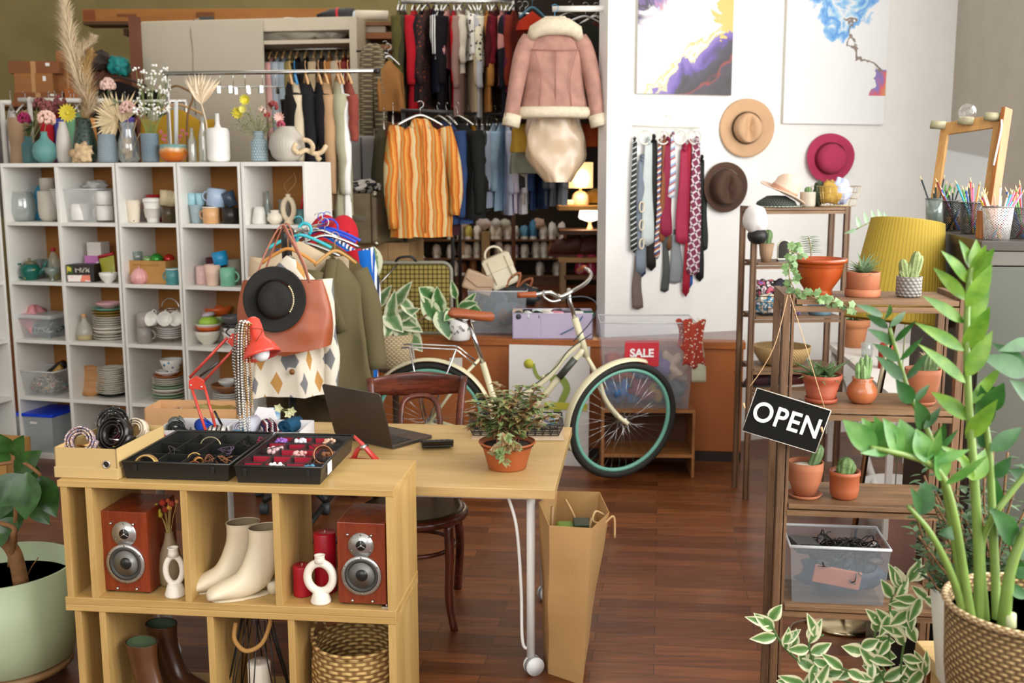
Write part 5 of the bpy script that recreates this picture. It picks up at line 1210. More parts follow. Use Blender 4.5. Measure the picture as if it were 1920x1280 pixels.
def argyle():
 m,nt,b,N,L=_new('argyle');b.inputs['Roughness'].default_value=.95
 tc=_tc(nt);sp=N.new('ShaderNodeSeparateXYZ');L.new(tc,sp.inputs[0])
 x=_math(nt,'ADD',sp.outputs['X'],sp.outputs['Y'])
 a=_math(nt,'FRACT',_math(nt,'ADD',_math(nt,'MULTIPLY',x,9),_math(nt,'MULTIPLY',sp.outputs['Z'],4.8)))
 c=_math(nt,'FRACT',_math(nt,'SUBTRACT',_math(nt,'MULTIPLY',x,9),_math(nt,'MULTIPLY',sp.outputs['Z'],4.8)))
 A=_math(nt,'GREATER_THAN',a,.5);B=_math(nt,'GREATER_THAN',c,.5)
 s=_math(nt,'ADD',_math(nt,'MULTIPLY',A,.34),_math(nt,'MULTIPLY',B,.34))
 half=_math(nt,'GREATER_THAN',_math(nt,'FRACT',_math(nt,'MULTIPLY',x,4.5)),.5)
 r1=_ramp(nt,s,[(0,'#ddd4c2'),(.3,'#ddd4c2'),(.6,'#b98a4a')],'CONSTANT');r2=_ramp(nt,s,[(0,'#ddd4c2'),(.3,'#ddd4c2'),(.6,'#77787a')],'CONSTANT')
 mx=N.new('ShaderNodeMix');mx.data_type='RGBA';L.new(half,mx.inputs[0]);L.new(r1,mx.inputs[6]);L.new(r2,mx.inputs[7]);L.new(mx.outputs[2],b.inputs['Base Color']);return m
ARG=argyle()
t=garment('cream argyle cardigan with ochre and grey diamonds on the near rack',PY(540,458,YG-.09),.64,.29,.13,ARG,seed=700,rz=.0,slen=.62,flare=.2,front=True,name='cardigan',cat='cardigan',hk='#c98a40',shoulder=.1)
for i in range(3):part('button',MB().at((.02,-.1,-.35-.11*i),0,pi/2).lathe([(0,0),(.013,0),(.013,.005),(0,.006)],14),mat('#8a5a2a',.4),t)
TW_=plaid('#6a6044','#4e462f',160,0,'#7a7050',.4)
t=garment('olive tweed blazer hanging at the front of the near rack',PY(628,462,YG+.16),.66,.25,.15,TW_,sleeves=False,seed=701,rz=.55,front=True,flare=.12,name='blazer',cat='blazer',hk='#b88a4a',shoulder=.1)
for s,x in((-1,-.24),(1,.25)):
 part('sleeve',MB().tube(spline([(s*.11,0,-.12),(s*.145,-.03,-.25),(s*.16,-.05,-.42),(s*.17,-.07,-.6)],5),[.055]*5+[.06]*5+[.055]*5+[.048],16),TW_,t)
part('lapel',MB().tube(spline([(-.03,-.03,-.06),(-.07,-.09,-.2),(-.02,-.11,-.4)],5),.028,8,flat=.4),TW_,t)
garment('brown checked skirt suit hanging low behind the argyle cardigan',og(.3)+V((0,.04,-.05)),1.12,.4,.14,plaid('#4a3c26','#3c3120',90,0,'#54462e',.4),sleeves=False,seed=702,front=True,rz=.1,flare=.1)
garment('brown tweed coat hanging low under the olive blazer',og(.5)+V((.06,.0,-.02)),1.1,.42,.14,plaid('#5a4c30','#4a3f28',120,0,'#6a5a3a',.4),sleeves=False,seed=703,front=True,rz=.35,flare=.1)
garment('bright blue jacket at the right end of the near rack',og(.7),.92,.42,.1,cloth('#1560b4'),seed=704,rz=-.1+pi/2,slen=.7,name='jacket',cat='jacket',hk='#1f4fd0',flare=.25)
garment('white and blue striped shirt at the right end of the near rack',og(.82),.88,.42,.1,stripes(('#e6e8ee','#2a5aa8','#e6e8ee','#26324a'),26,'Y'),seed=705,rz=-.1+pi/2,hk='#1f4fd0',flare=.25)
garment('red jacket on the near rack behind the olive blazer',og(.62),.5,.34,.1,cloth('#b01a26'),seed=706,rz=.3,front=True,hk='metal')
garment('beige shirt on the near rack beside the argyle cardigan',og(.22),.5,.36,.08,cloth('#c7b294'),seed=707,rz=.2,front=True,hk='#38b4c0')
for k,px,py,c,l in((.28,572,422,'#2cb0bc','turquoise plastic hanger hook on the near rack'),(.9,618,418,'#1a44c8','bright blue plastic hanger arched over the near rack')):
 p=PY(px,py+8,YG+k*.95)
 S('hanger',MB().tube(arc((0,0,0),.045 if k>.5 else.03,-.2*pi,1.1*pi,12),.011,8,flat=.5).tube([(.045,0,-.02),(.06,.02,-.18)],.009,8)if k>.5 else MB().tube(arc((0,0,0),.03,-.3*pi,1.2*pi,12),.008,8).tube([(-.03,0,-.02),(-.05,0,-.08)],.008,8),mat(c,.3),l,'hanger',p)
p=PY(645,440,YG+1.05)
t=T('beret','bright red felt beret hung on the far end of the near rack','hat',p,.5,ry=.2,rx=-.3)
part('crown',MB().ball((0,0,0),(.085,.05,.115),24),mat('#b80f22',.85,bump=.3,bs=150),t);part('stalk',MB().tube([(0,-.05,.0),(0,-.058,.005)],.004,6),mat('#a00d1e',.8),t)
t2=dup(t,PY(604,440,YG+.95),-.4,'second red beret, seen between hanger hooks on the near rack')
YT=4.72
t=T('tote_bag','tan brown leather tote bag hanging on the near rack behind the black hat','bag',PY(530,525,YT),.05)
LE=mat('#9c4d28',.4,var=.2,ns=5,bump=.08,bs=50)
kk=mp(PY(530,560,YT))
def tote(u,v):
 a=2*pi*u;w=(.175+.035*sin(pi*v*.8));d=.02+.06*v;x=abs(cos(a))**.6*(1 if cos(a)>0 else-1);y=abs(sin(a))**.7*(1 if sin(a)>0 else-1)
 s=noise.noise(V((cos(a)*2,sin(a),v*3)))*.02*v
 return V((x*w+.01*v,y*d+s,-.29*v-.03*v*(1-x*x)*0-(.04*v*v*(1-abs(x)))))
part('body',MB().grid(tote,48,16,cu=True).add([tote(i/48,1)for i in range(48)],[tuple(range(48))],True),LE,t)
part('strap',MB().tube(spline([(-.12,-.02,-.01),(-.07,-.01,.12),(.0,0,.24),(.03,.01,.2),(.09,.0,.08),(.12,-.02,-.01)],6),.011,8,flat=.35),mat('#b0705a',.5),t)
part('strap',MB().tube(spline([(-.1,.03,-.01),(-.04,.03,.14),(.02,.03,.25),(.06,.03,.15),(.11,.03,-.01)],6),.011,8,flat=.35),mat('#a5604a',.5),t)
def hat(label,c,n,R_,h,rc,col,band=None,rz=0,crease=.3,name='hat',rough=.85,oval=1.1,brimcurl=.01,m=None):
 """wide-brim hat; crown towards n"""
 t=T(name,label,'hat',c);n=V(n).normalized();qn=n.to_track_quat('Z','Y');t.rotation_mode='XYZ'
 e=(qn.to_matrix().to_4x4()@Matrix.Rotation(rz,4,'Z')).to_euler();t.rotation_euler=e
 mm=m or mat(col,rough,var=.08,ns=8,bump=.15,bs=120)
 def br(u,v):
  a=2*pi*u;r=rc+(R_-rc)*v;return V((r*cos(a)*(1 if v>.5 else 1),r*sin(a)*oval**(1-v*.3),brimcurl*sin(2*a+.6)*v+.004*v*v))
 part('brim',MB().grid(br,48,6,cu=True),mm,t,thick=.004)
 def cr(u,v):
  a=2*pi*u;k=1-v;r=rc*((1-v**4.5)**.5*(.98-.16*v*0)if v<1 else 0)*(1-.12*v);x=r*cos(a);y=r*sin(a)*oval
  z=h*(1-(1-v)**1.6)-crease*h*math.exp(-(x/(rc*.3))**2)*max(0,v-.45)*1.6*(1 if y>-rc*.9 else.2)
  pin=1-.18*math.exp(-((abs(a-pi*.3))%(2*pi))**2*3)*v-.18*math.exp(-((a-pi*.7))**2*3)*v
  return V((x*pin,y*pin,z))
 part('crown',MB().grid(cr,40,22,cu=True),mm,t)
 if band:part('band',MB().lathe([(rc*1.0,.0),(rc*1.012,.004),(rc*.995,.028),(rc*.97,.03)],40).at()if False else _band(rc,oval,h),mat(band,.5),t)
 return t
def _band(rc,oval,h):
 b=MB();n=40
 return b.grid(lambda u,v:V((rc*(1.015-.03*v)*cos(2*pi*u),rc*oval*(1.015-.03*v)*sin(2*pi*u),.003+.025*v)),n,2,cu=True)
kk=mp(PY(516,560,4.62))
t=hat('black wide-brimmed felt hat with a studded band, hung over the tan tote',PY(515,561,4.62),(.28,-1,.1),58*kk*1.0,.08,34*kk*.98,'#15130f','#1c1b18',rz=0,crease=.05)
b=MB();rc_=34*kk*.98
for i in range(14):a=R(-38)+R(76)*i/13;b.box(rc_*1.03*cos(a)-.003,rc_*1.03*cos(a)+.003,rc_*1.14*sin(a)-.003,rc_*1.14*sin(a)+.003,.006,.022)
part('studs',b,metal('#d8c8a0',.2),t)
ZS=STG
def sp_(px,py):return PZ(px,py,ZS)
YSH=9.9
def shz(py):return PY(900,py,YSH).z
t=T('shoe_rack','wooden shoe rack at the back of the closet with rows of white shoes','shelf',(0,0,0))
x0,x1=PY(745,480,YSH).x,PY(1062,480,YSH).x
LZ=[shz(449),shz(484),shz(517)]
RW=mat('#6b4526',.6,var=.1)
for z in LZ:part('shelf',box(x0,x1,YSH,YSH+.35,z-.016,z),RW,t)
u1=PY(903,470,YSH).x;part('upright',box(u1,u1+.075,YSH-.01,YSH+.35,ZS,shz(434)),mat('#a58a60',.6),t)
for xx in(x0,x1-.03):part('upright',box(xx,xx+.03,YSH,YSH+.35,ZS,LZ[0]+.1),RW,t)
part('plinth',box(x0,x1,YSH+.02,YSH+.3,ZS,LZ[2]-.016),RW,t)
def shoe(label,loc,col,sole='#efece6',rz=0,k=1.0,high=0,group=None,seed=0,name='sneaker'):
 t=T(name,label,'shoe',loc,rz,group)
 def up(u,v):
  a=2*pi*u;L_=.135*k;x=-L_+2*L_*v
  w=(.034+.012*sin(pi*v)+.004*v)*k*(sin(pi*min(1,max(0,v*1.0)))**.28 if 0<v<1 else 0);h=((.085+high)*(1-v)**.6*(1 if v<.5 else 1)+.038)*k*(min(1,v*8)**.4 if v<.12 else 1)if v<1 else.01
  ca,sa=cos(a),sin(a);z=.02*k+h*max(0,sa)**.6 if sa>0 else.02*k
  if v<.55 and sa>.75:z-=.02*k
  return V((w*ca*(1-.35*max(0,sa)),-x*-1 if False else x,z))
 part('upper',MB().grid(up,18,12,cu=True),mat(col,.6,var=.06),t)
 def so(u,v):
  a=2*pi*u;yy=.142*k*sin(a);w=(.04+.006*sin(a)-.004*cos(2*a))*k
  return V((w*cos(a),yy,.024*k*v))
 part('sole',MB().grid(so,20,1,cu=True).add([so(i/20,0)for i in range(20)],[tuple(range(20))]).add([so(i/20,1)for i in range(20)],[tuple(range(20))]),mat(sole,.6),t)
 return t
SW=['#e9e5de','#dcd5cb','#eae2da','#d8d4d6','#e4dccd']
proto=None;rnd=random.Random(4)
rows=[(0,[848,866,879,897,926,935,950,966,981,999,1018,1037,1051],'#e9e5de'),(1,[770,782,820,848,866,879,896,934,950,964,985,1005,1018,1036],''),(2,[752,762,777,795,811,828,850,868,885,1014,1043],'')]
wd_=['top','middle','bottom']
SCOL={(0,981):'#5a8fb0',(0,999):'#3f7fa8',(1,1036):'#b98a5c',(1,866):'#c9a88c',(0,879):'#c9bd5a',(2,868):'#7a4a30',(2,885):'#8a5a34',(1,964):'#b9a0b4'}
for r,pxs,_ in rows:
 for i,px in enumerate(pxs):
  p=PY(px,450,YSH+.17);loc=(p.x,YSH+.17,LZ[r]+.001)
  c=SCOL.get((r,px),rnd.choice(SW));hi=rnd.choice((0,0,.03,.05))
  k=1.15
  nm={'#5a8fb0':'pale blue','#3f7fa8':'blue','#b98a5c':'tan','#c9a88c':'beige','#c9bd5a':'yellow','#7a4a30':'brown','#8a5a34':'light brown','#b9a0b4':'lilac-white'}.get(c,'white' if c in SW[:3:2]else 'off-white')
  side='left' if px<905 else 'right'
  sib=[x for x in pxs if(x<905)==(px<905)];j=sib.index(px)
  shoe(f'{nm} shoe, {LEFT[j]} on the {wd_[r]} shelf, {side} shoe rack half',loc,c,rz=rnd.uniform(-.15,.15),k=k,high=hi,group='shoes on the closet shoe rack')
for i,(px,y,c,l)in enumerate(((930,428,'#d8d4d0','white sneaker lying on top of others, left of the top shoe row'),(947,428,'#cfc8bc','cream sneaker resting on the top shoe row'),(1008,428,'#c9a898','dusty pink shoe resting on the top shoe row'),(905,408,'#d8c8c4','pale pink shoe dangling above the shoe rack'),(860,425,'#d8c0a8','nude shoe resting on the top left shoe row'))):
 p=PY(px,y,YSH+.1);S('shoe',MB().ball((0,0,0),(.05,.1,.05),14,i,.5),mat(c,.6),l,'shoe',(p.x,p.y,LZ[0]+.14),.3*i)
YLP=8.6
def plank(t,px0,px1,py,d=.45,m=None):
 a,b=PY(px0,py,YLP),PY(px1,py,YLP);return part('shelf',box(a.x,b.x,YLP,YLP+d,a.z-.035,a.z),m or wood('#c49a62','#a07642',1,'X',.5),t)
t=T('closet_shelf','wooden shelf stack at the right inside the closet, carrying two lit lamps','shelf',(0,0,0))
plank(t,1048,1133,386);plank(t,1050,1133,432,m=mat('#4a2c18',.6));plank(t,1048,1133,484);plank(t,1058,1133,516,m=mat('#6b4526',.6))
a=PY(1130,380,YLP+.1);part('upright',box(a.x,a.x+.03,YLP+.1,YLP+.45,ZS,a.z),mat('#4a2c18',.6),t);a=PY(1060,490,YLP+.1);part('upright',box(a.x-.04,a.x,YLP+.01,YLP+.3,ZS,PY(1060,484,YLP).z-.035),mat('#a58a60',.6),t)
def zat(py):return PY(1090,py,YLP).z
p=PY(1088,386,YLP+.14);p.z=zat(386);k=mp(p)
t=T('table_lamp','lit table lamp with cream drum shade and beige dome base','lamp',p)
part('base',MB().lathe([(0,0),(.068,0),(.07,.01),(.07,.055),(.06,.09),(.035,.11),(.012,.118),(.01,.15),(0,.15)],28),mat('#d8bfa4',.6),t)
part('lamp_shade',MB().lathe([(.1,.14),(.1,.345)],36,None,False),glow('#ffd594',1.15),t,thick=.002)
part('bulb',MB().ball((0,0,.22),.03,12),glow('#ffc97a',20),t)
pl=bpy.data.lights.new('lamp_light','POINT');pl.energy=9;pl.color=(1,.75,.42);pl.shadow_soft_size=.05
o=bpy.data.objects.new('lamp_light',pl);C.objects.link(o);o.location=p+V((0,-.16,.2))
p=PY(1106,432,YLP+.2);p.z=zat(432)
t=T('table_lamp','lit mushroom-shaped lamp with a glowing white tapered shade','lamp',p)
part('base',MB().lathe([(0,0),(.035,0),(.02,.02),(.012,.05),(.03,.075),(0,.08)],24),mat('#d8a878',.5),t)
part('lamp_shade',MB().lathe([(0,.06),(.03,.065),(.085,.085),(.095,.1),(.082,.17),(0,.175)],32),glow('#fff0d8',2.6),t)
pl=bpy.data.lights.new('lamp_light','POINT');pl.energy=6;pl.color=(1,.8,.55);pl.shadow_soft_size=.08
o=bpy.data.objects.new('lamp_light',pl);C.objects.link(o);o.location=p+V((-.05,-.15,.1))
z=zat(386)
S('folded_cloth',box(-.05,.28,-.05,.15,0,.06).ball((.15,.05,.06),(.14,.09,.05),14,3,.5),mat('#8a6a1e',.8),'folded mustard cloths behind the drum-shaded lamp','cloth',PY(1092,380,YLP+.28)+V((0,0,0)),bev=.01)
S('folded_cloth',box(-.05,.05,-.04,.04,0,.045),mat('#d8cbb0',.8),'folded cream cloth left of the drum-shaded lamp','cloth',(PY(1064,386,YLP+.1).x,YLP+.1,z),bev=.012)
for i,(px,l)in enumerate(((1062,'left'),(1090,'middle'),(1113,'right'))):
 p=PY(px,484,YLP+.16);p.z=zat(484);shoe(f'brown leather boot on the shelf below the mushroom lamp, {l} of three',p,'#4a2014','#5a2a1c',rz=pi/2-.2+.2*i,k=1.1,high=.06,name='boot',group='brown boots in the closet')
for i,(px,l)in enumerate(((1088,'left'),(1108,'right'))):
 p=PY(px,520,YLP+.12);p.z=zat(516)
 S('rain_boot',MB().tube([(0,0,.0),(0,0,.02),(0,.02,.1),(0,.02,.16)],[.045,.05,.04,.045],12),mat('#c23a5c',.35),f'pink rubber boot on the lowest closet shelf, {l} one','boot',p)
YC=7.12
t=T('suitcase','old grey-brown hard suitcase standing upright on a cardboard box','suitcase',PY(687,455,YC),-.35)
p=PY(687,455,YC);k=mp(p);hh=92*k
part('case',box(-.1,.13,-.1,.28,0,hh),mat('#85775c',.6,var=.2,ns=12,bump=.3,bs=60),t,bev=.012)
for x in(-.1,.13):
 for z_ in(0,hh):part('corner',MB().ball((x*.96,-.1,z_*.97+.005),.022,10),metal('#b9b2a0',.4),t)
part('band',box(-.07,-.06,-.104,-.1,0,hh).box(.09,.1,-.104,-.1,0,hh),mat('#4a3c28',.5),t);part('clasp',box(-.02,.05,-.106,-.1,hh*.45,hh*.55),metal('#b9b2a0',.4),t)
crumple((p.x+.01,p.y+.06,p.z+hh),(.15,.13,.045),patches(('#e6e2dc','#d8d2ca','#2a2c2c','#e8e2d8'),12),'black and white scarves heaped on the old suitcase','scarf','scarf',8,.7)
a=PY(728,490,YC);a.z=ZS
bz=PY(687,455,YC).z
t=T('cardboard_box','plain cardboard box on the stage under the old suitcase','box',(a.x,a.y,ZS),-.12);part('box',box(-.32,.14,-.0,.5,0,bz-ZS),mat('#a9865a',.8),t,bev=.003);part('flap_line',box(.0,.003,-.002,.0,0,bz-ZS),mat('#8a6a44',.8),t)
YK=6.9
c0_,c1_,c2_,c3_=PY(692,604,YK),PY(838,604,YK),PY(846,498,YK+.12),PY(690,482,YK+.12)
t=T('suitcase','open vintage suitcase with olive checked fabric standing on its side','suitcase',(c0_.x,c0_.y,ZS),0,rx=R(-6))
w_,h_=c1_.x-c0_.x,(PY(760,490,YK+.1).z-ZS)
def rrect(x0,x1,z0,z1,r,n=6):
 P=[]
 for cx,cz,a0 in((x1-r,z1-r,0),(x0+r,z1-r,pi/2),(x0+r,z0+r,pi),(x1-r,z0+r,1.5*pi)):
  for i in range(n+1):a=a0+pi/2*i/n;P.append((cx+r*cos(a),cz+r*sin(a)))
 return P
PL=plaid('#9c8a4c','#5f5526',34,0,'#3a3416',.3)
pr=rrect(-.03,w_+.03,0,h_,.06)
part('panel',MB().at(Matrix.Rotation(pi/2,4,'X')).prism(pr,-.12,0),PL,t)
part('binding',MB().tube([(x,-.0,z_)for x,z_ in pr],.012,8,closed=True),mat('#8b8878',.4),t)
part('handle',MB().tube(spline([(w_*.34,-.0,h_),(w_*.4,-.02,h_+.03),(w_*.55,-.02,h_+.035),(w_*.62,0,h_)],5),.009,8),mat('#1e1c1a',.4),t)
part('stay',MB().tube([(w_*.38,-.02,h_-.01),(w_*.05,-.1,h_-.2)],.005,6),metal(),t)
p=sp_(935,625);bw=110*mp(p)
BP=V((p.x,p.y+.16,ZS))
bin_('clear plastic bin of handbags on the stage behind the bicycle',BP,bw,.34,PY(935,546,p.y).z-ZS,-.05,clear('#c9d2d8',.3),flare=.02)
hBn=PY(935,546,p.y).z-ZS
tb2=lambda nm,lab,px,py,w,h,d,m,rz,ry,sd:None
p=PY(937,505,BP.y)
t=T('handbag','cream leather handbag with buckled straps on top of the clear bin','bag',p,.1,ry=-.4)
part('body',box(-.095,.095,-.05,.05,-.12,.1),mat('#d9cfb4',.4,var=.04),t,bev=.02);part('flap',box(-.097,.097,-.056,-.048,-.0,.09),mat('#d0c5a8',.4),t,bev=.004)
part('strap',MB().tube([(-.06,-.06,.08),(-.06,-.06,-.08)],.007,6,flat=.4),mat('#cbbf9f',.4),t);part('strap',MB().tube([(.06,-.06,.08),(.06,-.06,-.08)],.007,6,flat=.4),mat('#cbbf9f',.4),t)
part('handle',MB().tube(arc((0,0,.1),.06,0,pi,12),.008,8),mat('#d9cfb4',.4),t)
t=T('handbag','beige flap handbag lying on the clear bin left of the cream one','bag',PY(898,528,BP.y-.02),0,ry=.35)
part('body',box(-.1,.1,-.04,.04,-.07,.06),mat('#b89a7c',.45),t,bev=.015);part('flap_line',MB().tube([(-.09,-.044,-.0),(0,-.046,-.03),(.09,-.044,0)],.003,6),mat('#9a7c60',.5),t)
t=T('handbag','dark bag with tan loop handles on the right of the clear bin','bag',PY(975,545,BP.y),0)
part('body',MB().ball((0,0,-.03),(.13,.1,.07),18,4,.5),mat('#2c3034',.5),t)
part('handle',MB().tube(spline([(-.1,-.03,-.02),(-.07,-.04,.08),(-.0,-.04,.12),(-.02,-.04,.03),(-.08,-.04,-.03)],6),.009,8),mat('#9a5a34',.4),t)
part('handle',MB().tube(spline([(-.03,.0,-.01),(.02,0,.06),(.08,0,.08),(.06,0,.02),(-.0,0,-.02)],6),.009,8),mat('#8a4c2a',.4),t)
crumple(BP+V((0,0,.02)),(bw*.42,.13,hBn*.42),patches(('#2f3c44','#4f626e','#7a4a30','#27313a'),7),'dark bags seen through the side of the clear bin','bag','bag',5,.3)
p0,p1=sp_(962,636),sp_(1113,637);pc=(p0+p1)/2
YX=p0.y;wL=(p1-p0).length;hL=PY(1035,588,YX).z-ZS
t=T('fabric_box','lilac fabric box with handles full of rolled socks','box',(pc.x,YX+.13,ZS),-.03)
b=MB();W2,D2=wL/2,.12
for a in((-W2,W2,-D2,-D2+.006),(-W2,W2,D2-.006,D2),(-W2,-W2+.006,-D2,D2),(W2-.006,W2,-D2,D2)):b.box(*a,0,hL)
part('box',b.box(-W2,W2,-D2,D2,0,.006),mat('#bfb3cc',.85,var=.03),t)
part('piping',MB().tube([(-W2,-D2,hL),(W2,-D2,hL),(W2,D2,hL),(-W2,D2,hL)],.003,6,closed=True),mat('#d8d0e2',.7),t)
part('seam',box(-W2*.3,-W2*.29,-D2-.001,-D2,.01,hL-.01),mat('#a89ab8',.8),t)
part('handle',MB().tube(spline([(W2*.75,-D2-.002,hL*.9),(W2*.55,-D2-.02,hL*.5),(W2*.2,-D2-.015,hL*.2)],5),.004,6),mat('#2f5f8a',.6),t)
SK=['#4a4d52','#dfe6e2','#1c1e22','#e6ded4','#e79ab0','#5a5060','#e8e4dc','#1f5a44','#c8b49a','#2a2c30','#cfe0dc','#efe9e4','#3a3c40','#7a8088','#16181a']
SN=['grey','mint white','black','cream','pink','purple-grey','ivory','dark green','sand','charcoal','pale aqua','white','dark grey','steel grey','jet black']
for i,c in enumerate(SK):
 x=-W2+.035+(wL-.07)*((i%8)/7);y=-.07+.1*(i//8)
 t2=T('rolled_socks',f'{SN[i]} rolled-up socks in the lilac box','socks',(pc.x+x,YX+.13+y,ZS+hL-.02),.2*i,'rolled socks in the lilac box')
 part('roll',MB().tube([(0,-.04,0),(0,.04,0)],[.03,.03],14),cloth(c,120),t2,bev=.008)
 part('cuff',MB().tube([(0,-.046,0),(0,-.04,0)],.018,12),cloth(c,120),t2)
def varleaf(b,base,h,spread,n,L,W,rnd,ang0=0):
 for i in range(n):
  a=ang0+i*2.4;z=h*(.25+.75*i/n);b.tube([(0,0,z),(spread*.3*cos(a),spread*.3*sin(a),z+.03)],.004,5)
  b.leaf((spread*.3*cos(a),spread*.3*sin(a),z+.03),(cos(a),sin(a),rnd.uniform(-.3,.6)),(0,0,1),L*rnd.uniform(.8,1.15),W,.35,.12,7)
VAR=leafmat('#6f8f5e','#4f7448',.4,'#d8dcb8',14)
def variegate(lm1,lm2,edge,key):
 if key in MC:return MC[key]
 m,nt,b,N,L=_new(key);b.inputs['Roughness'].default_value=.35
 at=N.new('ShaderNodeAttribute');at.attribute_name='rim'
 n=_noise(nt,_tc(nt),30,3);v=_math(nt,'ADD',at.outputs['Fac'],_math(nt,'MULTIPLY',_math(nt,'SUBTRACT',n,.5),.9))
 L.new(_ramp(nt,v,[(.0,lm1),(.52,lm2),(.66,edge),(1,edge)]),b.inputs['Base Color']);MC[key]=m;return m
class LB(MB):
 def __init__(s):super().__init__();s.rim=[]
 def leaf(s,p,d,up,L,W,droop=.2,fold=.15,n=6,tip=.5):
  p=V(p);d=V(d).normalized();up=V(up);w=d.cross(up)
  if w.length<1e-4:w=d.orthogonal()
  w.normalize();u=w.cross(d).normalized();vs=[]
  for i in range(n+1):
   t=i/n;x=d*L*t-u*(droop*L*t*t);k=W/2*(sin(pi*min(1,t**tip*.97+.03)));k=0 if i==n else k
   c=p+x
   for j in(-1,-.5,0,.5,1):vs.append(c+w*k*j+u*abs(k*j)*fold*2);s.rim.append(abs(j)if i<n else 1)
  fs=[(i*5+j,i*5+j+1,i*5+j+6,i*5+j+5)for i in range(n)for j in range(4)]
  return s.add(vs,fs)
 def tube(s,*a,**k):
  n0=len(s.v);super().tube(*a,**k);s.rim+=[0]*(len(s.v)-n0);return s
def lpart(name,lb,m,parent,**k):
 o=part(name,lb,m,parent,**k);at=o.data.attributes.new('rim','FLOAT','POINT');at.data.foreach_set('value',lb.rim);return o
VF=variegate('#5c8052','#7d9a68','#dde0bf','varieg_ficus')
p=sp_(737,640);p.y=6.78
t=T('potted_plant','rubber plant with cream-edged leaves in a woven basket behind the bicycle','plant',(PY(737,640,6.66).x,6.72,ZS),0)
p=V((PY(740,640,6.3).x,6.3,0));bzt=PY(740,630,6.17).z;bzb=bzt-.21
t.location=p
part('stand',MB().lathe([(0,0),(.1,0),(.1,.015),(.02,.02),(.02,bzb-.03),(.1,bzb-.02),(.1,bzb),(0,bzb)],28),mat('#4a3424',.6),t)
part('basket',MB().lathe(shell([(.095,bzb),(.115,bzb+.02),(.12,bzt)],.004),32),weave('#d2bf9a','#a08a62',26,80),t)
def leafat(lb,p,px,py,dpx,dpy,W,Y=None,up=(0,-1,.3),droop=.15,n=8,dy=0,tip=.8):
 Y=Y or p.y;a=PY(px,py,Y)-p;b_=PY(px+dpx,py+dpy,Y+dy)-p;d=b_-a;lb.leaf(a,d,up,d.length,W*mp(PY(px,py,Y)),droop,.1,n,tip)
lb=LB()
for args in((700,462,-5,75,40),(742,585,-20,50,28),(735,580,-12,55,30),(738,575,30,-45,24),(722,585,32,35,34),(745,592,45,28,34),(715,600,-12,45,28),(750,600,12,55,34),(730,610,8,-62,26),(760,620,30,36,36),(735,600,48,-22,26),(715,570,-20,-28,24),(700,600,-6,40,24),(742,600,38,10,26),(752,558,28,38,22),(708,575,22,-38,22)):
 leafat(lb,p,*args[:4],args[4],dy=-.1)
lpart('foliage',lb,VF,t)
part('stem',MB().tube(spline([(0,0,bzb+.02),(.0,0,bzt),PY(728,585,p.y)-p,PY(712,540,p.y)-p],5),.008,8).tube([(0,0,bzt-.03),PY(800,590,p.y)-p],.006,6),mat('#6a4a34',.7),t)
pw=sp_(865,640);Yw=6.62
p=V((PY(862,636,Yw).x,Yw,ZS))
t=T('potted_plant','young rubber plant in a white pot with black squiggles, behind the saddle','plant',p)
m_=mat('#eceae6',.4)
hpw=PY(862,596,Yw).z-ZS
part('pot',MB().lathe(shell([(.058,0),(.065,.01),(.078,hpw)],.004),28),m_,t)
sq=MB();rnd=random.Random(3)
for i in range(16):
 a=-pi/2+rnd.uniform(-1.2,1.2);z_=rnd.uniform(.35,.95)*hpw;r_=.066+.012*z_/hpw+.001
 sq.tube(spline([((r_)*cos(a+.05*j),r_*sin(a+.05*j),z_+rnd.uniform(-.012,.012))for j in range(5)],3),.0015,4)
part('squiggles',sq,mat('#2c3430',.6),t);part('soil',MB().lathe([(0,hpw-.015),(.07,hpw-.015)],20),mat('#3a2a1c',.9),t)
lb=LB()
for args in((820,600,-30,-45,34),(812,560,-24,-20,34),(830,575,12,60,46),(855,560,-8,-32,16),(868,580,22,-30,18),(872,575,30,10,26),(860,575,32,-8,20),(868,590,28,5,24),(850,585,-16,14,20),(825,590,-6,-50,30)):
 leafat(lb,p,*args[:4],args[4],dy=-.08)
lpart('foliage',lb,variegate('#3f6b3a','#55804a','#cfd8b0','varieg_ficus2'),t)
part('stem',MB().tube(spline([(0,0,hpw-.02),PY(858,575,p.y)-p,PY(856,545,p.y)-p],4),.006,6).tube([(0,0,hpw-.02),PY(822,570,p.y)-p],.004,6),mat('#7f9a5c',.6),t)
S('paper_note',box(-.04,.04,-.002,0,-.05,.05),mat('#d9d6cc',.6),'small pale notice stuck on the stage front behind the rear wheel','note',PY(855,685,s1.y-.06))
def tz(px,py):return PZ(px,py,TZ+.001)
hA,hB_=V((-.468,4.05,TZ)),V((-.778,4.24,TZ));u_=(hA-hB_).normalized();LWd=.33
hC=PZ(738,842,TZ);LA=atan2(-.19,.31)
t=T('laptop','open dark space-grey laptop with its lid facing the camera','laptop',PZ(668,836,TZ)+V((0,.0,0)),0)
hr,hl=PZ(737,843,TZ),PZ(598,812,TZ);dd=hr-hl;dd.normalize();
a_l=PY(576,740,hl.y-.09);a_r=PY(711,765,hr.y-.06)
nn=V((-dd.y,dd.x,0));Wd=.335;hl=hr-dd*Wd
t.location=hl;t.rotation_euler=(0,0,atan2(dd.y,dd.x))
ALU=mat('#4d4640',.35,.6,.04);
part('base',MB().at().prism(rrect(0,Wd,0,.23,.012),.002,.014),ALU,t,bev=.001)
kb=part('keyboard',box(.02,Wd-.02,.02,.125,.0142,.0148),mat('#15130f',.6),t)
ks=MB()
for r in range(6):
 for c in range(14):ks.box(.024+c*.0206,.024+c*.0206+.0175,.023+r*.017,.023+r*.017+.0145,.0148,.0162)
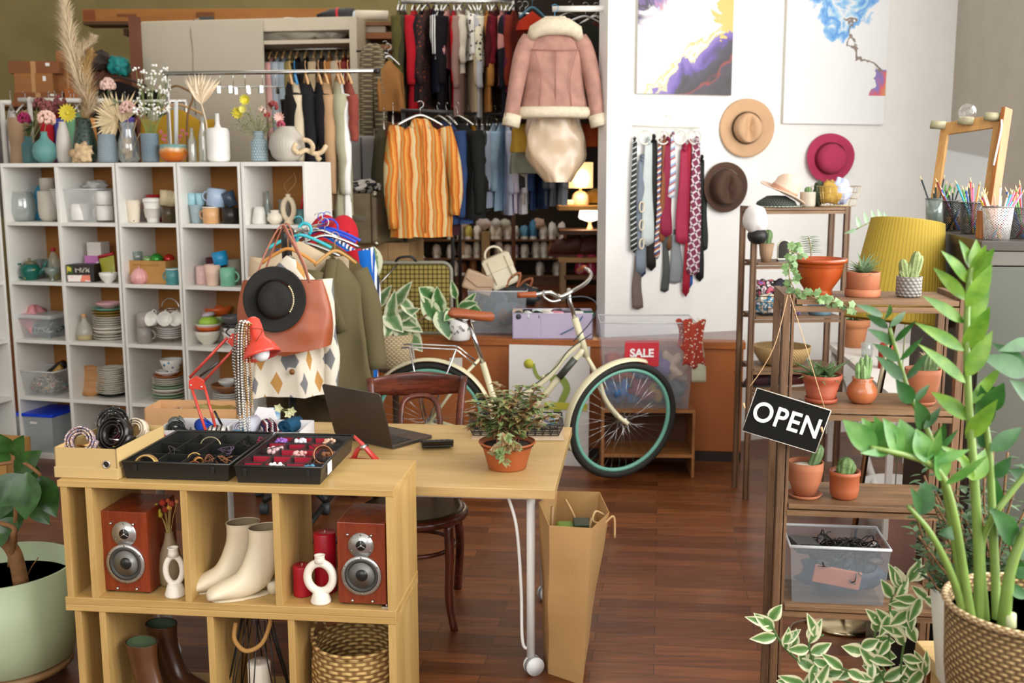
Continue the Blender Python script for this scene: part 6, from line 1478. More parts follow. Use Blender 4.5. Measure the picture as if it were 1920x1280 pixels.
part('keys',ks,mat('#1e1b18',.5),kb);part('trackpad',box(Wd/2-.055,Wd/2+.055,.14,.215,.0142,.0146),mat('#3f3934',.4),t)
lid=MB().at(Matrix.Translation((0,0,.014))@Matrix.Rotation(R(90+16),4,'X')).prism(rrect(0,Wd,0,.228,.012),-.003,.003)
part('lid',lid,mat('#4a3f36',.4,.5,.03),t,bev=.001)
part('screen',MB().at(Matrix.Translation((0,0,.014))@Matrix.Rotation(R(90+16),4,'X')).box(.006,Wd-.006,.01,.222,-.0042,-.0032),mat('#0a0a0a',.1),t)
part('feet',MB().tube([(.02,.02,0),(.02,.02,.003)],.006,10).tube([(Wd-.02,.02,0),(Wd-.02,.02,.003)],.006,10),BK,t)
p=tz(820,838);t=T('calculator','black desktop calculator with its display tilted up, back towards the camera','calculator',p,.12)
part('body',MB().at((0,.0,.0),0,R(-8)).box(-.062,.062,-.04,.09,.004,.018),mat('#15130f',.35),t,bev=.003)
part('display',MB().at((0,-.03,.012),0,R(40)).box(-.062,.062,-.004,.006,.0,.035),mat('#191714',.3),t,bev=.003)
b=MB()
for r in range(4):
 for c in range(5):b.at((0,0,0),0,R(-8)).box(-.055+c*.0225,-.055+c*.0225+.018,.0+r*.02,.015+r*.02,.018,.0225)
part('keys',b,mat('#26221e',.4),t)
def pot(t,prof,m,n=36,soil='#2e2018',th=.004,sz=None,**k):
 o=part('pot',MB().lathe(shell(prof,th),n),m,t,**k);r,z=prof[-1]
 sz=sz or z-.015;part('soil',MB().lathe([(0,sz),(r-th-.002,sz-.001)],28),mat(soil,.95,bump=.8,bs=60),t);return o
TC=mat('#a4572c',.45,var=.06);TCM=mat('#a0603f',.75,var=.1,ns=12,bump=.15,bs=120)
p=tz(951,884);p.y+=.06;k=mp(p+V((0,0,.1)))
R0=52*k;HP=(PY(955,826,p.y).z-TZ)
t=T('potted_plant','bushy reddish-green plant in a terracotta plastic pot on the desk','plant',p)
pot(t,[(R0*.68,0),(R0*.7,.004),(R0*.76,HP*.3),(R0*.9,HP*.8),(R0*.96,HP*.92),(R0*1.02,HP*.93),(R0*1.04,HP*.96),(R0*1.02,HP)],TC)
rnd=random.Random(8);lb=MB();sb=MB()
tips=[(890,755),(905,740),(880,775),(925,765),(930,720),(945,735),(960,750),(980,724),(995,745),(1010,765),(1020,740),(1005,725),(940,770),(965,775),(985,780),(1030,760),(900,790),(915,800),(1000,790),(950,760),(970,740),(1035,780),(885,800),(955,790),(935,750),(1015,800),(925,790),(990,765)]
for tx,ty in tips:
 dpth=rnd.uniform(-.09,.12);e=PY(tx,ty,p.y+dpth)-p;b0=V((rnd.uniform(-.04,.04),rnd.uniform(-.04,.04),HP-.01));mid=(b0+e)/2+V((0,0,.03))
 P=spline([b0,mid,e],5);sb.tube(P,.0022,5)
 for i in range(2,len(P)):
  for s in range(5):
   a=rnd.uniform(0,2*pi);lb.leaf(P[i],(cos(a),sin(a),rnd.uniform(-.1,.6)),(0,0,1),rnd.uniform(.03,.046),rnd.uniform(.02,.027),.25,.12,5,.7)
for tx,ty in((938,845),(945,862),(930,850),(965,835),(960,825),(948,815)):
 e=PY(tx,ty,p.y-R0*1.05)-p;b0=V((0,-.05,HP));P=spline([b0,V((e.x*.8,-R0*1.02,HP+.01)),e],5);sb.tube(P,.002,5)
 for i in range(4,len(P)):
  for s in range(3):
   a=rnd.uniform(pi,2*pi);lb.leaf(P[i],(cos(a),sin(a),rnd.uniform(-.8,.2)),(0,-1,.4),.034,.02,.2,.1,4)
part('stem',sb,mat('#9a5a44',.6),t);part('foliage',lb,leafmat('#6f8a4e','#8f9c64',.4,'#9a7a52',30),t)
def wirebasket(label,c,ang,w,d,h,m=None,name='wire_basket',st=5,cat='basket',r=.0022,flare=.02):
 t=T(name,label,cat,c,ang);b=MB()
 def rect(z,k):return[(-w/2-k,-d/2-k,z),(w/2+k,-d/2-k,z),(w/2+k,d/2+k,z),(-w/2-k,d/2+k,z)]
 for z,k in((.004,0),(h*.4,flare*.4),(h*.7,flare*.7),(h,flare)):b.tube(rect(z,k),r*(1.5 if z==h else 1),5,closed=True)
 n=max(2,int(w/.03));
 for i in range(n+1):
  x=-w/2+w*i/n;kx=x*(1+2*flare/w);b.tube([(kx,-d/2-flare,h),(x,-d/2,.004),(x,d/2,.004),(kx,d/2+flare,h)],r,4)
 n=max(2,int(d/.03))
 for i in range(n+1):
  y=-d/2+d*i/n;ky=y*(1+2*flare/d);b.tube([(-w/2-flare,ky,h),(-w/2,y,.004),(w/2,y,.004),(w/2+flare,ky,h)],r,4)
 part('wires',b,m or mat('#1c1a17',.5),t);return t
def glasses(label,loc,ang,col,rx=0,ry=0,sc_=1,group=None,folded=True):
 t=T('spectacles',label,'glasses',loc,ang,group,rx=rx,ry=ry);m_=mat(col,.25)
 b=MB()
 for s in(-1,1):b.tube([(s*.034*sc_+.026*sc_*cos(a)*(1),0,.021*sc_*sin(a))for a in[2*pi*i/20 for i in range(20)]],.0022,6,closed=True)
 b.tube(spline([(-.009*sc_,0,.006),(0,0,.01),(.009*sc_,0,.006)],3),.0022,6);part('frame',b,m_,t)
 for s in(-1,1):
  part('temple',MB().tube(spline([(s*.06*sc_,0,.008),(s*.058,.02,.006),(-s*.03 if folded else s*.058,.03+.004*s if folded else.1,.004),(-s*.05 if folded else s*.055,.03 if folded else.13,-.012)],4),.0018,5),m_,t)
  part('lens',MB().lathe([(0,0),(.024*sc_,0)],18),clear('#dfe6e8',.12),t).matrix_local=Matrix.Translation((s*.034*sc_,0,0))@Matrix.Rotation(pi/2,4,'X')
 return t
cA=tz(968,835);cA.y+=.03
pT=PZ(968,812,TZ)
t=S('paper_sheet',box(-.18,.2,-.14,.13,0,.001),mat('#c4a684',.7),'brown kraft paper sheet under the wire tray','paper',pT+V((.0,.02,.0005)),-.04)
t2=S('paper_sheet',box(-.16,.18,-.135,.12,0,.001),mat('#cdb696',.7),'second kraft paper sheet lying askew on the first','paper',pT+V((.01,.0,.002)),.02)
wb=wirebasket('black wire tray holding spectacles behind the potted plant',pT+V((.0,.035,.0035)),-.02,.35,.2,.05)
GC=['#6a1f1a','#2a3f7a','#1a1816','#7a4a20','#2f6a8a','#b9b4ac','#8a2420','#1f1d1a','#c9a878']
GNm=['dark red','navy','black','tortoiseshell','teal blue','silver-grey','bright red','matte black','clear tan']
for i in range(9):
 x=(-.13,.08,-.12,.12,.1,.13,.06,-.14,.09)[i];y=(.03,.0,-.03,.05,-.04,.02,.06,.0,-.06)[i]
 glasses(f'{GNm[i]} spectacles lying in the black wire tray',pT+V((x,.035+y,.02+.004*i)),.3*i-.8,GC[i],rx=R(70),group='spectacles in the wire tray')
p=PZ(690,862,.831);p=PZ(685,862,TZ+.1)
t=T('clamp','red metal lamp clamp standing behind the shelf edge','clamp',PZ(684,866,TZ),-.3)
RD=mat('#c23a34',.35,var=.03,coat=.3)
part('arm',MB().tube([(-.045,0,.1),(-.01,0,.07),(.05,0,.01)],[.008,.012,.016],8,flat=.6),RD,t)
part('arm',MB().tube([(-.05,.0,.0),(-.03,0,.045),(.0,0,.065)],[.018,.016,.01],8,flat=.6),RD,t);part('pivot',MB().tube([(0,-.02,.06),(0,.02,.06)],.009,10),metal(),t);part('foot',box(-.07,.06,-.025,.025,0,.008),RD,t,bev=.003)
q0,q1,q2=PZ(232,838,TZ+.075),PZ(445,838,TZ+.075),PZ(500,770,TZ+.075)
ow=V((q1.x-q0.x,q1.y-q0.y,0)).length
t=T('drawer_box','white divided box full of rolled ties and scarves on the desk','box',(PZ(240,836,TZ+.115).x,PZ(240,836,TZ+.115).y+.02,TZ+.001),-.08)
WB=mat('#e4e2e2',.5,var=.02);OW,OD,OH=.56,.42,.115
b=MB()
for a in((0,OW,0,.006),(0,OW,OD-.006,OD),(0,.006,0,OD),(OW-.006,OW,0,OD),(0,OW,OD*.5,OD*.5+.005),(OW*.45,OW*.45+.005,0,OD)):b.box(*a,0,OH)
part('box',b.box(0,OW,0,OD,0,.005),WB,t)
DB=t.location+V((0,0,.028))
def rollup(label,x,y,z,r,w,col,m=None,rz=0,ax=0,cat='tie',name='rolled_tie'):
 t=T(name,label,cat,DB+V((x,y,z)),rz,None)
 P=[((.3+.7*i/40)*r*cos(i*.5),0,(.3+.7*i/40)*r*sin(i*.5))for i in range(41)];b=MB()
 vs_=[V((p[0],-w/2,p[2]))for p in P]+[V((p[0],w/2,p[2]))for p in P];b.add(vs_,[(i,i+1,i+42,i+41)for i in range(40)])
 part('roll',b,m or cloth(col),t,thick=.004);part('end',MB().tube([(r*.9,-w/2,0),(r*1.5,-w/2,-r*.6),(r*1.6,w/2,-r*.6)],.004,5),m or cloth(col),t);return t
rollup('black tie with a pale stripe rolled at the left of the white box',.06,.33,.075,.035,.08,'#2a2d2c',stripes(('#2a2d2c','#2a2d2c','#2a2d2c','#c9ccc8'),40,'Y'),.3)
rollup('royal blue folded tie in the rear of the white box',.17,.33,.07,.03,.1,'#1f4ab4',rz=.5)
rollup('black and white striped scarf rolled in the front of the white box',.27,.12,.075,.05,.12,'#e0dcd6',stripes(('#dad6d0','#3a3434','#e0dcd6'),60,'X'),.2,cat='scarf',name='rolled_scarf')
rollup('pale grey tie rolled in the rear of the white box',.34,.32,.075,.04,.1,'#b8b8c4',rz=-.2)
rollup('dark red patterned tie in the rear right of the white box',.42,.33,.07,.03,.08,'#6a2030',stripes(('#6a2030','#d8d0cc','#2a2440'),50,'X'),.4)
rollup('dark teal tie rolled in the rear right corner of the white box',.5,.36,.07,.032,.09,'#1f4a66',rz=-.4)
rollup('sky blue scarf spilling over the front of the white box',.38,.1,.07,.04,.14,'#6ab0d8',rz=.6,cat='scarf',name='rolled_scarf')
rollup('charcoal tie rolled under the striped scarf',.12,.1,.05,.035,.1,'#3c3f44',rz=.1)
rollup('crimson tie rolled at the left of the white box',.04,.2,.05,.028,.08,'#a01c28',rz=.2)
rollup('burnt orange cloth peeking out at the front of the white box',.3,.03,.04,.03,.07,'#c05a34',rz=.4,cat='cloth',name='rolled_cloth')
b=MB().add([(0,0,0),(.14,-.02,0),(.16,.06,0),(.02,.09,0),(.07,.02,.14),(.13,.03,.13)],[(0,1,5,4),(1,2,5),(2,3,4,5),(3,0,4),(0,3,2,1)],False)
S('paper_cone',b,mat('#e6e4e8',.7,var=.02),'white folded card tent beside the necklaces','card',PZ(452,828,TZ)+V((0,.0,.001)),0)
p=tz(507,812)
t=T('flower_vase','blue-striped cup vase with pale faded flower sprigs on the desk','vase',p)
part('vase',MB().lathe(shell([(.035,0),(.04,.01),(.045,.1)],.003),28),stripes(('#9fc0dc','#7ea6cc','#c4d6e6'),30,'Z',.4,.05),t)
fl_=MB();sb=MB()
for(x_,y_)in((523,764),(548,770),(552,795),(542,775)):
 e=PY(x_,y_,p.y-.03)-p;sb.tube(spline([(0,0,.03),(e.x*.4,0,.1),e],4),.0013,5)
 for i in range(5):a=2*pi*i/5;fl_.leaf(e,(cos(a),-.4,sin(a)),(0,-1,0),.024,.02,-.1,.2,4)
part('stem',sb,mat('#8f8f58',.7),t);part('petals',fl_,mat('#dcdcae',.7),t)
S('candle_stick',MB().tube([(0,0,0),(0,0,.2)],.0025,6),mat('#b8a890',.7),'thin wooden stick standing by the card tent','stick',tz(476,824))
cb=PZ(311,752,TZ+.06);cb2=PZ(470,758,TZ+.05)
t=T('cardboard_tray','shallow cardboard tray with coiled necklaces on the far end of the desk','box',(PZ(315,765,TZ+.01).x,4.33,TZ+.0),-.06)
b=MB();w_,d_,h_=.4,.18,.075
t.location=V((PZ(325,770,TZ).x,4.4,TZ+.001))
for a in((0,w_,0,.005),(0,w_,d_-.005,d_),(0,.005,0,d_),(w_-.005,w_,0,d_)):b.box(*a,0,h_+.02)
part('tray',b.box(0,w_,0,d_,0,.004),mat('#c4986a',.8),t)
TL=t.location
def beads(label,pts,r,col,name='necklace',group=None,loc=(0,0,0),metal_=False,seg=2):
 P=spline(pts,seg*4);b=MB();L_=0;last=P[0];b.ball(P[0],r,7)
 for i in range(1,len(P)):
  d=(P[i]-last).length
  while d>r*2:
   last=last+(P[i]-last).normalized()*r*2;b.ball(last,r,7);d=(P[i]-last).length
 return S(name,b,mat(col,.2,.8 if metal_ else.1,.1),label,'necklace',loc,group=group)
beads('coil of wooden and pearl beads in the cardboard tray',[(.1+.055*(1-i*.02)*cos(i*.8),.09+.05*(1-i*.02)*sin(i*.8),.05+.001*i)for i in range(26)],.006,'#a88a6a',loc=TL,seg=1)
S('plate',plate_mb(.085),mat('#8a7a3e',.3,.3),'shallow brass dish in the cardboard tray','plate',TL+V((.27,.09,.06)),ry=.05)
beads('blue bead string along the edge of the cardboard tray',[(.02,.02,.085),(.1,.015,.08),(.2,.02,.078)],.005,'#2a4a6a',loc=TL)
bx_,by_=PZ(420,836,TZ),None
LY=3.86
def lp(px,py,dy=0):return PY(px,py,LY+dy)
LQ=lp(418,860);
t=T('desk_lamp','red articulated desk lamp with a bell shade, hung with necklaces','lamp',(0,0,0))
RL_=mat('#d2402f',.3,var=.03,coat=.4)
e0,e1=lp(400,822),lp(370,720);e2=lp(436,640)
base=V((lp(408,830).x,LY,TZ))
part('base',MB().at(base).lathe([(0,0),(.08,0),(.08,.012),(.02,.022),(.012,.05),(0,.05)],28),RL_,t)
for off in(-.014,.014):
 part('lower_arm',MB().tube([base+V((off,.01*(1 if off>0 else-1),.04)),lp(370+off*1000*.9,722)],.0055,4),RL_,t)
 part('upper_arm',MB().tube([lp(368+off*900,712+off*300),lp(436+off*700,640+off*500)],.0055,4),RL_,t)
part('elbow_plate',MB().at(lp(369,718),0,pi/2).prism([(-.03,-.02),(.025,-.025),(.03,.01),(.0,.028),(-.028,.012)],-.006,.006),RL_,t,bev=.002)
part('bolts',MB().ball(lp(358,722,-.009),.004,8).ball(lp(378,725,-.009),.004,8).ball(lp(434,633,-.009),.004,8).ball(lp(443,648,-.009),.004,8),metal('#eeeeee',.2),t)
part('head_plate',MB().at(lp(441,640),0,pi/2).prism([(-.03,.0),(-.01,.03),(.03,.03),(.03,-.02),(.0,-.03)],-.006,.006),RL_,t,bev=.002)
part('spring',MB().tube([lp(375,705,-.012),lp(410,678,-.012)],.0045,8),metal('#5a5a58',.4),t);part('spring',MB().tube([lp(415,795,-.012),lp(402,770,-.012)],.0045,8),metal('#3a3a38',.4),t)
part('cord',MB().tube(spline([lp(432,630),lp(424,622),lp(436,612),lp(455,615)],5),.003,6),BK,t)
ax0,ax1=lp(474,606,.01),lp(492,668,-.03)
hd=(ax1-ax0).normalized();qz=hd.to_track_quat('Z','Y').to_matrix().to_4x4();kk=mp(ax0)
L_=(ax1-ax0).length
part('lamp_shade',MB().at(Matrix.Translation(ax0)@qz).lathe(shell([(.002,-.024),(.016,-.021),(.027,-.01),(.03,.01),(.03,L_*.42),(.036,L_*.52),(.055,L_*.68),(.067,L_*.9),(.07,L_)],.0025),36),RL_,t)
part('bulb',MB().ball(ax1+hd*(-.012),.03,16),mat('#efeef0',.3),t)
part('joint',MB().tube([lp(443,640),lp(462,636)],.008,8),metal(),t)
NK=[(449,606,455,835,'#c9c6c0','silver bead necklace, longest of those hung on the red lamp',.005),(455,608,462,832,'#e8e2d6','pearl necklace hung over the red lamp joint',.0048),(443,612,447,775,'#7a7468','dark pewter bead necklace on the red lamp',.0055),(460,610,466,760,'#b08a5a','bronze bead necklace on the red lamp',.0045),(438,650,450,745,'#8f8a84','grey bead necklace hanging at the left of the red lamp',.0055)]
for x0_,y0_,x1_,y1_,c,l,r in NK:
 a=PY(x0_,y0_,LY-.05);e=PY(x1_,y1_,LY-.05)
 beads(l,[a+V((.01,.05,-.01)),a,a.lerp(e,.3)+V((-.006,-.01,0)),a.lerp(e,.7)+V((-.005,-.01,0)),e+V((0,0,0)),e+V((.012,.0,.004)),a.lerp(e,.7)+V((.012,.0,0)),a.lerp(e,.3)+V((.01,.0,0)),a+V((.012,.01,0)),a+V((.02,.05,-.01))],r,c,metal_=True,group='necklaces on the red lamp')
beads('thin copper chain draped over the red lamp shade',[lp(458,604,-.04),lp(470,615,-.06),lp(492,618,-.05),lp(480,640,-.06),lp(474,664,-.07),lp(466,640,-.06),lp(462,620,-.05)],.0022,'#8a4a34',metal_=True)
FZ=.831
def fz(px,py):return PZ(px,py,FZ)
a,b_=fz(105,894),fz(222,898);dv=b_-a;dv.z=0;bw=dv.length;ba=atan2(dv.y,dv.x);bh=PY(162,838,a.y).z-FZ;bd=.33
t=T('shoe_box','tan open shoe box with an eyelet, filled with rolled belts','box',(a.x,a.y,FZ),ba-.02)
TN=mat('#c9ab72',.7,var=.04);b=MB()
for q_ in((0,bw,0,.004),(0,bw,bd-.004,bd),(0,.004,0,bd),(bw-.004,bw,0,bd)):b.box(*q_,0,bh)
part('box',b.box(0,bw,0,bd,0,.004),TN,t)
part('sleeve',box(-.003,bw+.003,-.003,bd+.003,0,bh*.36),TN,t,bev=.001)
part('eyelet',MB().tube([(bw*.84+.011*cos(x_),-.003,bh*.5+.011*sin(x_))for x_ in[2*pi*i/20 for i in range(20)]],.0025,8,closed=True),metal(),t);part('eyelet_hole',MB().tube([(bw*.84,-.002,bh*.5),(bw*.84,-.001,bh*.5)],.009,16),mat('#2a211a',.8),t)
SB=t.location.copy()
def belt(label,x,y,z,r,w,m,rz,tilt=R(70),turns=3,buckle=None):
 t=T('belt',label,'belt',SB+V((x,y,z)),rz,'rolled belts in the shoe box',rx=tilt)
 n=turns*16;P=[((.45+.55*i/n)*r*cos(2*pi*i/16),(.45+.55*i/n)*r*sin(2*pi*i/16))for i in range(n+1)]
 vs_=[V((p[0],p[1],-w/2))for p in P]+[V((p[0],p[1],w/2))for p in P]
 part('strap',MB().add(vs_,[(i,i+1,i+n+2,i+n+1)for i in range(n)]),m,t,thick=.004)
 if buckle:part('buckle',MB().tube([(r*.2-.015,-r*.3,-w/2),(r*.2+.015,-r*.3,-w/2),(r*.2+.015,-r*.3,w/2),(r*.2-.015,-r*.3,w/2)],.0028,6,closed=True),buckle,t)
 return t
belt('braided multicolour belt rolled at the left of the shoe box',.055,.08,bh+.0,.052,.035,patches(('#c9b8c4','#3a4a8a','#a87a54','#e0d4cc','#4a3226'),130),.1,buckle=metal('#b07a44',.3))
belt('wide black leather belt rolled at the right of the shoe box',.155,.12,bh+.012,.062,.045,mat('#1b1918',.3),-.3,buckle=metal())
belt('burgundy belt rolled inside the black one',.12,.17,bh+.01,.042,.035,mat('#4a1826',.5),.2)
belt('black studded belt with small silver eyelets at the back of the shoe box',.1,.25,bh+.022,.058,.04,spots('#1c1b18','#b8b4a8',150,.22),.4,tilt=R(60))
belt('cream belt rolled at the back right of the shoe box',.17,.27,bh-.01,.045,.035,mat('#d8c8ae',.6),-.2)
def tray(label,p0,p1,depth,nx,ny,red=False,hgt=.055):
 dv=p1-p0;dv.z=0;w=dv.length;t=T('organiser_tray',label,'tray',(p0.x,p0.y,FZ),atan2(dv.y,dv.x));m_=mat('#1d1d1b',.35,var=.05)
 b=MB();f=.008
 b.add([(f,f,0),(w-f,f,0),(w-f,depth-f,0),(f,depth-f,0),(0,0,hgt),(w,0,hgt),(w,depth,hgt),(0,depth,hgt)],[(0,3,2,1),(0,1,5,4),(1,2,6,5),(2,3,7,6),(3,0,4,7)],False)
 part('body',b,m_,t,thick=.003)
 part('rim',MB().tube([(0,0,hgt),(w,0,hgt),(w,depth,hgt),(0,depth,hgt)],.0045,6,closed=True),m_,t)
 g=MB()
 for i in range(1,nx):x=w*i/nx;g.box(x-.001,x+.001,.006,depth-.006,.001,hgt*.85)
 for j in range(1,ny):y=depth*j/ny;g.box(.006,w-.006,y-.001,y+.001,.001,hgt*.85)
 part('dividers',g,clear('#55504e',.35)if red else m_,t)
 for x in(w*.12,w*.85):part('latch',box(x-.006,x+.006,-.003,0,hgt*.45,hgt*.85),m_,t,bev=.001)
 if red:
  for i in range(1,nx):
   for j in range(ny):
    if(i,j)in((1,2),):continue
    x=w*i/nx;part('red_liner',box(w*(i-.9)/nx,w*(i-.08)/nx,depth*(j+.9)/ny-.003,depth*(j+.9)/ny-.001,.003,hgt*.8).box(w*(i-.88)/nx,w*(i-.1)/nx,depth*(j+.2)/ny,depth*(j+.88)/ny,.0035,.005),mat('#a8122e',.6),t)
 return t,w
ta,tw=tray('black plastic organiser tray with cords and bracelets, nearer the shoe box',fz(231,897),fz(430,903),.42,4,3)
tb_,tw2=tray('black organiser tray with red-lined compartments of small jewellery',fz(441,905),fz(603,909),.42,4,5,True)
part('price_label',MB().box(tw2+.001,tw2+.002,.07,.12,.012,.05),mat('#e6e2dc',.6),tb_)
A0=ta.matrix_basis.copy()if False else None
def ont(t,x,y,z):return t.location+Matrix.Rotation(t.rotation_euler.z,3,'Z')@V((x,y,z))
def bangle(label,c,r,col,rz=0,rx=R(70),th=.003,n=1,name='bangle'):
 t=T(name,label,'bracelet',c,rz,'bracelets in the organiser trays',rx=rx)
 for i in range(n):part('ring',MB().tube([(r*cos(a),r*sin(a),i*.008)for a in[2*pi*k/28 for k in range(28)]],th,7,closed=True),mat(col,.25,.7,.1),t)
 return t
bangle('set of broad gold and brown bangles at the left of the black tray',ont(ta,.06,.05,.03),.033,'#b8955a',0,R(75),.0045,4)
bangle('thin gold bangle upright in the middle of the black tray',ont(ta,.18,.14,.03),.022,'#c9a860',.3,R(85),.0022)
bangle('beaded gold bracelet next to the thin gold bangle',ont(ta,.2,.12,.028),.014,'#a87a40',.6,R(85),.004,2)
bangle('pale cord bracelet arching at the back of the black tray',ont(ta,.17,.3,.03),.035,'#9a9070',.1,R(80),.0025)
bangle('brown leather bracelet at the front of the black tray',ont(ta,.22,.04,.03),.022,'#8a4a2a',.2,R(65),.0025)
def cord(label,t0,pts,col,r=.0016,cat='cord',name='cord'):
 return S(name,MB().tube(spline([ont(t0,*p)for p in pts],6),r,6),mat(col,.5),label,cat)
rnd=random.Random(12)
for i,(cx_,cy_,c,l)in enumerate(((.25,.1,'#7a4a30','tangled brown leather cord in the black tray'),(.3,.1,'#8a5634','light brown leather cord beside the darker one in the black tray'),(.3,.3,'#1c1a1a','black cable with small plugs at the back of the black tray'),(.08,.2,'#2a2a2a','black elastic band in the black tray'),(.34,.34,'#a02440','raspberry cord at the rear right of the black tray'),(.26,.22,'#5a4a60','purple-grey cord in the middle of the black tray'))):
 cord(l,ta,[(cx_+.035*cos(k*2.1+i)*rnd.uniform(.5,1),cy_+.03*sin(k*1.7+i),.02+.022*abs(sin(k*1.3))+.01)for k in range(9)],c)
JW=[('pale pink bead bracelet heaped in the red tray',.05,.25,'#dcb8b8'),('white knotted charm at the front of the red tray',.12,.05,'#e8e4e2'),('iridescent blue glass charm at the front right of the red tray',.22,.04,'#4a8ab0'),('clear crystal cluster at the back of the red tray',.1,.37,'#d4d4da'),('copper cable tie coil at the right of the red tray',.25,.2,'#a87048'),('tiny coral earring pair in the middle of the red tray',.15,.2,'#e0a8a0'),('rainbow striped brooch at the back left of the red tray',.04,.36,'#8a5ab0'),('peach bead at the back of the red tray',.2,.39,'#e0b094')]
for i,(l,x,y,c)in enumerate(JW):
 b=MB();rr_=random.Random(i)
 for k in range(14):b.ball((rr_.uniform(-.02,.02),rr_.uniform(-.02,.02),.008+rr_.uniform(0,.02)),rr_.uniform(.006,.01),7)
 S('jewellery',b,mat(c,.2),l,'jewellery',ont(tb_,x,y,.02))
bangle('stack of copper bangles at the right of the red tray',ont(tb_,.235,.17,.045),.03,'#9a6a48',.3,R(60),.0028,4)
cord('thin black cord lying across the red tray',tb_,[(.03,.2,.055),(.1,.26,.06),(.18,.25,.06),(.22,.15,.05),(.23,.05,.04)],'#1c1a1a',.0018)
UZ,LZ2=.415+.025,.025
def fq(px,z,v):return FS(onf(px,z,v),v,z)
CW_=wood('#8e3c1e','#6a2812',1.6,'Z',.25)
def speaker(label,px,v,W,Hh,rz):
 p=fq(px,UZ,v);t=T('loudspeaker',label,'speaker',p,FA+rz,'bookshelf loudspeakers')
 D=.2;part('cabinet',box(-W/2,W/2,0,D,.006,Hh),CW_,t,bev=.002)
 SIL=mat('#b9b8b4',.3,.8,.03);DK=mat('#15140f',.4)
 def disc(name,r0,r1,z,y0,y1,m,par=None,n=36):
  return part(name,MB().at(Matrix.Translation((0,0,z))@Matrix.Rotation(pi/2,4,'X')).lathe([(r0,y0),(r1,y0),(r1,y1),(r0,y1)]if r0 else[(0,y0),(r1,y0),(r1,y1),(0,y1)],n,None,not r0),m,par or t)
 tz_,wz=Hh*.73,Hh*.37;tr,wr=W*.265,W*.415
 tw_=disc('tweeter',0,tr,tz_,0,.003,SIL);disc('tweeter_dome',0,tr*.4,tz_,.0032,.004,DK,tw_)
 b=MB().at(Matrix.Translation((0,-.004,tz_))@Matrix.Rotation(pi/2,4,'X'))
 for k in range(3):a=2*pi*k/3+pi/2;b.tube([(0,0,0),(tr*.4*cos(a),tr*.4*sin(a),0)],.0012,5)
 part('grille_bars',b.ball((0,0,0),.004,8),SIL,tw_)
 wo=disc('woofer',wr*.85,wr,wz,0,.007,SIL)
 part('surround',MB().at(Matrix.Translation((0,0,wz))@Matrix.Rotation(pi/2,4,'X')).lathe([(wr*.86,.004),(wr*.8,.008),(wr*.72,.007),(wr*.66,.001)],40,None,False),mat('#3a3a34',.6),wo)
 part('cone',MB().at(Matrix.Translation((0,0,wz))@Matrix.Rotation(pi/2,4,'X')).lathe([(wr*.66,.003),(wr*.5,.0022),(wr*.3,.0012)],40),mat('#c9c8c2',.35,.5,.03),wo)
 part('dust_cap',MB().ball((0,.002,wz),(wr*.33,.014,wr*.33),20),mat('#1c1d1c',.3),wo)
 for x,z_ in((-W*.27,Hh*.86),(W*.22,Hh*.86),(-W*.2,Hh*.065),(W*.22,Hh*.065)):
  part('grille_pin',MB().tube([(x,0,z_),(x,-.01,z_)],.0042,10),metal(),t)
 for k,(r_,zc)in enumerate(((tr*.86,tz_),(wr*.93,wz))):
  for j in range(3+k*3):
   a=2*pi*j/(3+k*3)+pi/6+(pi/3 if k==0 else 0);part('screw',MB().tube([(r_*cos(a),-.0005,zc+r_*sin(a)),(r_*cos(a),-.0075 if k else-.004,zc+r_*sin(a))],.0028,8),metal('#8f8f8c',.3),t)
 part('feet',box(-W/2+.01,-W/2+.025,.01,.03,0,.006).box(W/2-.025,W/2-.01,.01,.03,0,.006),BK,t)
p=fq(240,UZ,.03);k=mp(p+V((0,0,.1)))
speaker('cherry-wood loudspeaker at the left of the oak shelf',240,.05,92*k,160*k,-.04)
speaker('cherry-wood loudspeaker at the right of the oak shelf',680,.03,92*k*.98,166*k*.95,-.02)
p=fq(322,UZ,.14);k=mp(p)
t=T('flower_vase','slim taupe bottle vase with yellow and red button flowers','vase',p)
part('vase',MB().lathe(shell([(.028,0),(.038,.01),(.04,.06),(.033,.11),(.018,.15),(.013,.175),(.014,.18)],.003),28),mat('#9a8566',.6),t)
sb=MB()
for i,(x_,y_,c,nm)in enumerate(((293,948,'#d8c63a','y'),(297,958,'#cfc24a','y'),(305,942,'#a8321c','r'),(315,938,'#b4552a','r'),(318,951,'#d09a3c','o'),(310,955,'#8a2a18','r'),(332,940,'#c07a4a','o'),(300,965,'#c9b23a','y'),(322,944,'#9a3a20','r'))):
 e=px2(p,x_,y_);sb.tube(spline([(0,0,.1),(e.x*.3,0,.2),e],4),.0012,5)
 part('flower_head',MB().ball(e,.0075+.002*(i%3),10),mat(c,.9,bump=.6,bs=200),t)
part('stem',sb,mat('#a89050',.7),t)
def ringv(label,px,v,x0,x1,y0,y1,rz,oval,thk):
 p=fq(px,UZ,v);k=mp(p+V((0,0,.06)));W=(x1-x0)*k;Hh=(y1-y0)*k*.98
 t=T('ring_vase',label,'vase',p,FA+rz);m_=mat('#ece4d4',.6,var=.03,bump=.1,bs=90)
 R1=W/2-thk;RZ_=R1*oval;cz=Hh*.53
 part('body',MB().tube([(R1*cos(a),0,cz+RZ_*sin(a))for a in[2*pi*i/40 for i in range(40)]],thk,14,closed=True),m_,t)
 part('neck',MB().at((0,0,cz+RZ_+thk*.2)).lathe(shell([(.019,0),(.016,.012),(.0155,Hh-cz-RZ_-thk*.2-.005),(.018,Hh-cz-RZ_-thk*.2)],.003),22),m_,t)
 part('foot',MB().lathe([(0,0),(.032,0),(.033,.006),(.026,(cz-RZ_)*.75),(.022,cz-RZ_),(0,cz-RZ_)],26),m_,t)
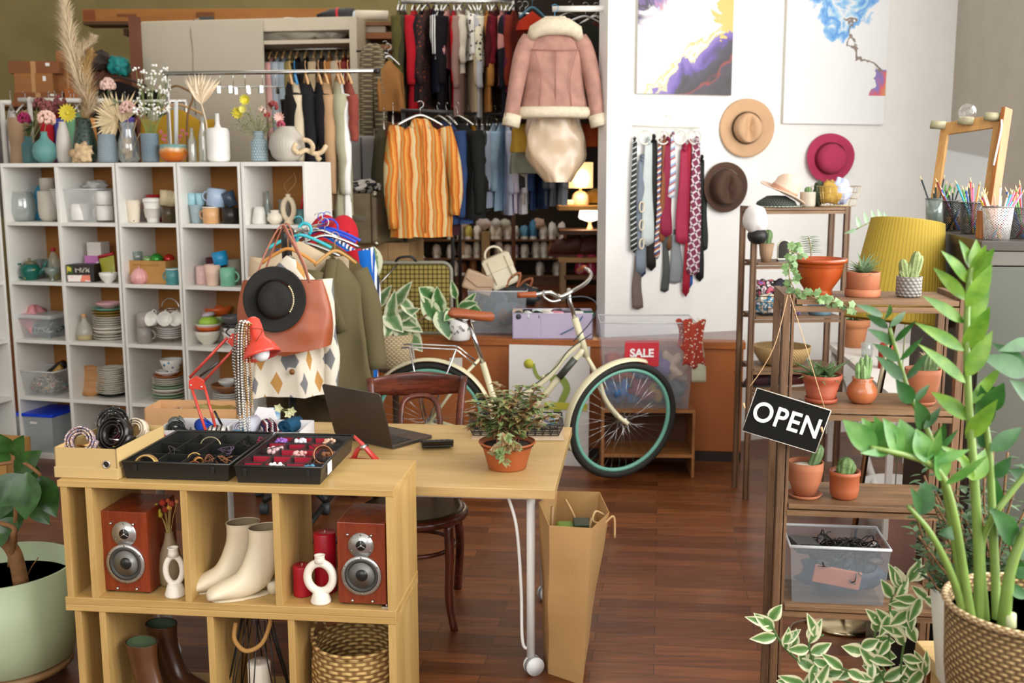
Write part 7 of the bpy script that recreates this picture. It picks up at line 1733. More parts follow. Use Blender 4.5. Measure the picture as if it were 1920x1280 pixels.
ringv('white oval-holed ring vase beside the left loudspeaker',329,.05,311,352,1022,1118,.3,1.75,.0095)
ringv('white round-holed ring vase in front of the red candles',602,.045,569,634,1031,1125,0,1.12,.0135)
def candle(label,px,v,r,h,col='#a81024',z=UZ):
 t=T('candle',label,'candle',fq(px,z,v),0)
 part('wax',MB().lathe([(0,0),(r,0),(r*1.01,.004),(r,h*.5),(r*1.01,h-.004),(r*.96,h),(r*.3,h-.003),(0,h-.004)],28),mat(col,.35,var=.06),t)
 part('wick',MB().tube([(0,0,h-.004),(.001,0,h+.006)],.0012,5),mat('#e8dcc8',.8),t)
candle('short red pillar candle behind the ring vase',568,.1,.03,.1);candle('tall red pillar candle beside the right loudspeaker',612,.14,.036,.2)
def ankle_boot(label,px,v,yaw,s,col,z=UZ,group=None,heel=.024,name='ankle_boot',inner='#8a7a5c',shaft=.17,flare=0,sole=None,cat='boot'):
 t=T(name,label,cat,fq(px,z,v),yaw,group);m_=mat(col,.38 if sole is None else.28,var=.05 if sole is None else.25,ns=14,bump=.06,bs=40)
 secs=[(.154,.018,.016,.008,0),(.151,.019,.027,.014,0),(.142,.022,.036,.019,0),(.118,.028,.04,.026,0),(.085,.034,.038,.034,.1),(.05,.036,.036,.042,.25),(.02,.05,.034,.058,.5),(-.005,.075,.033,.062,.8),(-.02,.105,.034,.056,1.1),(-.028,.135,.036,.052,1.35),(-.034,.165,.04,.055,1.5),(-.036,.195,.044,.058,1.57)]
 b=MB();n=22;vs_=[]
 for(x,z_,w,l,tilt)in secs:
  z_=z_*s*(shaft/.17 if z_>.1 else 1);
  for j in range(n):
   a=2*pi*j/n;u=l*sin(a);dx,dz=-cos(tilt+pi/2)*0,0
   px_=x+u*sin(tilt)*.95;pz_=z_/s+u*cos(tilt)*.95
   if tilt<.6:pz_=max(pz_,.004+(.0 if x>.02 else heel*.3))
   else:pz_=max(pz_,heel*.8)
   vs_.append(V((px_*s,w*cos(a)*s*(1+.06*flare),pz_*s)))
 k=len(secs);fs=[(i*n+j,i*n+(j+1)%n,(i+1)*n+(j+1)%n,(i+1)*n+j)for i in range(k-1)for j in range(n)]+[tuple(range(n))[::-1]]
 b.add(vs_,fs);part('upper',b,m_,t,sub=1)
 tp_=vs_[-n:];c=sum(tp_,V())/n
 part('lining',MB().add([c+(v_-c)*.93 for v_ in tp_]+[c+(v_-c)*.86+V((0,0,-.04*s))for v_ in tp_]+[c+V((0,0,-.06*s))],[(j,(j+1)%n,n+(j+1)%n,n+j)for j in range(n)]+[(n+j,n+(j+1)%n,2*n)for j in range(n)]),mat(inner,.8),t)
 part('collar',MB().tube(tp_,.0016,5,closed=True),m_,t)
 def so(a):r_=.036 if cos(a)>0 else.028;return(.05*s+.09*s*cos(a),.031*s*sin(a)*(1 if cos(a)>-.2 else.85))
 sm=sole or col
 part('sole',MB().prism([so(2*pi*i/28)for i in range(28)],0,.006*s),mat(sm,.6),t)
 part('heel',MB().at((-.052*s,0,0)).lathe([(0,0),(.018*s,0),(.024*s,heel*s*1.6),(0,heel*s*1.6)],16),mat(sm,.6),t)
 part('back_seam',MB().tube(spline([V((-.086,0,heel+.02))*s,V((-.075,0,.11))*s,V((-.09,0,.17*shaft/.17))*s],4),.0015,5),mat(sm,.5),t);return t
k=mp(fq(440,UZ,.08)+V((0,0,.1)))
ankle_boot('cream leather ankle boot, left and rear one of the pair',440,.14,FA+pi+.55,1.0,'#dccdb0',group='cream ankle boots',shaft=.19)
ankle_boot('cream leather ankle boot, right and front one of the pair',482,.08,FA+pi+.5,1.03,'#e0d2b4',group='cream ankle boots',shaft=.19)
ankle_boot('brown leather boot with a green lining, nearer the camera',287,.05,FA-.45,1.05,'#5c3a22',LZ2,'brown leather boots',inner='#4a5a3c',sole='#1e1410',shaft=.2)
ankle_boot('brown leather boot with a green lining, the rear one',325,.2,FA-.35,1.05,'#4a2c1a',LZ2,'brown leather boots',inner='#3c4a34',sole='#1e1410',shaft=.2)
p=fq(487,LZ2,.13)
t=T('wire_lantern','black geometric wire lantern with a rope handle around a white candle','lantern',p)
b=MB();n=8;r0,r1,hh=.12,.045,.33
for i in range(n):
 a0,a1=2*pi*i/n,2*pi*(i+.5)/n;a2=2*pi*(i+1)/n
 b.tube([(r0*cos(a0),r0*sin(a0),0),(r1*cos(a1),r1*sin(a1),hh)],.0022,5).tube([(r0*cos(a2),r0*sin(a2),0),(r1*cos(a1),r1*sin(a1),hh)],.0022,5)
for r_,z_ in((r0,0.003),(r1,hh)):b.tube([(r_*cos(2*pi*i/24),r_*sin(2*pi*i/24),z_)for i in range(24)],.0026,5,closed=True)
part('wires',b,mat('#141311',.4),t)
part('rope_handle',MB().tube(spline([(-.06,-.03,hh-.02),(-.06,-.05,hh-.07),(-.02,-.07,hh-.1),(.03,-.06,hh-.08),(.055,-.04,hh-.02),(.05,-.03,hh+.01)],6),.0075,8),mat('#b98a4c',.9,bump=.8,bs=90),t)
candle('thick white pillar candle inside the wire lantern',489,.13,.038,.16,'#efe6d6',LZ2)
p=fq(672,LZ2,.15);k=mp(p+V((0,0,.2)))
t=T('woven_basket','seagrass basket with two loop handles in the lower oak shelf','basket',p)
WS=weave('#cba768','#7a5526',20,70,1.2,.8)
part('body',MB().lathe(shell([(.1,0),(.13,.02),(.15,.1),(.15,.18),(.14,.24)],.008),48,lambda a,z:.012*sin(16*a+z*150)),WS,t)
part('rim',MB().tube([(.139*cos(a),.139*sin(a),.242)for a in[2*pi*i/40 for i in range(40)]],.0085,8,closed=True),WS,t)
for s,a in((-1,pi*.9),(1,-.25)):
 part('handle',MB().at((0,0,0),a).tube(spline([(.138,-.045,.235),(.14,-.04,.275),(.142,0,.3),(.14,.04,.275),(.138,.045,.235)],6),.0065,8),WS,t)
yy=3.6;p=V((PY(4,1065,yy).x,yy,0))
zt,zb_=.39,.085
t=T('potted_plant','large pale green planter with a glossy rubber plant at the left edge','plant',p)
Rp=.245
zb_=max(.08,zb_)
pg=mat('#a5b390',.45,var=.03)
part('planter',MB().lathe(shell([(Rp*.82,zb_),(Rp*.9,zb_+.01),(Rp*.97,zb_+.12),(Rp,zt+.04)],.012),56),pg,t)
part('soil',MB().lathe([(0,zt-.03),(Rp*.95,zt-.03)],30),mat('#22160f',.95,bump=1,bs=50),t)
part('stand',MB().lathe([(Rp*.2,zb_-.03),(Rp*.88,zb_-.025),(Rp*.88,zb_-.005),(Rp*.2,zb_-.005)],36),mat('#8a6a44',.5),t)
for i in range(4):
 a=pi/4+i*pi/2-.3;part('castor',MB().tube([(Rp*.7*cos(a)-.012,Rp*.7*sin(a),.025),(Rp*.7*cos(a)+.012,Rp*.7*sin(a),.025)],.025,16).tube([(Rp*.7*cos(a),Rp*.7*sin(a),.03),(Rp*.7*cos(a),Rp*.7*sin(a),zb_-.02)],.008,8),mat('#9aa0a4',.3,.6),t)
def sp3(pts,dy=0):return[PY(x,y,p.y+d)-p for x,y,d in pts]
for path,r0_,r1_ in(([(40,1095,0),(28,1040,.0),(10,1015,0),(-10,1000,0)],.028,.02),([(30,1090,.02),(28,1000,.02),(30,940,0),(25,880,0),(28,840,0)],.009,.006),([(20,1060,0),(24,1010,-.03),(26,990,-.03),(0,980,-.03)],.012,.008),([(45,1095,.06),(58,1065,.05),(72,1045,.04)],.003,.002),([(28,865,0),(50,870,-.05),(70,885,-.08),(76,892,-.08)],.007,.006),([(28,866,0),(0,870,0),(-20,875,0)],.007,.006)):
 P=spline(sp3(path),5);part('stem',MB().tube(P,[r0_+(r1_-r0_)*i/(len(P)-1)for i in range(len(P))],8),mat('#8a6038',.75,var=.25,ns=30),t)
lb=LB()
for x,y,dx_,dy_,W,d in((28,860,12,-42,34,0),(24,850,-30,-36,34,.02),(20,862,-40,-12,30,.03),(28,888,45,-42,44,-.03),(30,880,25,-20,36,.08),(52,885,-8,90,62,-.1),(74,892,28,78,52,-.02),(45,890,-50,60,66,-.05),(22,905,-30,70,54,.05),(20,950,5,55,50,.1),(8,930,-20,55,44,.06),(28,970,-30,40,40,.02),(60,935,30,48,40,.1),(38,870,38,22,34,.12),(0,1000,-8,30,40,-.05)):
 leafat(lb,p,x,y,dx_,dy_,W,p.y+d,(0,-1,.3),.1,9,-.05,.85)
part('foliage',lb,leafmat('#2c4f22','#3f6a30',.25),t)
def wp(px,py,off=0):
 return PN(px,py,W0+WN*off,WN)
def wl_(p,o):d=p-o;return(d.dot(wd),d.z)
def ramp_paint(key,stops,sc,seedv,warp=(1,1,1),dist=1.5,base=None,mask=None):
 m,nt,b,N,L=_new(key);b.inputs['Roughness'].default_value=.6
 mpv=_tc(nt,warp);n=N.new('ShaderNodeTexNoise');n.inputs['Scale'].default_value=sc;n.inputs['Detail'].default_value=6;n.inputs['Distortion'].default_value=dist
 L.new(mpv,n.inputs['Vector']);t=N.new('ShaderNodeTexCoord');sp=N.new('ShaderNodeSeparateXYZ');L.new(t.outputs['Object'],sp.inputs[0])
 return m,nt,b,N,L,n.outputs[0],sp.outputs
def painting(label,x0,y0,x1,y1,mk):
 a,c=wp(x0,y1,.03),wp(x1,y1,.03);tl=wp(x0,y0,.03);w=(c-a).dot(wd);h=tl.z-a.z
 t=T('painting',label,'painting',a,WANG);part('canvas_edge',box(0,w,.001,.029,0,h),mat('#d8d4c8',.7,var=.02),t)
 part('painted_face',box(0,w,-.0012,.0005,0,h),mk(w,h),t)
def paint1(w,h):
 m,nt,b,N,L,n,xyz=ramp_paint('paint1',None,5,0)
 u=_math(nt,'DIVIDE',xyz['X'],w);v=_math(nt,'DIVIDE',xyz['Z'],PY1H)
 d=_math(nt,'ADD',_math(nt,'SUBTRACT',u,_math(nt,'MULTIPLY',v,1.0)),_math(nt,'MULTIPLY',_math(nt,'SUBTRACT',n,.5),.7))
 c1=_ramp(nt,d,[(0,'#dcdad8'),(.04,'#e6e2da'),(.08,'#d8b868'),(.11,'#e2ddd8'),(.17,'#dccfa0'),(.2,'#8a78b8'),(.34,'#6d5aa0'),(.4,'#55515c'),(.54,'#4a464c'),(.6,'#96504c'),(.64,'#56505a'),(1,'#4c4848')])
 v2=_math(nt,'ADD',_math(nt,'SUBTRACT',v,u),_math(nt,'MULTIPLY',_math(nt,'SUBTRACT',n,.5),.9))
 c2=_ramp(nt,v2,[(0,(0,0,0)),(.66,(0,0,0)),(.74,(1,1,1))]);c3=_ramp(nt,n,[(.35,'#8a6a90'),(.45,'#6a5a88'),(.5,'#4a464c'),(.58,'#8f7ab0'),(.65,'#c89090')])
 g=_math(nt,'ADD',_math(nt,'MULTIPLY',u,1.0),_math(nt,'MULTIPLY',_math(nt,'SUBTRACT',n,.5),.9))
 g=_math(nt,'MULTIPLY',_math(nt,'GREATER_THAN',g,.74),_math(nt,'GREATER_THAN',_math(nt,'ADD',v,_math(nt,'MULTIPLY',_math(nt,'SUBTRACT',n,.5),.6)),.55));g=_math(nt,'MULTIPLY',g,_math(nt,'LESS_THAN',_math(nt,'SUBTRACT',v,u),.1))
 mx=N.new('ShaderNodeMix');mx.data_type='RGBA';L.new(c2,mx.inputs[0]);L.new(c1,mx.inputs[6]);L.new(c3,mx.inputs[7])
 m2=N.new('ShaderNodeMix');m2.data_type='RGBA';L.new(g,m2.inputs[0]);L.new(mx.outputs[2],m2.inputs[6]);m2.inputs[7].default_value=(*lin('#d9bd72'),1)
 L.new(m2.outputs[2],b.inputs['Base Color']);return m
PY1H=wp(1194,-20,.03).z-wp(1194,173,.03).z
painting('abstract painting with a purple, grey and gold diagonal mass on white',1194,-20,1371,175,paint1)
def paint2(w,h):
 m,nt,b,N,L,n,xyz=ramp_paint('paint2',None,4.5,0)
 u=_math(nt,'DIVIDE',xyz['X'],w);v=_math(nt,'DIVIDE',xyz['Z'],h)
 nn_=_math(nt,'MULTIPLY',_math(nt,'SUBTRACT',n,.5),.8)
 s=_math(nt,'ADD',_math(nt,'SUBTRACT',v,_math(nt,'MULTIPLY',_math(nt,'ABSOLUTE',_math(nt,'SUBTRACT',u,.55)),1.1)),nn_)
 c1=_ramp(nt,s,[(0,'#e6e7e6'),(.56,'#e8e9ea'),(.6,'#8fc0e8'),(.68,'#5c96dc'),(.74,'#9ccbea'),(.8,'#e6e8ea'),(.86,'#84bce6'),(1,'#4f84d8')])
 s2=_math(nt,'ADD',_math(nt,'ADD',u,_math(nt,'MULTIPLY',v,.55)),nn_)
 c2=_ramp(nt,s2,[(0,(0,0,0)),(1.0-.04,(0,0,0)),(1,(0,0,0))])
 k=_math(nt,'MULTIPLY',_math(nt,'GREATER_THAN',_math(nt,'ADD',u,nn_),.84),_math(nt,'LESS_THAN',_math(nt,'ABSOLUTE',_math(nt,'SUBTRACT',v,.32)),.1))
 mx=N.new('ShaderNodeMix');mx.data_type='RGBA';L.new(k,mx.inputs[0]);L.new(c1,mx.inputs[6]);L.new(_ramp(nt,n,[(.45,'#8a7ab8'),(.55,'#d86a6a'),(.65,'#d8906a')]),mx.inputs[7])
 k2=_math(nt,'LESS_THAN',_math(nt,'ABSOLUTE',_math(nt,'SUBTRACT',_math(nt,'ADD',v,_math(nt,'MULTIPLY',u,.8)),_math(nt,'ADD',1.2,nn_))),.02);k2=_math(nt,'MULTIPLY',k2,_math(nt,'GREATER_THAN',u,.55))
 m2=N.new('ShaderNodeMix');m2.data_type='RGBA';L.new(k2,m2.inputs[0]);L.new(mx.outputs[2],m2.inputs[6]);m2.inputs[7].default_value=(*lin('#8a7c74'),1)
 L.new(m2.outputs[2],b.inputs['Base Color']);return m
painting('abstract painting with blue splashes dripping over a white ground',1468,-25,1657,231,paint2)
def whole(label,px,py,rx_,ry_,col,band,crown,h,crease,tiltx=0,**k):
 c=wp(px,py,.045);kk=mp(c);return hat(label,c,WN+V((tiltx,0,.0)),rx_*kk,h,crown*kk,col,band,crease=crease,oval=ry_/rx_,**k)
whole('camel felt fedora with a dark band, highest hat on the wall',1400,240,52,55,'#c9a27c','#3a2a20',28,.1,.5,-.25)
whole('dark brown felt fedora hung beside the neckties',1360,351,42,49,'#4e3527',None,30,.1,.55,-.2)
t=whole('raspberry pink floppy felt hat under the blue painting',1556,297,47,46,'#a82e50','#7a1c38',30,.09,.0,-.15,brimcurl=.02)
c=onb(1412,BZ[0],.0)+V((0,-.06,-.09));kk=mp(c)
t=T('cap','white flat cap with a black peak hung on the corner of the back rack','hat',c,.4)
part('crown',MB().ball((0,0,.03),(.06,.07,.078),24,2,.12),mat('#dedad6',.7,var=.05),t);part('peak',MB().ball((.01,-.01,-.055),(.05,.06,.045),18),mat('#191a18',.5),t)
hc=wp(1250,236,.04)
t=T('tie_hanger','white tie hanger with four rings on the wall','hanger',hc,WANG)
hw_=(wp(1315,240,.04)-wp(1190,236,.04)).dot(wd)/2;kk=mp(hc)
WM=mat('#dddccf',.4);part('bar',MB().tube([(-hw_,0,0),(hw_,0,-.008)],.005,8),WM,t)
part('hook',MB().tube(spline([(0,0,0),(0,0,.03),(.025,0,.045),(.02,0,.065),(-.01,0,.06)],5),.004,8),WM,t)
RX=[1209,1243,1275,1303]
for i,px in enumerate(RX):
 q_=wp(px,257,.04)-hc;cx_=q_.dot(wd);r_=13*kk
 part('ring',MB().tube([(cx_+r_*cos(a),.0,q_.z+r_*sin(a))for a in[2*pi*k/28 for k in range(28)]],.005,8,closed=True),WM,t)
PLD=plaid('#7a3a50','#d8c8cc',22,.5,'#2c2630',.25)
TIES=[(1190,265,474,10,stripes(('#2c302e','#2c302e','#2c302e','#c4c8c4'),34,'Z',.6,0,.5),'black tie with thin white diagonal stripes, outermost left',0),(1203,300,515,15,'#77828f','grey-blue tie beside the outermost left tie',1),(1196,480,580,16,'#6e6058','taupe tie hanging lowest at the left of the hanger',2),(1207,300,520,13,'#2c3e5e','navy tie behind the silver one',3),(1216,268,461,19,'#c3ccca','silver tie at the left of the hanger',0),(1226,262,508,14,'#1f1e1c','plain black tie in the middle of the hanger',2),(1237,270,486,9,stripes(('#3a5a8a','#e0d4c8','#a05a3a'),30,'Z',.6,0,.5),'narrow blue, cream and rust striped tie',1),(1245,262,455,8,'#8a5234','narrow rust brown tie',0),(1252,268,444,18,'#8a2440','raspberry tie left of the diagonal striped one',0),(1262,256,372,10,stripes(('#d8d8dc','#b06a6a','#8ca8cc','#d8d8dc'),22,'Z',.6,0,.5),'short pale striped tie in front of the raspberry ones',-1),(1249,440,548,12,'#4a4e4c','dark grey tie tail hanging low in the middle',3),(1268,440,532,20,'#82868a','light grey tie hanging low in the middle',3),(1266,430,505,8,plaid('#40454a','#7a8084',60),'grey checked tie behind the light grey one',4),(1283,280,458,20,'#a02c48','bright raspberry tie at the right of the hanger',0),(1293,270,556,11,'#9a1c30','crimson tie hanging lowest at the right',1),(1300,300,540,9,'#2f62a8','blue tie just behind the crimson one',3),(1306,268,518,20,PLD,'plaid raspberry and grey tie at the right end',-1),(1316,300,528,12,'#1e1f1e','black tie behind the plaid one',3),(1323,350,470,9,'#2a2e2c','charcoal tie tail sticking out at the far right',4),(1258,262,470,8,'#6a4a30','brown tie between the narrow rust and raspberry ties',3)]
for px,y0_,y1_,w_,c,l,lay in TIES:
 off=.03-.006*lay;a,e=wp(px,y0_,off),wp(px,y1_,off);L_=a.z-e.z;kk=mp(a);w2=w_*kk/2*1.35
 t=T('necktie',l+('' if 'hang' in l else ' on the hanger'),'tie',a,WANG,'neckties on the wall hanger')
 def tf(u,v,w2=w2,L_=L_,px=px):
  ww=w2*(.58+.42*min(1,v*1.15));return V(((u-.5)*2*ww+.004*sin(v*5+px),.004*sin(v*9+px)-.002*cos((u-.5)*pi),-L_*v*.965-(L_*.035*(1-abs(u-.5)*2)if v>.999 else 0)))
 mm=cloth(c,200,.6)if isinstance(c,str)else c
 part('blade',MB().grid(tf,4,16),mm,t,thick=.004)
 if y0_<320:part('knot',MB().tube([(0,.0,.015),(0,-.0,-.008)],[w2*.45,w2*.55],8,flat=.5).tube(arc((0,.0,.012),.014,0,pi,6,'YZ'),w2*.4,6,flat=.4),mm,t)
for i,y in enumerate((388,422,457)):
 c=wp(1203,y,.045);S('bangle',MB().tube([(.022*cos(a)*1,0,.032*sin(a))for a in[2*pi*k/24 for k in range(24)]],.005,8,closed=True),mat('#e0d4bc',.4),f'cream ring bangle hanging in front of the grey-blue tie, {("top", "middle", "bottom")[i]} of three','bangle',c,WANG+.5)
p=onb(1455,BZ[0],.13)
t=T('straw_basket_hat','dark woven flat hat under the pink fedora on the back rack','hat',p)
part('crown',MB().lathe([(0,0),(.115,0),(.1,.03),(.05,.06),(0,.062)],30),weave('#4a5048','#1f241f',40,90),t);part('brim',MB().lathe([(.1,0),(.14,.002),(.14,.006),(.1,.008)],30),weave('#a8ac9c','#5a5f54',40,90),t)
hat('pale pink felt fedora resting on the dark woven hat',p+V((.035,0,.075)),(.45,-.12,.9),.125,.11,.068,'#dcc0aa','#b98a70',crease=.35)
def cactuspot(label,p,pr,m,cact,soil='#4a3a2c',sz=None,saucer=None,th=.004,wob=None):
 t=T('potted_cactus',label,'plant',p);
 z0=0
 if saucer:part('saucer',MB().lathe(shell([(saucer*.8,0),(saucer,.012)],.003),30),m,t);z0=.004
 part('pot',MB().at((0,0,z0)).lathe(shell(pr,th),40,wob),m,t)
 r,z=pr[-1];sz=(sz or z-.012)+z0;part('soil',MB().lathe([(0,sz+.003),(r*.5,sz+.001),(r-th,sz)],24),mat(soil,.95,bump=1,bs=90),t)
 cact(t,sz);return t
CG1=mat('#5f7a4a',.6,var=.25,ns=40);SPN=mat('#d8cfae',.7)
def column(b,sp,base,top,r,ribs=8,nsp=60,sl=.006,rnd=random):
 base,top=V(base),V(top);P=[base.lerp(top,i/8)for i in range(9)];n=ribs*4
 d=(top-base).normalized();u=d.orthogonal().normalized();w=d.cross(u)
 vs_=[]
 for i,p_ in enumerate(P):
  k=r*(1 if i<6 else(1,.85,.35)[i-6])*(1+.05*sin(i*1.7))
  vs_+=[p_+(u*cos(2*pi*j/n)+w*sin(2*pi*j/n))*k*(1+.16*cos(2*pi*j/n*ribs))for j in range(n)]
 b.add(vs_,[(i*n+j,i*n+(j+1)%n,(i+1)*n+(j+1)%n,(i+1)*n+j)for i in range(8)for j in range(n)]+[tuple(8*n+j for j in range(n))])
 for _ in range(nsp):
  t_=rnd.random();a=2*pi*rnd.randrange(ribs)/ribs;o=u*cos(a)+w*sin(a);q_=base.lerp(top,t_)+o*r*1.1
  e=q_+(o+V([rnd.uniform(-.7,.7)for _ in range(3)])).normalized()*sl;k_=o.cross(d)*.0004
  sp.add([q_-k_,q_+k_,e],[(0,1,2)],False)
def cact(cols,nsp=60,sl=.006,col=None,ribs=8):
 def f(t,sz):
  b,s=MB(),MB()
  for base,top,r in cols:column(b,s,(base[0],base[1],sz-.004),(top[0],top[1],sz+top[2]),r,ribs,nsp,sl)
  part('cactus',b,col or CG1,t);part('spines',s,SPN,t)
 return f
cactuspot('round cactus in a white ribbed pot on top of the back rack',onb(1514,BZ[0],.1),[(.035,0),(.04,.01),(.04,.075),(.041,.08)],mat('#b8ae9c',.6),cact([((0,0),(0,0,.04),.017)],40,.004),wob=lambda a,z:.03*cos(18*a))
p=onb(1562,BZ[0],.14)
w_=wirebasket('gold wire basket of scarves at the right end of the back rack top',p+V((.01,0,0)),BAA,.17,.14,.11,metal('#d8c088',.3),r=.0013)
crumple(p+V((-.02,-.01,.01)),(.06,.055,.065),mat('#b08c3a',.85),'mustard yellow yarn scarf bundled in the gold wire basket','scarf','scarf',4,.4)
crumple(p+V((.035,-.01,.01)),(.058,.05,.07),mat('#b8c0e0',.8),'pale lilac-blue scarf bundled in the gold wire basket','scarf','scarf',9,.4)
crumple(p+V((-.075,.02,.0)),(.03,.03,.07),mat('#3f4a36',.85),'dark green knit bundled left of the mustard scarf','scarf','scarf',10,.4)
cactuspot('slim cactus in a brown cone pot on the second shelf of the back rack',onb(1436,BZ[1],.06),[(.024,0),(.034,.04),(.041,.1)],mat('#96795c',.7),cact([((0,0),(.004,0,.055),.011),((.0,0),(.01,0,.085),.022)],60,.004),wob=lambda a,z:.02*cos(14*a))
p=onb(1469,BZ[1],.08);t=T('table_mirror','small arched mirror with a metal frame on the back rack','mirror',p,BAA+.1)
pts=[(-.035,0,.012)]+[(-.035,0,.08)]+arc((0,0,.08),.035,pi,0,12)+[(.035,0,.012)]
part('frame',MB().tube(pts,.004,8,closed=True),metal('#c8c4ae',.3),t);part('glass',MB().add([(x,.001,z_)for x,y_,z_ in pts],[tuple(range(len(pts)))],False),mat('#d8d8d0',.05,1,0),t);part('foot',box(-.035,.035,-.015,.015,0,.012),mat('#5a5a54',.4),t)
p=onb(1447,BZ[2],.1)
wirebasket('black wire basket stuffed with colourful patterned scarves',p+V((.02,0,0)),BAA,.2,.16,.11,r=.0018)
SC_=[('multicolour',('#7a3a6a','#d8c8c4','#1c1a22','#c85a6a','#8a6ac0')),('black',('#151417','#2a2830','#151417')),('turquoise and white',('#dfe4e2','#2a7a9a','#c8b49a','#e6e6e2')),('brown and cream',('#8a5a2e','#d8c8ae','#5a4030','#b08a5a'))]
for i,(n_,cs)in enumerate(SC_):crumple(p+V((-.04+.075*(i%2)+.0,-.035 if i>1 else.02,.01 if i>1 else.09)),(.065,.05,.05),patches(cs,22),f'{n_} scarf stuffed in the black wire basket','scarf','scarf',31+i,.6)
crumple(onb(1490,BZ[2],.08)+V((0,0,.0)),(.06,.05,.035),patches(('#d8d4dc','#c8a8b8','#8a7ab0'),20),'pale pink and lilac scarf beside the black wire basket','scarf','scarf',41,.6)
S('bowl',MB().lathe(shell([(.055,0),(.062,.01),(.068,.05)],.004),28),mat('#5f7886',.5),'slate blue straight-sided pot on the third shelf of the back rack','pot',onb(1537,BZ[2],.06))
p=onb(1465,BZ[3],.13);p.z=BZ[3]
S('wicker_bowl',MB().lathe(shell([(.09,0),(.12,.015),(.15,.06),(.158,.105)],.008),48),weave('#c9a873','#9c7c4a',60,130,.8),'large round wicker bowl on the back rack','bowl',p)
for i,(dx_,c,l)in enumerate(((-.13,'#8a6a44','brown woven ring'),(.15,'#7a5234','dark straw coil'))):S('straw_ring',MB().tube([(.05*cos(a),.05*sin(a),.02)for a in[2*pi*k/24 for k in range(24)]],.018,8,closed=True),weave(c,'#4a3420',30,90),l+' beside the wicker bowl on the back rack','basket',onb(1500+i*35,BZ[4],.1))if i else None
for i,(px,c,l)in enumerate(((1425,'#3a1418','dark red shoe'),(1452,'#1e1614','black shoe'),(1478,'#5a2420','maroon shoe'))):
 q_=onb(px,BZ[4],.1);shoe(f'{l} under the wicker bowl on the lowest back rack shelf',q_,c,'#cfc6ba' if i==2 else '#1a1414',rz=pi/2+.1,k=.7)
p=PY(1700,520,5.2);t=T('potted_plant','thin-leaved plant peeking out behind the mustard lampshade','plant',V((p.x,5.2,0)))
p=V((p.x,5.2,0));lb=MB();stp=spline([PY(1700,560,5.2)-p,PY(1670,430,5.2)-p,PY(1640,415,5.2)-p,PY(1605,430,5.2)-p],5)
for i in range(6,16,2):lb.leaf(stp[i],(-.3,0,1),(0,-1,0),.06,.025)
lb.leaf(stp[-1],(-1,0,-.4),(0,-1,0),.06,.02)
part('stem',MB().tube([V((0,0,.1))]+stp,.003,5),STEM,t);part('foliage',lb,leafmat('#8fb08a','#a8c4a0'),t);part('pot',MB().lathe(shell([(.12,0),(.16,.25)],.006),28),mat('#d8d4cc',.6),t)
def kpt(px,v):
 return onr(px,KZ,v,V((KO.x,KO.y,0)),kd,kn)
PC=['#c8a03a','#c03a3a','#2f5fb0','#e6dfd0','#1f2a28','#d86a9a','#5a9a4a','#e08a3a','#3aa0b0','#8a5ab0','#d8c8b0','#7a2a2a']
def pencilcup(label,px,v,r,h,m,n,L0,L1,cols,seed,tag_=''):
 p=kpt(px,v);t=T('pencil_cup',label,'cup',p);part('cup',MB().lathe(shell([(r*.82,0),(r,h)],.002),28),m,t);part('rim',MB().tube([(r*cos(a),r*sin(a),h)for a in[2*pi*i/24 for i in range(24)]],.0022,6,closed=True),metal('#8a8a88',.4),t)
 rnd=random.Random(seed)
 for i in range(n):
  a=rnd.uniform(0,2*pi);r0_=r*.5*rnd.random();r1_=r*rnd.uniform(.5,.95);c=cols[i%len(cols)];L_=rnd.uniform(L0,L1)
  q0_=V((r0_*cos(a+pi),r0_*sin(a+pi),.004));q1_=V((r1_*cos(a),r1_*sin(a),h));d=(q1_-q0_).normalized();e=q0_+d*L_
  o=tag(put(part('pencil',MB().tube([q0_,e],.0034,6),mat(c,.4,var=0)),p),f'{PCN.get(c, "coloured")} pencil in the {tag_}','pencil',f'pencils in the {tag_}')
  tp_=part('tip',MB().tube([e,e+d*.018],[.0034,.0004],6),mat('#d8b888',.6),o)
PCN={'#c8a03a':'ochre','#c03a3a':'red','#2f5fb0':'blue','#e6dfd0':'cream','#1f2a28':'black','#d86a9a':'pink','#5a9a4a':'green','#e08a3a':'orange','#3aa0b0':'turquoise','#8a5ab0':'purple','#d8c8b0':'beige','#7a2a2a':'maroon','#e0a090':'salmon','#d0b0a0':'dusty pink'}
def meshcup(c1='#b9bab8',k='meshcup'):
 if k in MC:return MC[k]
 m,nt,b,N,L=_new(k);b.inputs['Base Color'].default_value=(*lin(c1),1);b.inputs['Metallic'].default_value=.6;b.inputs['Roughness'].default_value=.4
 t=N.new('ShaderNodeTexCoord');sp=N.new('ShaderNodeSeparateXYZ');L.new(t.outputs['Object'],sp.inputs[0]);an=_math(nt,'ARCTAN2',sp.outputs['Y'],sp.outputs['X'])
 A=_math(nt,'MULTIPLY',an,14);Z=_math(nt,'MULTIPLY',sp.outputs['Z'],380)
 s1_=_math(nt,'ABSOLUTE',_math(nt,'SINE',_math(nt,'ADD',A,Z)));s2_=_math(nt,'ABSOLUTE',_math(nt,'SINE',_math(nt,'SUBTRACT',A,Z)))
 L.new(_math(nt,'LESS_THAN',_math(nt,'MINIMUM',s1_,s2_),.4),b.inputs['Alpha']);MC[k]=m;return m
DKC=['#1f2a28','#2f5fb0','#1f2a28','#7a2a2a','#c8a03a']
pencilcup('clear glass cup with dark brushes at the left end of the cabinet top',1753,.95,.042,.11,GLD,7,.14,.21,['#1f2a28','#1f2a28','#5a9a4a'],1,'left glass cup')
pencilcup('dark mesh cup full of pencils, second from the left on the cabinet',1788,.62,.045,.11,meshcup('#3a3a38','meshdark'),9,.13,.19,DKC,2,'dark mesh cup')
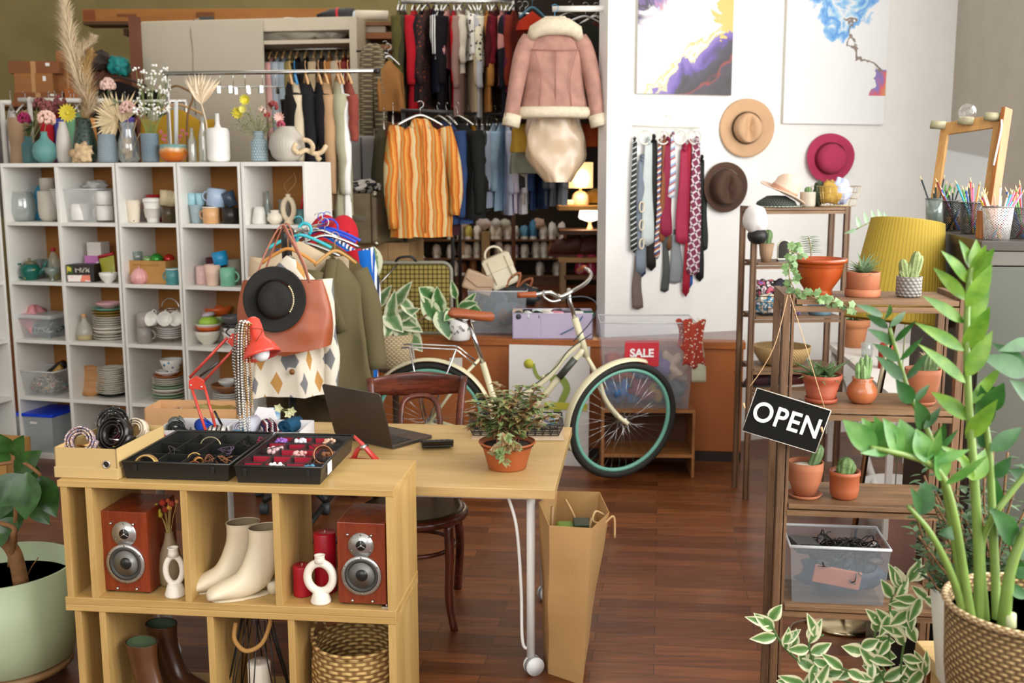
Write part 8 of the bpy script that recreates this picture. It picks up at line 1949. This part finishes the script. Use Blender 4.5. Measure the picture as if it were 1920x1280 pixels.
pencilcup('dark patterned cup full of pencils behind the white mesh cup',1822,.42,.045,.11,meshcup('#4a4a48','meshdark2'),10,.13,.19,PC,3,'dark patterned cup')
pencilcup('white mesh cup packed with pink and red pencils on the cabinet',1868,.1,.047,.105,meshcup('#e6e4e0','meshwhite'),16,.13,.17,['#e0a090','#d86a9a','#d0b0a0','#e6dfd0','#3aa0b0','#c8a03a','#c03a3a','#e0a090'],4,'white mesh cup')
pencilcup('grey cup with bright pens at the right edge of the cabinet',1915,.16,.045,.1,meshcup('#6a6a68','meshgrey'),9,.13,.18,['#5a9a4a','#d86a9a','#c03a3a','#2f5fb0'],5,'right grey cup')
p=kpt(1840,.16);S('wooden_block',box(-.012,.012,-.02,.02,0,.09),wood('#b4703a','#8a4c22',1,'Z'),'upright orange-brown wooden block between the pencil cups','block',p,bev=.001)
mb_=kpt(1800,.98)
YMi=mb_.y
tl_,tr_=PY(1768,232,YMi+.12),PY(1884,214,YMi-.1)
t=T('wall_mirror','wooden framed mirror with bulb sockets leaning on the cabinet','mirror',(0,0,0))
bl3,br3=PY(1742,400,YMi+.06),PY(1856,395,YMi-.16)
bl3.z=br3.z=KZ+.002
ux=(tr_-tl_).normalized();wv=(tr_-tl_).length;up_=(tl_-bl3).normalized();nrm=ux.cross(up_).normalized()
Mx=Matrix(((ux.x,nrm.x,up_.x,bl3.x),(ux.y,nrm.y,up_.y,bl3.y),(ux.z,nrm.z,up_.z,bl3.z),(0,0,0,1)))
if nrm.y<0:pass
hv=(tl_-bl3).length;MW=wood('#c99a5c','#a8773e',1.4,'Z',.5);e_=-1 if nrm.y>0 else 1
part('frame',MB().at(Mx).box(0,.035,-.012,.012,0,hv).box(wv-.035,wv,-.012,.012,0,hv).box(.035,wv-.035,-.012,.012,hv-.05,hv).box(.035,wv-.035,-.012,.012,0,.03),MW,t,bev=.002)
part('side_rail',MB().at(Mx).box(wv,wv+.018,-.02,.03,0,hv+.02),wood('#a8682e','#8a5020',1.2,'Z',.5),t,bev=.002)
part('glass',MB().at(Mx).box(.035,wv-.035,-.004,.004,.03,hv-.05),mat('#e8ecec',.02,1,0),t)
for x_ in(.01,wv*.5,wv*.92):
 o=part('bulb_socket',MB().at(Mx).tube([(x_+.01,e_*.012,hv-.012),(x_-.03,e_*.05,hv-.012)],.0165,14),mat('#9a9474',.5),t)
o=part('bulb',MB().at(Mx).ball((wv*.92-.085,e_*.08,hv+.005),.034,20),clear('#f2f2ee',.04),t)
part('cable',MB().at(Mx).tube(spline([(wv+.01,.03,hv-.03),(wv+.02,.04,hv-.08),(wv+.01,.04,hv*.5)],5),.004,6),WC,t)
YLS=3.85
la,lbp=PY(1702,415,YLS),PY(1688,598,YLS);kk=mp(la)
FLB=PZ(1580,1165,0)
t=T('floor_lamp','floor lamp with a tilted pleated mustard shade and chrome pole','lamp',(0,0,0))
dv=(lbp-la);ax_=(V((PY(1700,600,YLS-.05).x,YLS-.05,PY(1700,600,YLS).z))-la).normalized()
ax_=(PY(1680,602,YLS-.04)-PY(1705,420,YLS)).normalized();qz=ax_.to_track_quat('Z','Y').to_matrix().to_4x4();L_=(lbp-la).length*1.02
MUS=stripes(('#a88d24','#ae932a','#a88d24','#84691a'),12,'X')
m_,nt,b_,N,L=_new('pleats');b_.inputs['Roughness'].default_value=.8
tcx=N.new('ShaderNodeTexCoord');mpg=N.new('ShaderNodeMapping');mpg.vector_type='POINT';L.new(tcx.outputs['Object'],mpg.inputs[0])
sp2_=N.new('ShaderNodeSeparateXYZ');L.new(mpg.outputs[0],sp2_.inputs[0]);an=_math(nt,'ARCTAN2',sp2_.outputs['Y'],sp2_.outputs['X'])
f_=_math(nt,'FRACT',_math(nt,'MULTIPLY',an,72/(2*pi)))
L.new(_ramp(nt,f_,[(0,'#7c6218'),(.12,'#ad9430'),(.9,'#a68c28'),(1,'#7c6218')]),b_.inputs['Base Color']);_bump(nt,b_,_math(nt,'ABSOLUTE',_math(nt,'SUBTRACT',f_,.5)),.4,.004)
o=part('lamp_shade',MB().lathe([(66*kk,0),(66*kk,.004),(90*kk,L_*.98),(90*kk,L_)],72,None,False),m_,t,thick=.002);o.matrix_local=Matrix.Translation(la)@qz
part('shade_trim',MB().at(Matrix.Translation(la)@qz).tube([(90*kk*cos(a),90*kk*sin(a),L_)for a in[2*pi*i/40 for i in range(40)]],.004,6,closed=True),mat('#9a8022',.7),t)
pole=[V((FLB.x,FLB.y,.03)),PY(1620,1000,3.95),PY(1652,760,3.9),(la+lbp)/2]
pole=[V((FLB.x,FLB.y+.02,.03)),V((FLB.x+.06,FLB.y,.7)),(la+lbp)/2]
part('pole',MB().tube(pole,.012,12),metal('#b9a98c',.2),t);part('pole_joint',MB().ball(pole[1],.018,10),metal(),t)
part('base',MB().at((FLB.x,FLB.y,0)).lathe([(0,0),(.15,0),(.155,.008),(.14,.02),(.04,.03),(0,.035)],40),metal('#b8a888',.18),t)
part('cable',MB().tube(spline([(FLB.x-.14,FLB.y,.01),(FLB.x-.22,FLB.y-.05,.006),(FLB.x-.26,FLB.y-.25,.006),(FLB.x-.2,FLB.y-.5,.006)],6),.004,6),mat('#8a7a64',.5),t)
t=T('side_table','white desk with trestle legs behind the front rack','table',(0,0,0))
WTm=mat('#dcd8d0',.5,var=.02);a_=PZ(1552,640,.74);b2_=PZ(1700,760,.74)
A_,B_=V((PY(1550,640,4.9).x,4.9,0)),V((PY(1700,740,3.95).x,3.95,0));zt_=PY(1550,640,4.9).z
d_=(B_-A_).normalized();n_=V((-d_.y,d_.x,0));ang=atan2(d_.y,d_.x);Lt=(B_-A_).length+.2
zt_=.75
def tw(px,py):return PZ(px,py,zt_)
A_=tw(1551,641);B_=tw(1665,735);d_=(B_-A_);d_.z=0;Lt=d_.length;d_.normalize();ang=atan2(d_.y,d_.x);t.location=(A_.x,A_.y,0);t.rotation_euler=(0,0,ang)
part('table_top',box(0,Lt,0,.55,zt_-.035,zt_),WTm,t,bev=.002)
for x_ in(.03,Lt-.06):part('leg',box(x_,x_+.03,.02,.05,0,zt_-.035),WTm,t);part('leg',box(x_,x_+.03,.48,.51,0,zt_-.035),WTm,t)
part('brace',MB().tube([(.05,.03,zt_-.08),(Lt-.05,.03,.12)],.02,4),WTm,t);part('side_panel',box(.0,.4,.3,.32,.1,zt_-.035),mat('#b9b096',.7),t)
S('pink_panel',box(0,.16,0,.012,0,.42),mat('#b98a7c',.6),'dusty pink board leaning behind the floor lamp pole','board',V((tw(1625,800).x+.02,4.05,.02)),-.1)
p=V((PY(1672,655,4.3).x,4.3,zt_));S('red_can',MB().lathe([(0,0),(.04,0),(.04,.12),(.03,.14),(0,.14)],24),mat('#b0261c',.4),'red plastic container on the white desk behind the rack','container',PZ(1660,690,zt_))
p=PZ(1600,660,zt_)
S('glass_jar',MB().lathe(shell([(.03,0),(.035,.08)],.002),20),GL,'empty clear glass on the white desk behind the rack','glass',PZ(1625,668,zt_))
S('tool_case',box(-.12,.12,-.1,.1,0,.3),mat('#131210',.4),'black case standing on the floor by the storage cabinet','case',V((PY(1705,1040,3.75).x,3.75,0)),-.1,bev=.01)
def rq(px,i,v):return onr(px,RZ[i],v)
k0=mp(rq(1600,0,.1))
def leafrow(t,name,spec,m,p,cls=None):
 lb=cls()if cls else MB()
 for bx_,by_,tx_,ty_,W,d in spec:leafat(lb,p,bx_,by_,tx_-bx_,ty_-by_,W,p.y+d,(0,-1,.3),.08,8,0,.8)
 return(lpart if cls else part)(name,lb,m,t)
p=rq(1533,0,.12);k=mp(p);t=T('potted_plant','glossy orange plastic pot with trailing ivy on the top rack shelf','plant',p)
R_=50*k;Hh=(PY(1531,484,p.y).z-p.z);ORG=mat('#9c431a',.25,var=.05)
pot(t,[(R_*.5,0),(R_*.55,.003),(R_*.5,Hh*.12),(R_*.53,Hh*.18),(R_*.82,Hh*.5),(R_*.9,Hh*.8),(R_*.92,Hh*.9),(R_*1.02,Hh*.9),(R_*1.02,Hh)],ORG,sz=Hh*.8)
rnd=random.Random(2);lb=MB();sb=MB()
def ivyleaf(b,c,n_,r,rnd):
 n_=V(n_).normalized();u=n_.orthogonal().normalized();w=n_.cross(u);a0=rnd.uniform(0,6.28)
 P=[c+(u*cos(a0+2*pi*i/10)+w*sin(a0+2*pi*i/10))*r*(1 if i%2==0 else.68)+n_*.002*(i%2)for i in range(10)]
 b.add([c+n_*.003]+P,[(0,1+i,1+(i+1)%10)for i in range(10)])
for path,n in(([(1500,490,0),(1482,495,-.05),(1480,520,-.07),(1492,545,-.07),(1505,565,-.08)],26),([(1505,545,-.09),(1530,560,-.12),(1555,565,-.13),(1580,570,-.13),(1605,590,-.12)],30),([(1505,480,-.02),(1495,475,-.04),(1478,470,-.05)],9)):
 P=spline([PY(x,y,p.y+d)-p for x,y,d in path],6);sb.tube(P,.0015,5)
 for i in range(n):
  c=P[int((len(P)-1)*i/n)]+V([rnd.uniform(-.018,.018)for _ in range(3)]);ivyleaf(lb,c,(rnd.uniform(-.5,.5),-1,rnd.uniform(-.2,.8)),rnd.uniform(.009,.015),rnd)
P=spline([PY(x,y,p.y)-p for x,y in((1521,484),(1520,465),(1516,445))],6);sb.tube(P,.0016,5)
for q_ in P[3:]:
 for s in(-1,1):lb.leaf(q_,(s,rnd.uniform(-.5,.5),.3),(0,0,1),.032,.012)
part('stem',sb,mat('#8a7a50',.7),t);part('foliage',lb,leafmat('#4f7438','#7f9c64',.4,None,60),t)
def spiky(b,c,n,L,W,rnd,up=.9,spread=1):
 for i in range(n):
  a=2.4*i;e=rnd.uniform(.15,up);b.leaf(c,(cos(a)*spread,sin(a)*spread,e),(0,0,1),L*rnd.uniform(.7,1.15),W,.25-.4*(e<.4)*0,.35,6,.45)
p=rq(1617,0,.1);t=T('potted_plant','terracotta cylinder pot with saucer and spiky aloe on the top rack shelf','plant',p);R_=30*k0
part('saucer',MB().lathe(shell([(R_*1.03,0),(R_*1.07,.004),(R_*1.07,.022)],.004),36),TCM,t);pot(t,[(R_*.97,.004),(R_,.06),(R_*1.0,46*k0)],TCM)
rnd=random.Random(4);b=MB();spiky(b,V((0,0,40*k0)),26,.075,.011,rnd,2);part('foliage',b,leafmat('#55704e','#7a946c',.4),t)
p=rq(1703,0,.1);R_=23*k0
t=cactuspot('grey cement pot with zigzag relief and knobbly cactus on the top rack shelf',p,[(R_*.85,0),(R_,.006),(R_,36*k0),(R_*1.02,38*k0)],None or weave('#96928c','#7c7872',16,110,.7),cact([((-.008,0),(-.022,0,.06),.012),((.0,.004),(.004,0,.052),.012),((.008,0),(.018,0,.082),.013),((.01,-.005),(.032,0,.07),.008),((-.012,0),(-.028,-.005,.03),.007)],130,.0035,mat('#7d8a55',.7,var=.3,ns=90,bump=1,bs=200),6))
p=rq(1539,1,.09);R_=37*k0;t=T('potted_plant','ridged red terracotta bowl pot with saucer holding an aloe, middle shelf','plant',p)
RT=mat('#96452a',.6,var=.1)
part('saucer',MB().lathe(shell([(R_*.6,0),(R_*.8,.003),(R_*.84,.014)],.003),36),RT,t)
pot(t,[(R_*.62,.006),(R_*.68,.012),(R_*.78,.028),(R_*.76,.03),(R_*.86,.045),(R_*.84,.047),(R_*.94,.062),(R_*1.02,.072),(R_*1.02,.082)],RT)
rnd=random.Random(9);b=MB();spiky(b,V((-.018,0,.07)),18,.085,.015,rnd,1.8);spiky(b,V((.022,0,.07)),18,.08,.015,rnd,2.4);part('foliage',b,leafmat('#4f7046','#86a070',.4),t)
p=rq(1615,1,.09);R_=28.5*k0
cactuspot('glazed terracotta pot with a round belly and finger cactus, middle shelf',p,[(R_*.55,0),(R_*.8,.008),(R_*1.0,.026),(R_*.95,.045),(R_*.7,.06),(R_*.62,.066),(R_*.7,.074)],mat('#a45f3a',.2,var=.12,ns=9),cact([((-.012,0),(-.016,0,.055),.0075),((-.002,.004),(-.006,0,.07),.0075),((.008,0),(.008,0,.078),.008),((.014,.005),(.02,0,.07),.007),((.002,-.008),(.0,-.004,.05),.0075)],40,.003,mat('#6f8e55',.6,var=.3,ns=60),5))
p=rq(1727,1,.09);R_=33*k0
def ballcact(t,sz):
 b,s=MB(),MB();column(b,s,(.012,0,sz-.005),(.016,0,sz+.05),.024,12,0,0);rr_=random.Random(1)
 for i in range(420):
  z=rr_.random();a=rr_.uniform(0,2*pi);o=V((cos(a),sin(a),(z-.4)*1.2));q_=V((.014,0,sz+.05*z))+V((cos(a),sin(a),0))*.021*(1 if z<.7 else.7);e=q_+o.normalized()*.016;k_=o.cross(V((0,0,1))).normalized()*.0005;s.add([q_-k_,q_+k_,e],[(0,1,2)],False)
 part('cactus',b,CG1,t);part('spines',s,mat('#d2b898',.8),t)
cactuspot('tall tapered terracotta pot with saucer and a bristly ball cactus, middle shelf',p,[(R_*.68,.004),(R_*.9,.05),(R_*1.0,.085),(R_*1.0,.1)],TCM,ballcact,saucer=R_*.8)
p=rq(1508,2,.08);R_=33.5*k0
cactuspot('terracotta pot with saucer, white sand and a columnar cactus, lower shelf',p,[(R_*.62,.004),(R_*.9,.045),(R_,.08),(R_,.102)],TCM,cact([((.022,0),(.04,0,.06),.0145),((.03,.01),(.045,.01,.05),.01)],90,.004,None,7),'#d8cfbe',saucer=R_*1.0)
p=rq(1582,2,.08);R_=28*k0
cactuspot('smooth terracotta pot with a knobbly green cactus, lower shelf',p,[(R_*.7,0),(R_*.9,.008),(R_*.98,.03),(R_*.98,.068),(R_*1.03,.07),(R_*1.03,.082)],mat('#9c5230',.5,var=.06),cact([((0,0),(.004,0,.05),.02),((.01,0),(.02,0,.035),.013),((-.008,0),(-.014,0,.03),.012)],90,.003,mat('#5f7a44',.7,var=.35,ns=80,bump=1,bs=150),6),'#2a1d14')
p=PZ(1601,650,zt_);k=mp(p);R_=27*k
t=T('potted_plant','terracotta pot with a small seedling on the white desk behind the rack','plant',p);pot(t,[(R_*.66,0),(R_*.85,35*k),(R_*.86,38*k),(R_*1.0,39*k),(R_*1.0,53*k)],mat('#bd7a50',.75,var=.12))
b=MB();spiky(b,V((0,0,50*k)),8,.11,.045,random.Random(3),.6);part('foliage',b,leafmat('#7c9a60','#a6bc8a'),t)
p=rq(1560,3,.12);k=mp(p);bw_=176*k;hb_=108*k
t=bin_('clear plastic bin of sunglasses and a tan case on the lowest rack shelf',p,bw_,.2,hb_,RAA,clear('#d4dee6',.16),None,flare=.012)
S('glasses_case',box(-.075,.06,-.002,.008,0,.055),mat('#b0684a',.6),'salmon leather glasses case against the front of the clear bin','case',p+V((-.01,-.082,.05)),RAA,ry=.16,rx=.05,bev=.004)
S('glasses_case',box(-.04,.04,-.05,.05,0,.03),mat('#2c2e2c',.35),'black leather glasses case in the left rear of the clear bin','case',p+V((-.08,.03,hb_-.05)),.1,ry=.1,bev=.01)
rnd=random.Random(5)
for i in range(30):
 q_=p+V((rnd.uniform(-.03,.095),rnd.uniform(-.045,.06),rnd.uniform(.09,.125)))
 glasses(f'black sunglasses heaped in the clear bin on the lowest rack shelf',q_,i*.9,('#141312','#1d1614','#0f0f10')[i%3],rx=R(40+20*(i%4)),ry=.3*(i%3),group='sunglasses in the clear bin')
crumple(p+V((.02,0,.004)),(.12,.08,.052),mat('#1c2f42',.6),'dark blue cloth pouch at the bottom of the clear bin','pouch','cloth_pouch',3,.4)
YO=RO.y-.045
c4=[PY(x,y,YO)for x,y in((1391,807),(1529,849),(1546,765),(1406,724))]
u=(c4[1]-c4[0]);w=u.length;u.normalize();hh=(c4[3]-c4[0]).length;an=atan2(u.z,u.x)
t=T('open_sign','black hanging sign reading OPEN, tilted on its string','sign',c4[0],0,ry=-an)
part('board',box(0,w,0,.004,0,hh),mat('#100f0d',.85,var=.02,spec=.15),t);part('edge',MB().tube([(0,-.001,hh),(w,-.001,hh)],.0014,4).tube([(w,-.001,0),(w,-.001,hh)],.0014,4).tube([(0,-.001,0),(w,-.001,0)],.0008,4).tube([(0,-.001,0),(0,-.001,hh)],.0008,4),mat('#cfc8bc',.6),t)
text('OPEN',hh*.62,mat('#e8e4de',.6,var=0),t,(w*.5,-.0015,hh*.5),off=.0012,sx=.92,sp=1.08)
top_=PY(1477,553,RO.y-.004)
ti=Matrix.Rotation(an,4,'Y')
def tol(q_):return ti@(q_-c4[0])
STR=mat('#c8a47a',.9)
part('string',MB().tube(spline([tol(top_),tol(PY(1455,640,YO)),tol(PY(1430,690,YO)),tol(PY(1406,724,YO))],4),.0011,5),STR,t)
part('string',MB().tube(spline([tol(top_+V((.006,0,0))),tol(PY(1508,640,YO)),tol(PY(1546,765,YO))],4),.0011,5),STR,t)
for x,y in((1394,755),(1540,800)):part('knot',MB().tube([tol(PY(x,y,YO)),tol(PY(x+2,y+10,YO))],.003,6),STR,t)
BZh=.62
t=T('plant_bench','pale wooden bench carrying the woven planter at the bottom right','bench',(1.0,1.45,0))
part('bench_top',box(0,1.1,0,1.1,BZh-.03,BZh),wood('#c9ab78','#b0905c',.6,'X',.5),t,bev=.003)
for x,y in((.03,.03),(1.02,.03),(.03,1.02),(1.02,1.02)):part('leg',box(x,x+.045,y,y+.045,0,BZh-.03),wood('#c9ab78','#b0905c',.6,'Z',.5),t)
t.location=(PZ(1716,1200,BZh).x,PZ(1716,1200,BZh).y-1.1,0)
YZ=1.95;rz=PY(1782,1135,YZ);Rz=.155;zr=rz.z;pz_=V((rz.x+Rz,YZ,BZh+.001))
t=T('zz_plant','tall plant with glossy pointed leaves in a woven rope planter, bottom right','plant',pz_)
hz=zr-BZh
part('planter',MB().lathe(shell([(Rz*.72,0),(Rz*.8,.01),(Rz*.96,hz*.6),(Rz,hz)],.008),64),weave('#b99a66','#5a4020',46,110,1.2),t)
part('rim',MB().tube([(Rz*cos(a),Rz*sin(a),hz)for a in[2*pi*i/48 for i in range(48)]],.0065,8,closed=True),weave('#cdb58c','#8a6c40',60,200),t)
part('soil',MB().lathe([(0,hz-.03),(Rz*.95,hz-.03)],30),spots('#4a3420','#a88a60',120,.35,.9,.8),t)
def zp(x,y,d=0):return PY(x,y,YZ+d)-pz_
ZZM=leafmat('#4a7a20','#779c34',.38);ZZD=leafmat('#1e4a1a','#2f6426',.48);ZST=mat('#6f8a40',.4,var=.15,ns=20)
def zz(path,leaves,m,r0_=.0085,r1_=.004,dd=0):
 P=spline([zp(*q_)for q_ in path],6);n=len(P);s=part('stem',MB().tube(P,[r0_+(r1_-r0_)*i/(n-1)for i in range(n)],10),ZST,t)
 lb=MB();rr_=random.Random(n)
 for bx_,by_,tx_,ty_,W in leaves:
  y0_=YZ+dd+rr_.uniform(-.02,.02);a=PY(bx_,by_,y0_)-pz_;e=PY(tx_,ty_,y0_+rr_.uniform(-.05,.03))-pz_;d=e-a;lb.leaf(a,d,(rr_.uniform(-.3,.3),-1,.4),d.length*1.02,W*mp(PY(bx_,by_,y0_)),.1,.14,9,.8)
 part('leaflets',lb,m,s)
zz([(1835,1180,.0),(1835,1050,.0),(1827,900,0),(1818,780,0),(1812,650,0),(1815,550,0),(1822,500,0)],[(1816,530,1774,471,24),(1810,562,1754,500,27),(1807,605,1737,554,24),(1807,657,1722,604,26),(1810,717,1731,645,24),(1815,787,1750,732,34),(1816,530,1862,468,32),(1812,575,1862,498,36),(1808,610,1858,530,36),(1808,655,1857,580,36),(1813,705,1860,622,34),(1816,760,1882,682,22),(1812,822,1869,754,34),(1825,900,1850,842,36),(1822,505,1805,452,22),(1822,505,1834,450,30),(1822,510,1850,462,26),(1820,870,1768,835,18),(1825,900,1800,850,20)],ZZM,.011,.004)
zz([(1825,1185,-.02),(1808,1080,-.03),(1792,980,-.05),(1772,905,-.06),(1745,870,-.08),(1705,855,-.09),(1665,845,-.1),(1632,838,-.1)],[(1642,845,1584,788,46),(1655,845,1620,784,38),(1670,848,1642,784,40),(1688,852,1662,786,42),(1712,858,1690,786,48),(1735,866,1722,803,46),(1668,848,1620,848,16),(1700,855,1650,840,14),(1745,868,1820,842,20),(1772,908,1852,858,18),(1768,900,1760,838,42),(1740,866,1768,808,26),(1760,885,1700,836,18)],leafmat('#3f7a2c','#6a984a',.3),.0095,.004,-.08)
zz([(1815,1175,.03),(1790,1020,.04),(1765,880,.04),(1738,805,.04),(1708,745,.04),(1690,690,.04),(1668,615,.04)],[(1655,592,1610,570,16),(1665,615,1625,588,18),(1677,645,1632,617,20),(1685,677,1640,643,22),(1693,712,1648,668,26),(1668,612,1702,582,14),(1678,640,1715,603,12),(1688,675,1730,634,12),(1698,712,1743,662,14),(1660,598,1672,574,18),(1710,755,1683,714,32),(1712,755,1745,718,14),(1732,803,1722,754,34),(1732,803,1767,762,16),(1750,832,1773,797,26),(1758,845,1798,806,12)],ZZD,.008,.0035,.04)
zz([(1818,1180,-.01),(1785,1080,-.03),(1745,1000,-.05),(1702,948,-.05)],[(1728,965,1738,902,40),(1726,962,1712,915,22)],ZZD,.0095,.004,-.04)
zz([(1870,1190,0),(1866,1080,.02),(1860,950,.03),(1855,850,.03),(1845,770,.03),(1840,720,.03)],[(1846,770,1882,722,40),(1848,800,1842,728,38),(1857,845,1918,800,32),(1853,840,1832,806,24),(1862,895,1896,858,26),(1843,745,1880,730,30),(1868,960,1870,900,24),(1905,1005,1862,958,40),(1925,700,1848,668,44),(1925,690,1862,640,30),(1930,750,1900,712,30),(1935,640,1880,655,26),(1930,900,1895,880,30)],ZZD,.01,.004,.03)
zz([(1850,1185,0),(1845,1120,0),(1840,1040,0),(1846,1000,0),(1868,960,-.02),(1890,930,-.02),(1930,880,-.02)],[(1905,1020,1866,955,44),(1925,1060,1885,1075,40),(1800,998,1762,1000,26),(1925,1120,1880,1092,24)],ZZD,.008,.005,-.02)
zz([(1880,1195,-.02),(1888,1110,-.03),(1900,1050,-.03),(1925,990,-.03)],[(1905,1045,1938,1020,28),(1900,1070,1935,1080,24)],ZZD,.013,.008,-.03)
part('stem',MB().tube([zp(1893,1190,-.03),zp(1893,1150,-.03)],.012,10),mat('#a8ad80',.5),t,label='cut green stem stub')
YCr=2.32;rc2=PY(1750,1108,YCr);pc2=V((rc2.x+.115,YCr,BZh+.001));hc2=rc2.z-BZh
t=T('jade_plant','small-leaved bushy succulent in a white pot behind the woven planter','plant',pc2)
part('pot',MB().lathe(shell([(.085,0),(.09,.01),(.115,hc2)],.004),36),mat('#d2cdc0',.5),t);part('soil',MB().lathe([(0,hc2-.05),(.105,hc2-.05)],24),mat('#2a1e16',.95),t)
rnd=random.Random(6);lb=MB();sb=MB()
for i in range(46):
 e=PY(rnd.uniform(1705,1935),rnd.uniform(800,1080)if i%3 else rnd.uniform(1000,1140),YCr+rnd.uniform(-.08,.14))-pc2;b0=V((rnd.uniform(-.03,.06),0,hc2-.05));P=spline([b0,(b0+e)/2+V((rnd.uniform(-.03,.03),0,-.02)),e],5);sb.tube(P,.0028,5)
 for j in range(4,len(P)):
  for s in range(4):a=rnd.uniform(0,2*pi);lb.leaf(P[j]+V([rnd.uniform(-.012,.012)for _ in range(3)]),(cos(a),sin(a),rnd.uniform(-.3,.7)),(0,0,1),rnd.uniform(.02,.034),rnd.uniform(.011,.018),.1,.1,4,.8)
part('stem',sb,mat('#7a5a38',.8),t);part('foliage',lb,leafmat('#3a5636','#5f7c56',.4),t)
YV=2.45;pv=V((PY(1690,1290,2.3).x,2.3,.3))
pv=V((PY(1668,1300,YV).x,YV,0));zv=PY(1668,1310,YV).z
t=T('trailing_plant','trailing plant with cream-edged green leaves reaching across the bottom right','plant',pv)
zv=max(.1,zv);part('pot',MB().lathe(shell([(.05,zv-.14),(.075,zv)],.004),28),mat('#b9b4a8',.5),t);part('stand',MB().lathe([(0,0),(.09,0),(.09,.01),(.02,.02),(.02,zv-.15),(.07,zv-.142),(0,zv-.141)],24),mat('#8a7a60',.5),t)
rnd=random.Random(15);lb=LB();sb=MB()
for path,n in(([(1668,1305),(1590,1278),(1540,1262),(1500,1240),(1468,1210),(1448,1175),(1438,1150)],22),([(1560,1268),(1530,1245),(1518,1220),(1520,1200),(1545,1190)],12),([(1668,1305),(1650,1260),(1625,1230),(1610,1205)],12),([(1680,1300),(1668,1230),(1668,1170),(1672,1120),(1695,1095),(1715,1085)],24),([(1690,1300),(1690,1240),(1700,1180),(1705,1140),(1725,1120),(1745,1125)],20),([(1680,1305),(1640,1290),(1600,1262),(1570,1250)],12),([(1700,1300),(1720,1280),(1735,1262),(1715,1245)],12),([(1620,1300),(1560,1290),(1500,1282),(1470,1275)],10),([(1680,1290),(1650,1240),(1640,1190),(1660,1160)],14)):
 d0=rnd.uniform(-.05,.05);P=spline([PY(x,y,YV+d0*(i>0))-pv for i,(x,y)in enumerate(path)],6);sb.tube(P,.0028,6);L_=len(P)
 n=int(n*.62)
 for i in range(n):
  c=P[int(L_*.25+(L_*.75-1)*i/n)];a=rnd.uniform(0,2*pi);lb.leaf(c,(cos(a),-.3,sin(a)*.8+.35),(0,-1,.3),rnd.uniform(.045,.07),rnd.uniform(.024,.034),.25,.15,8,.85)
part('stem',sb,mat('#4a6a34',.6),t);lpart('foliage',lb,variegate('#4f7a3a','#6d9450','#dfe0b8','varieg_trail'),t)
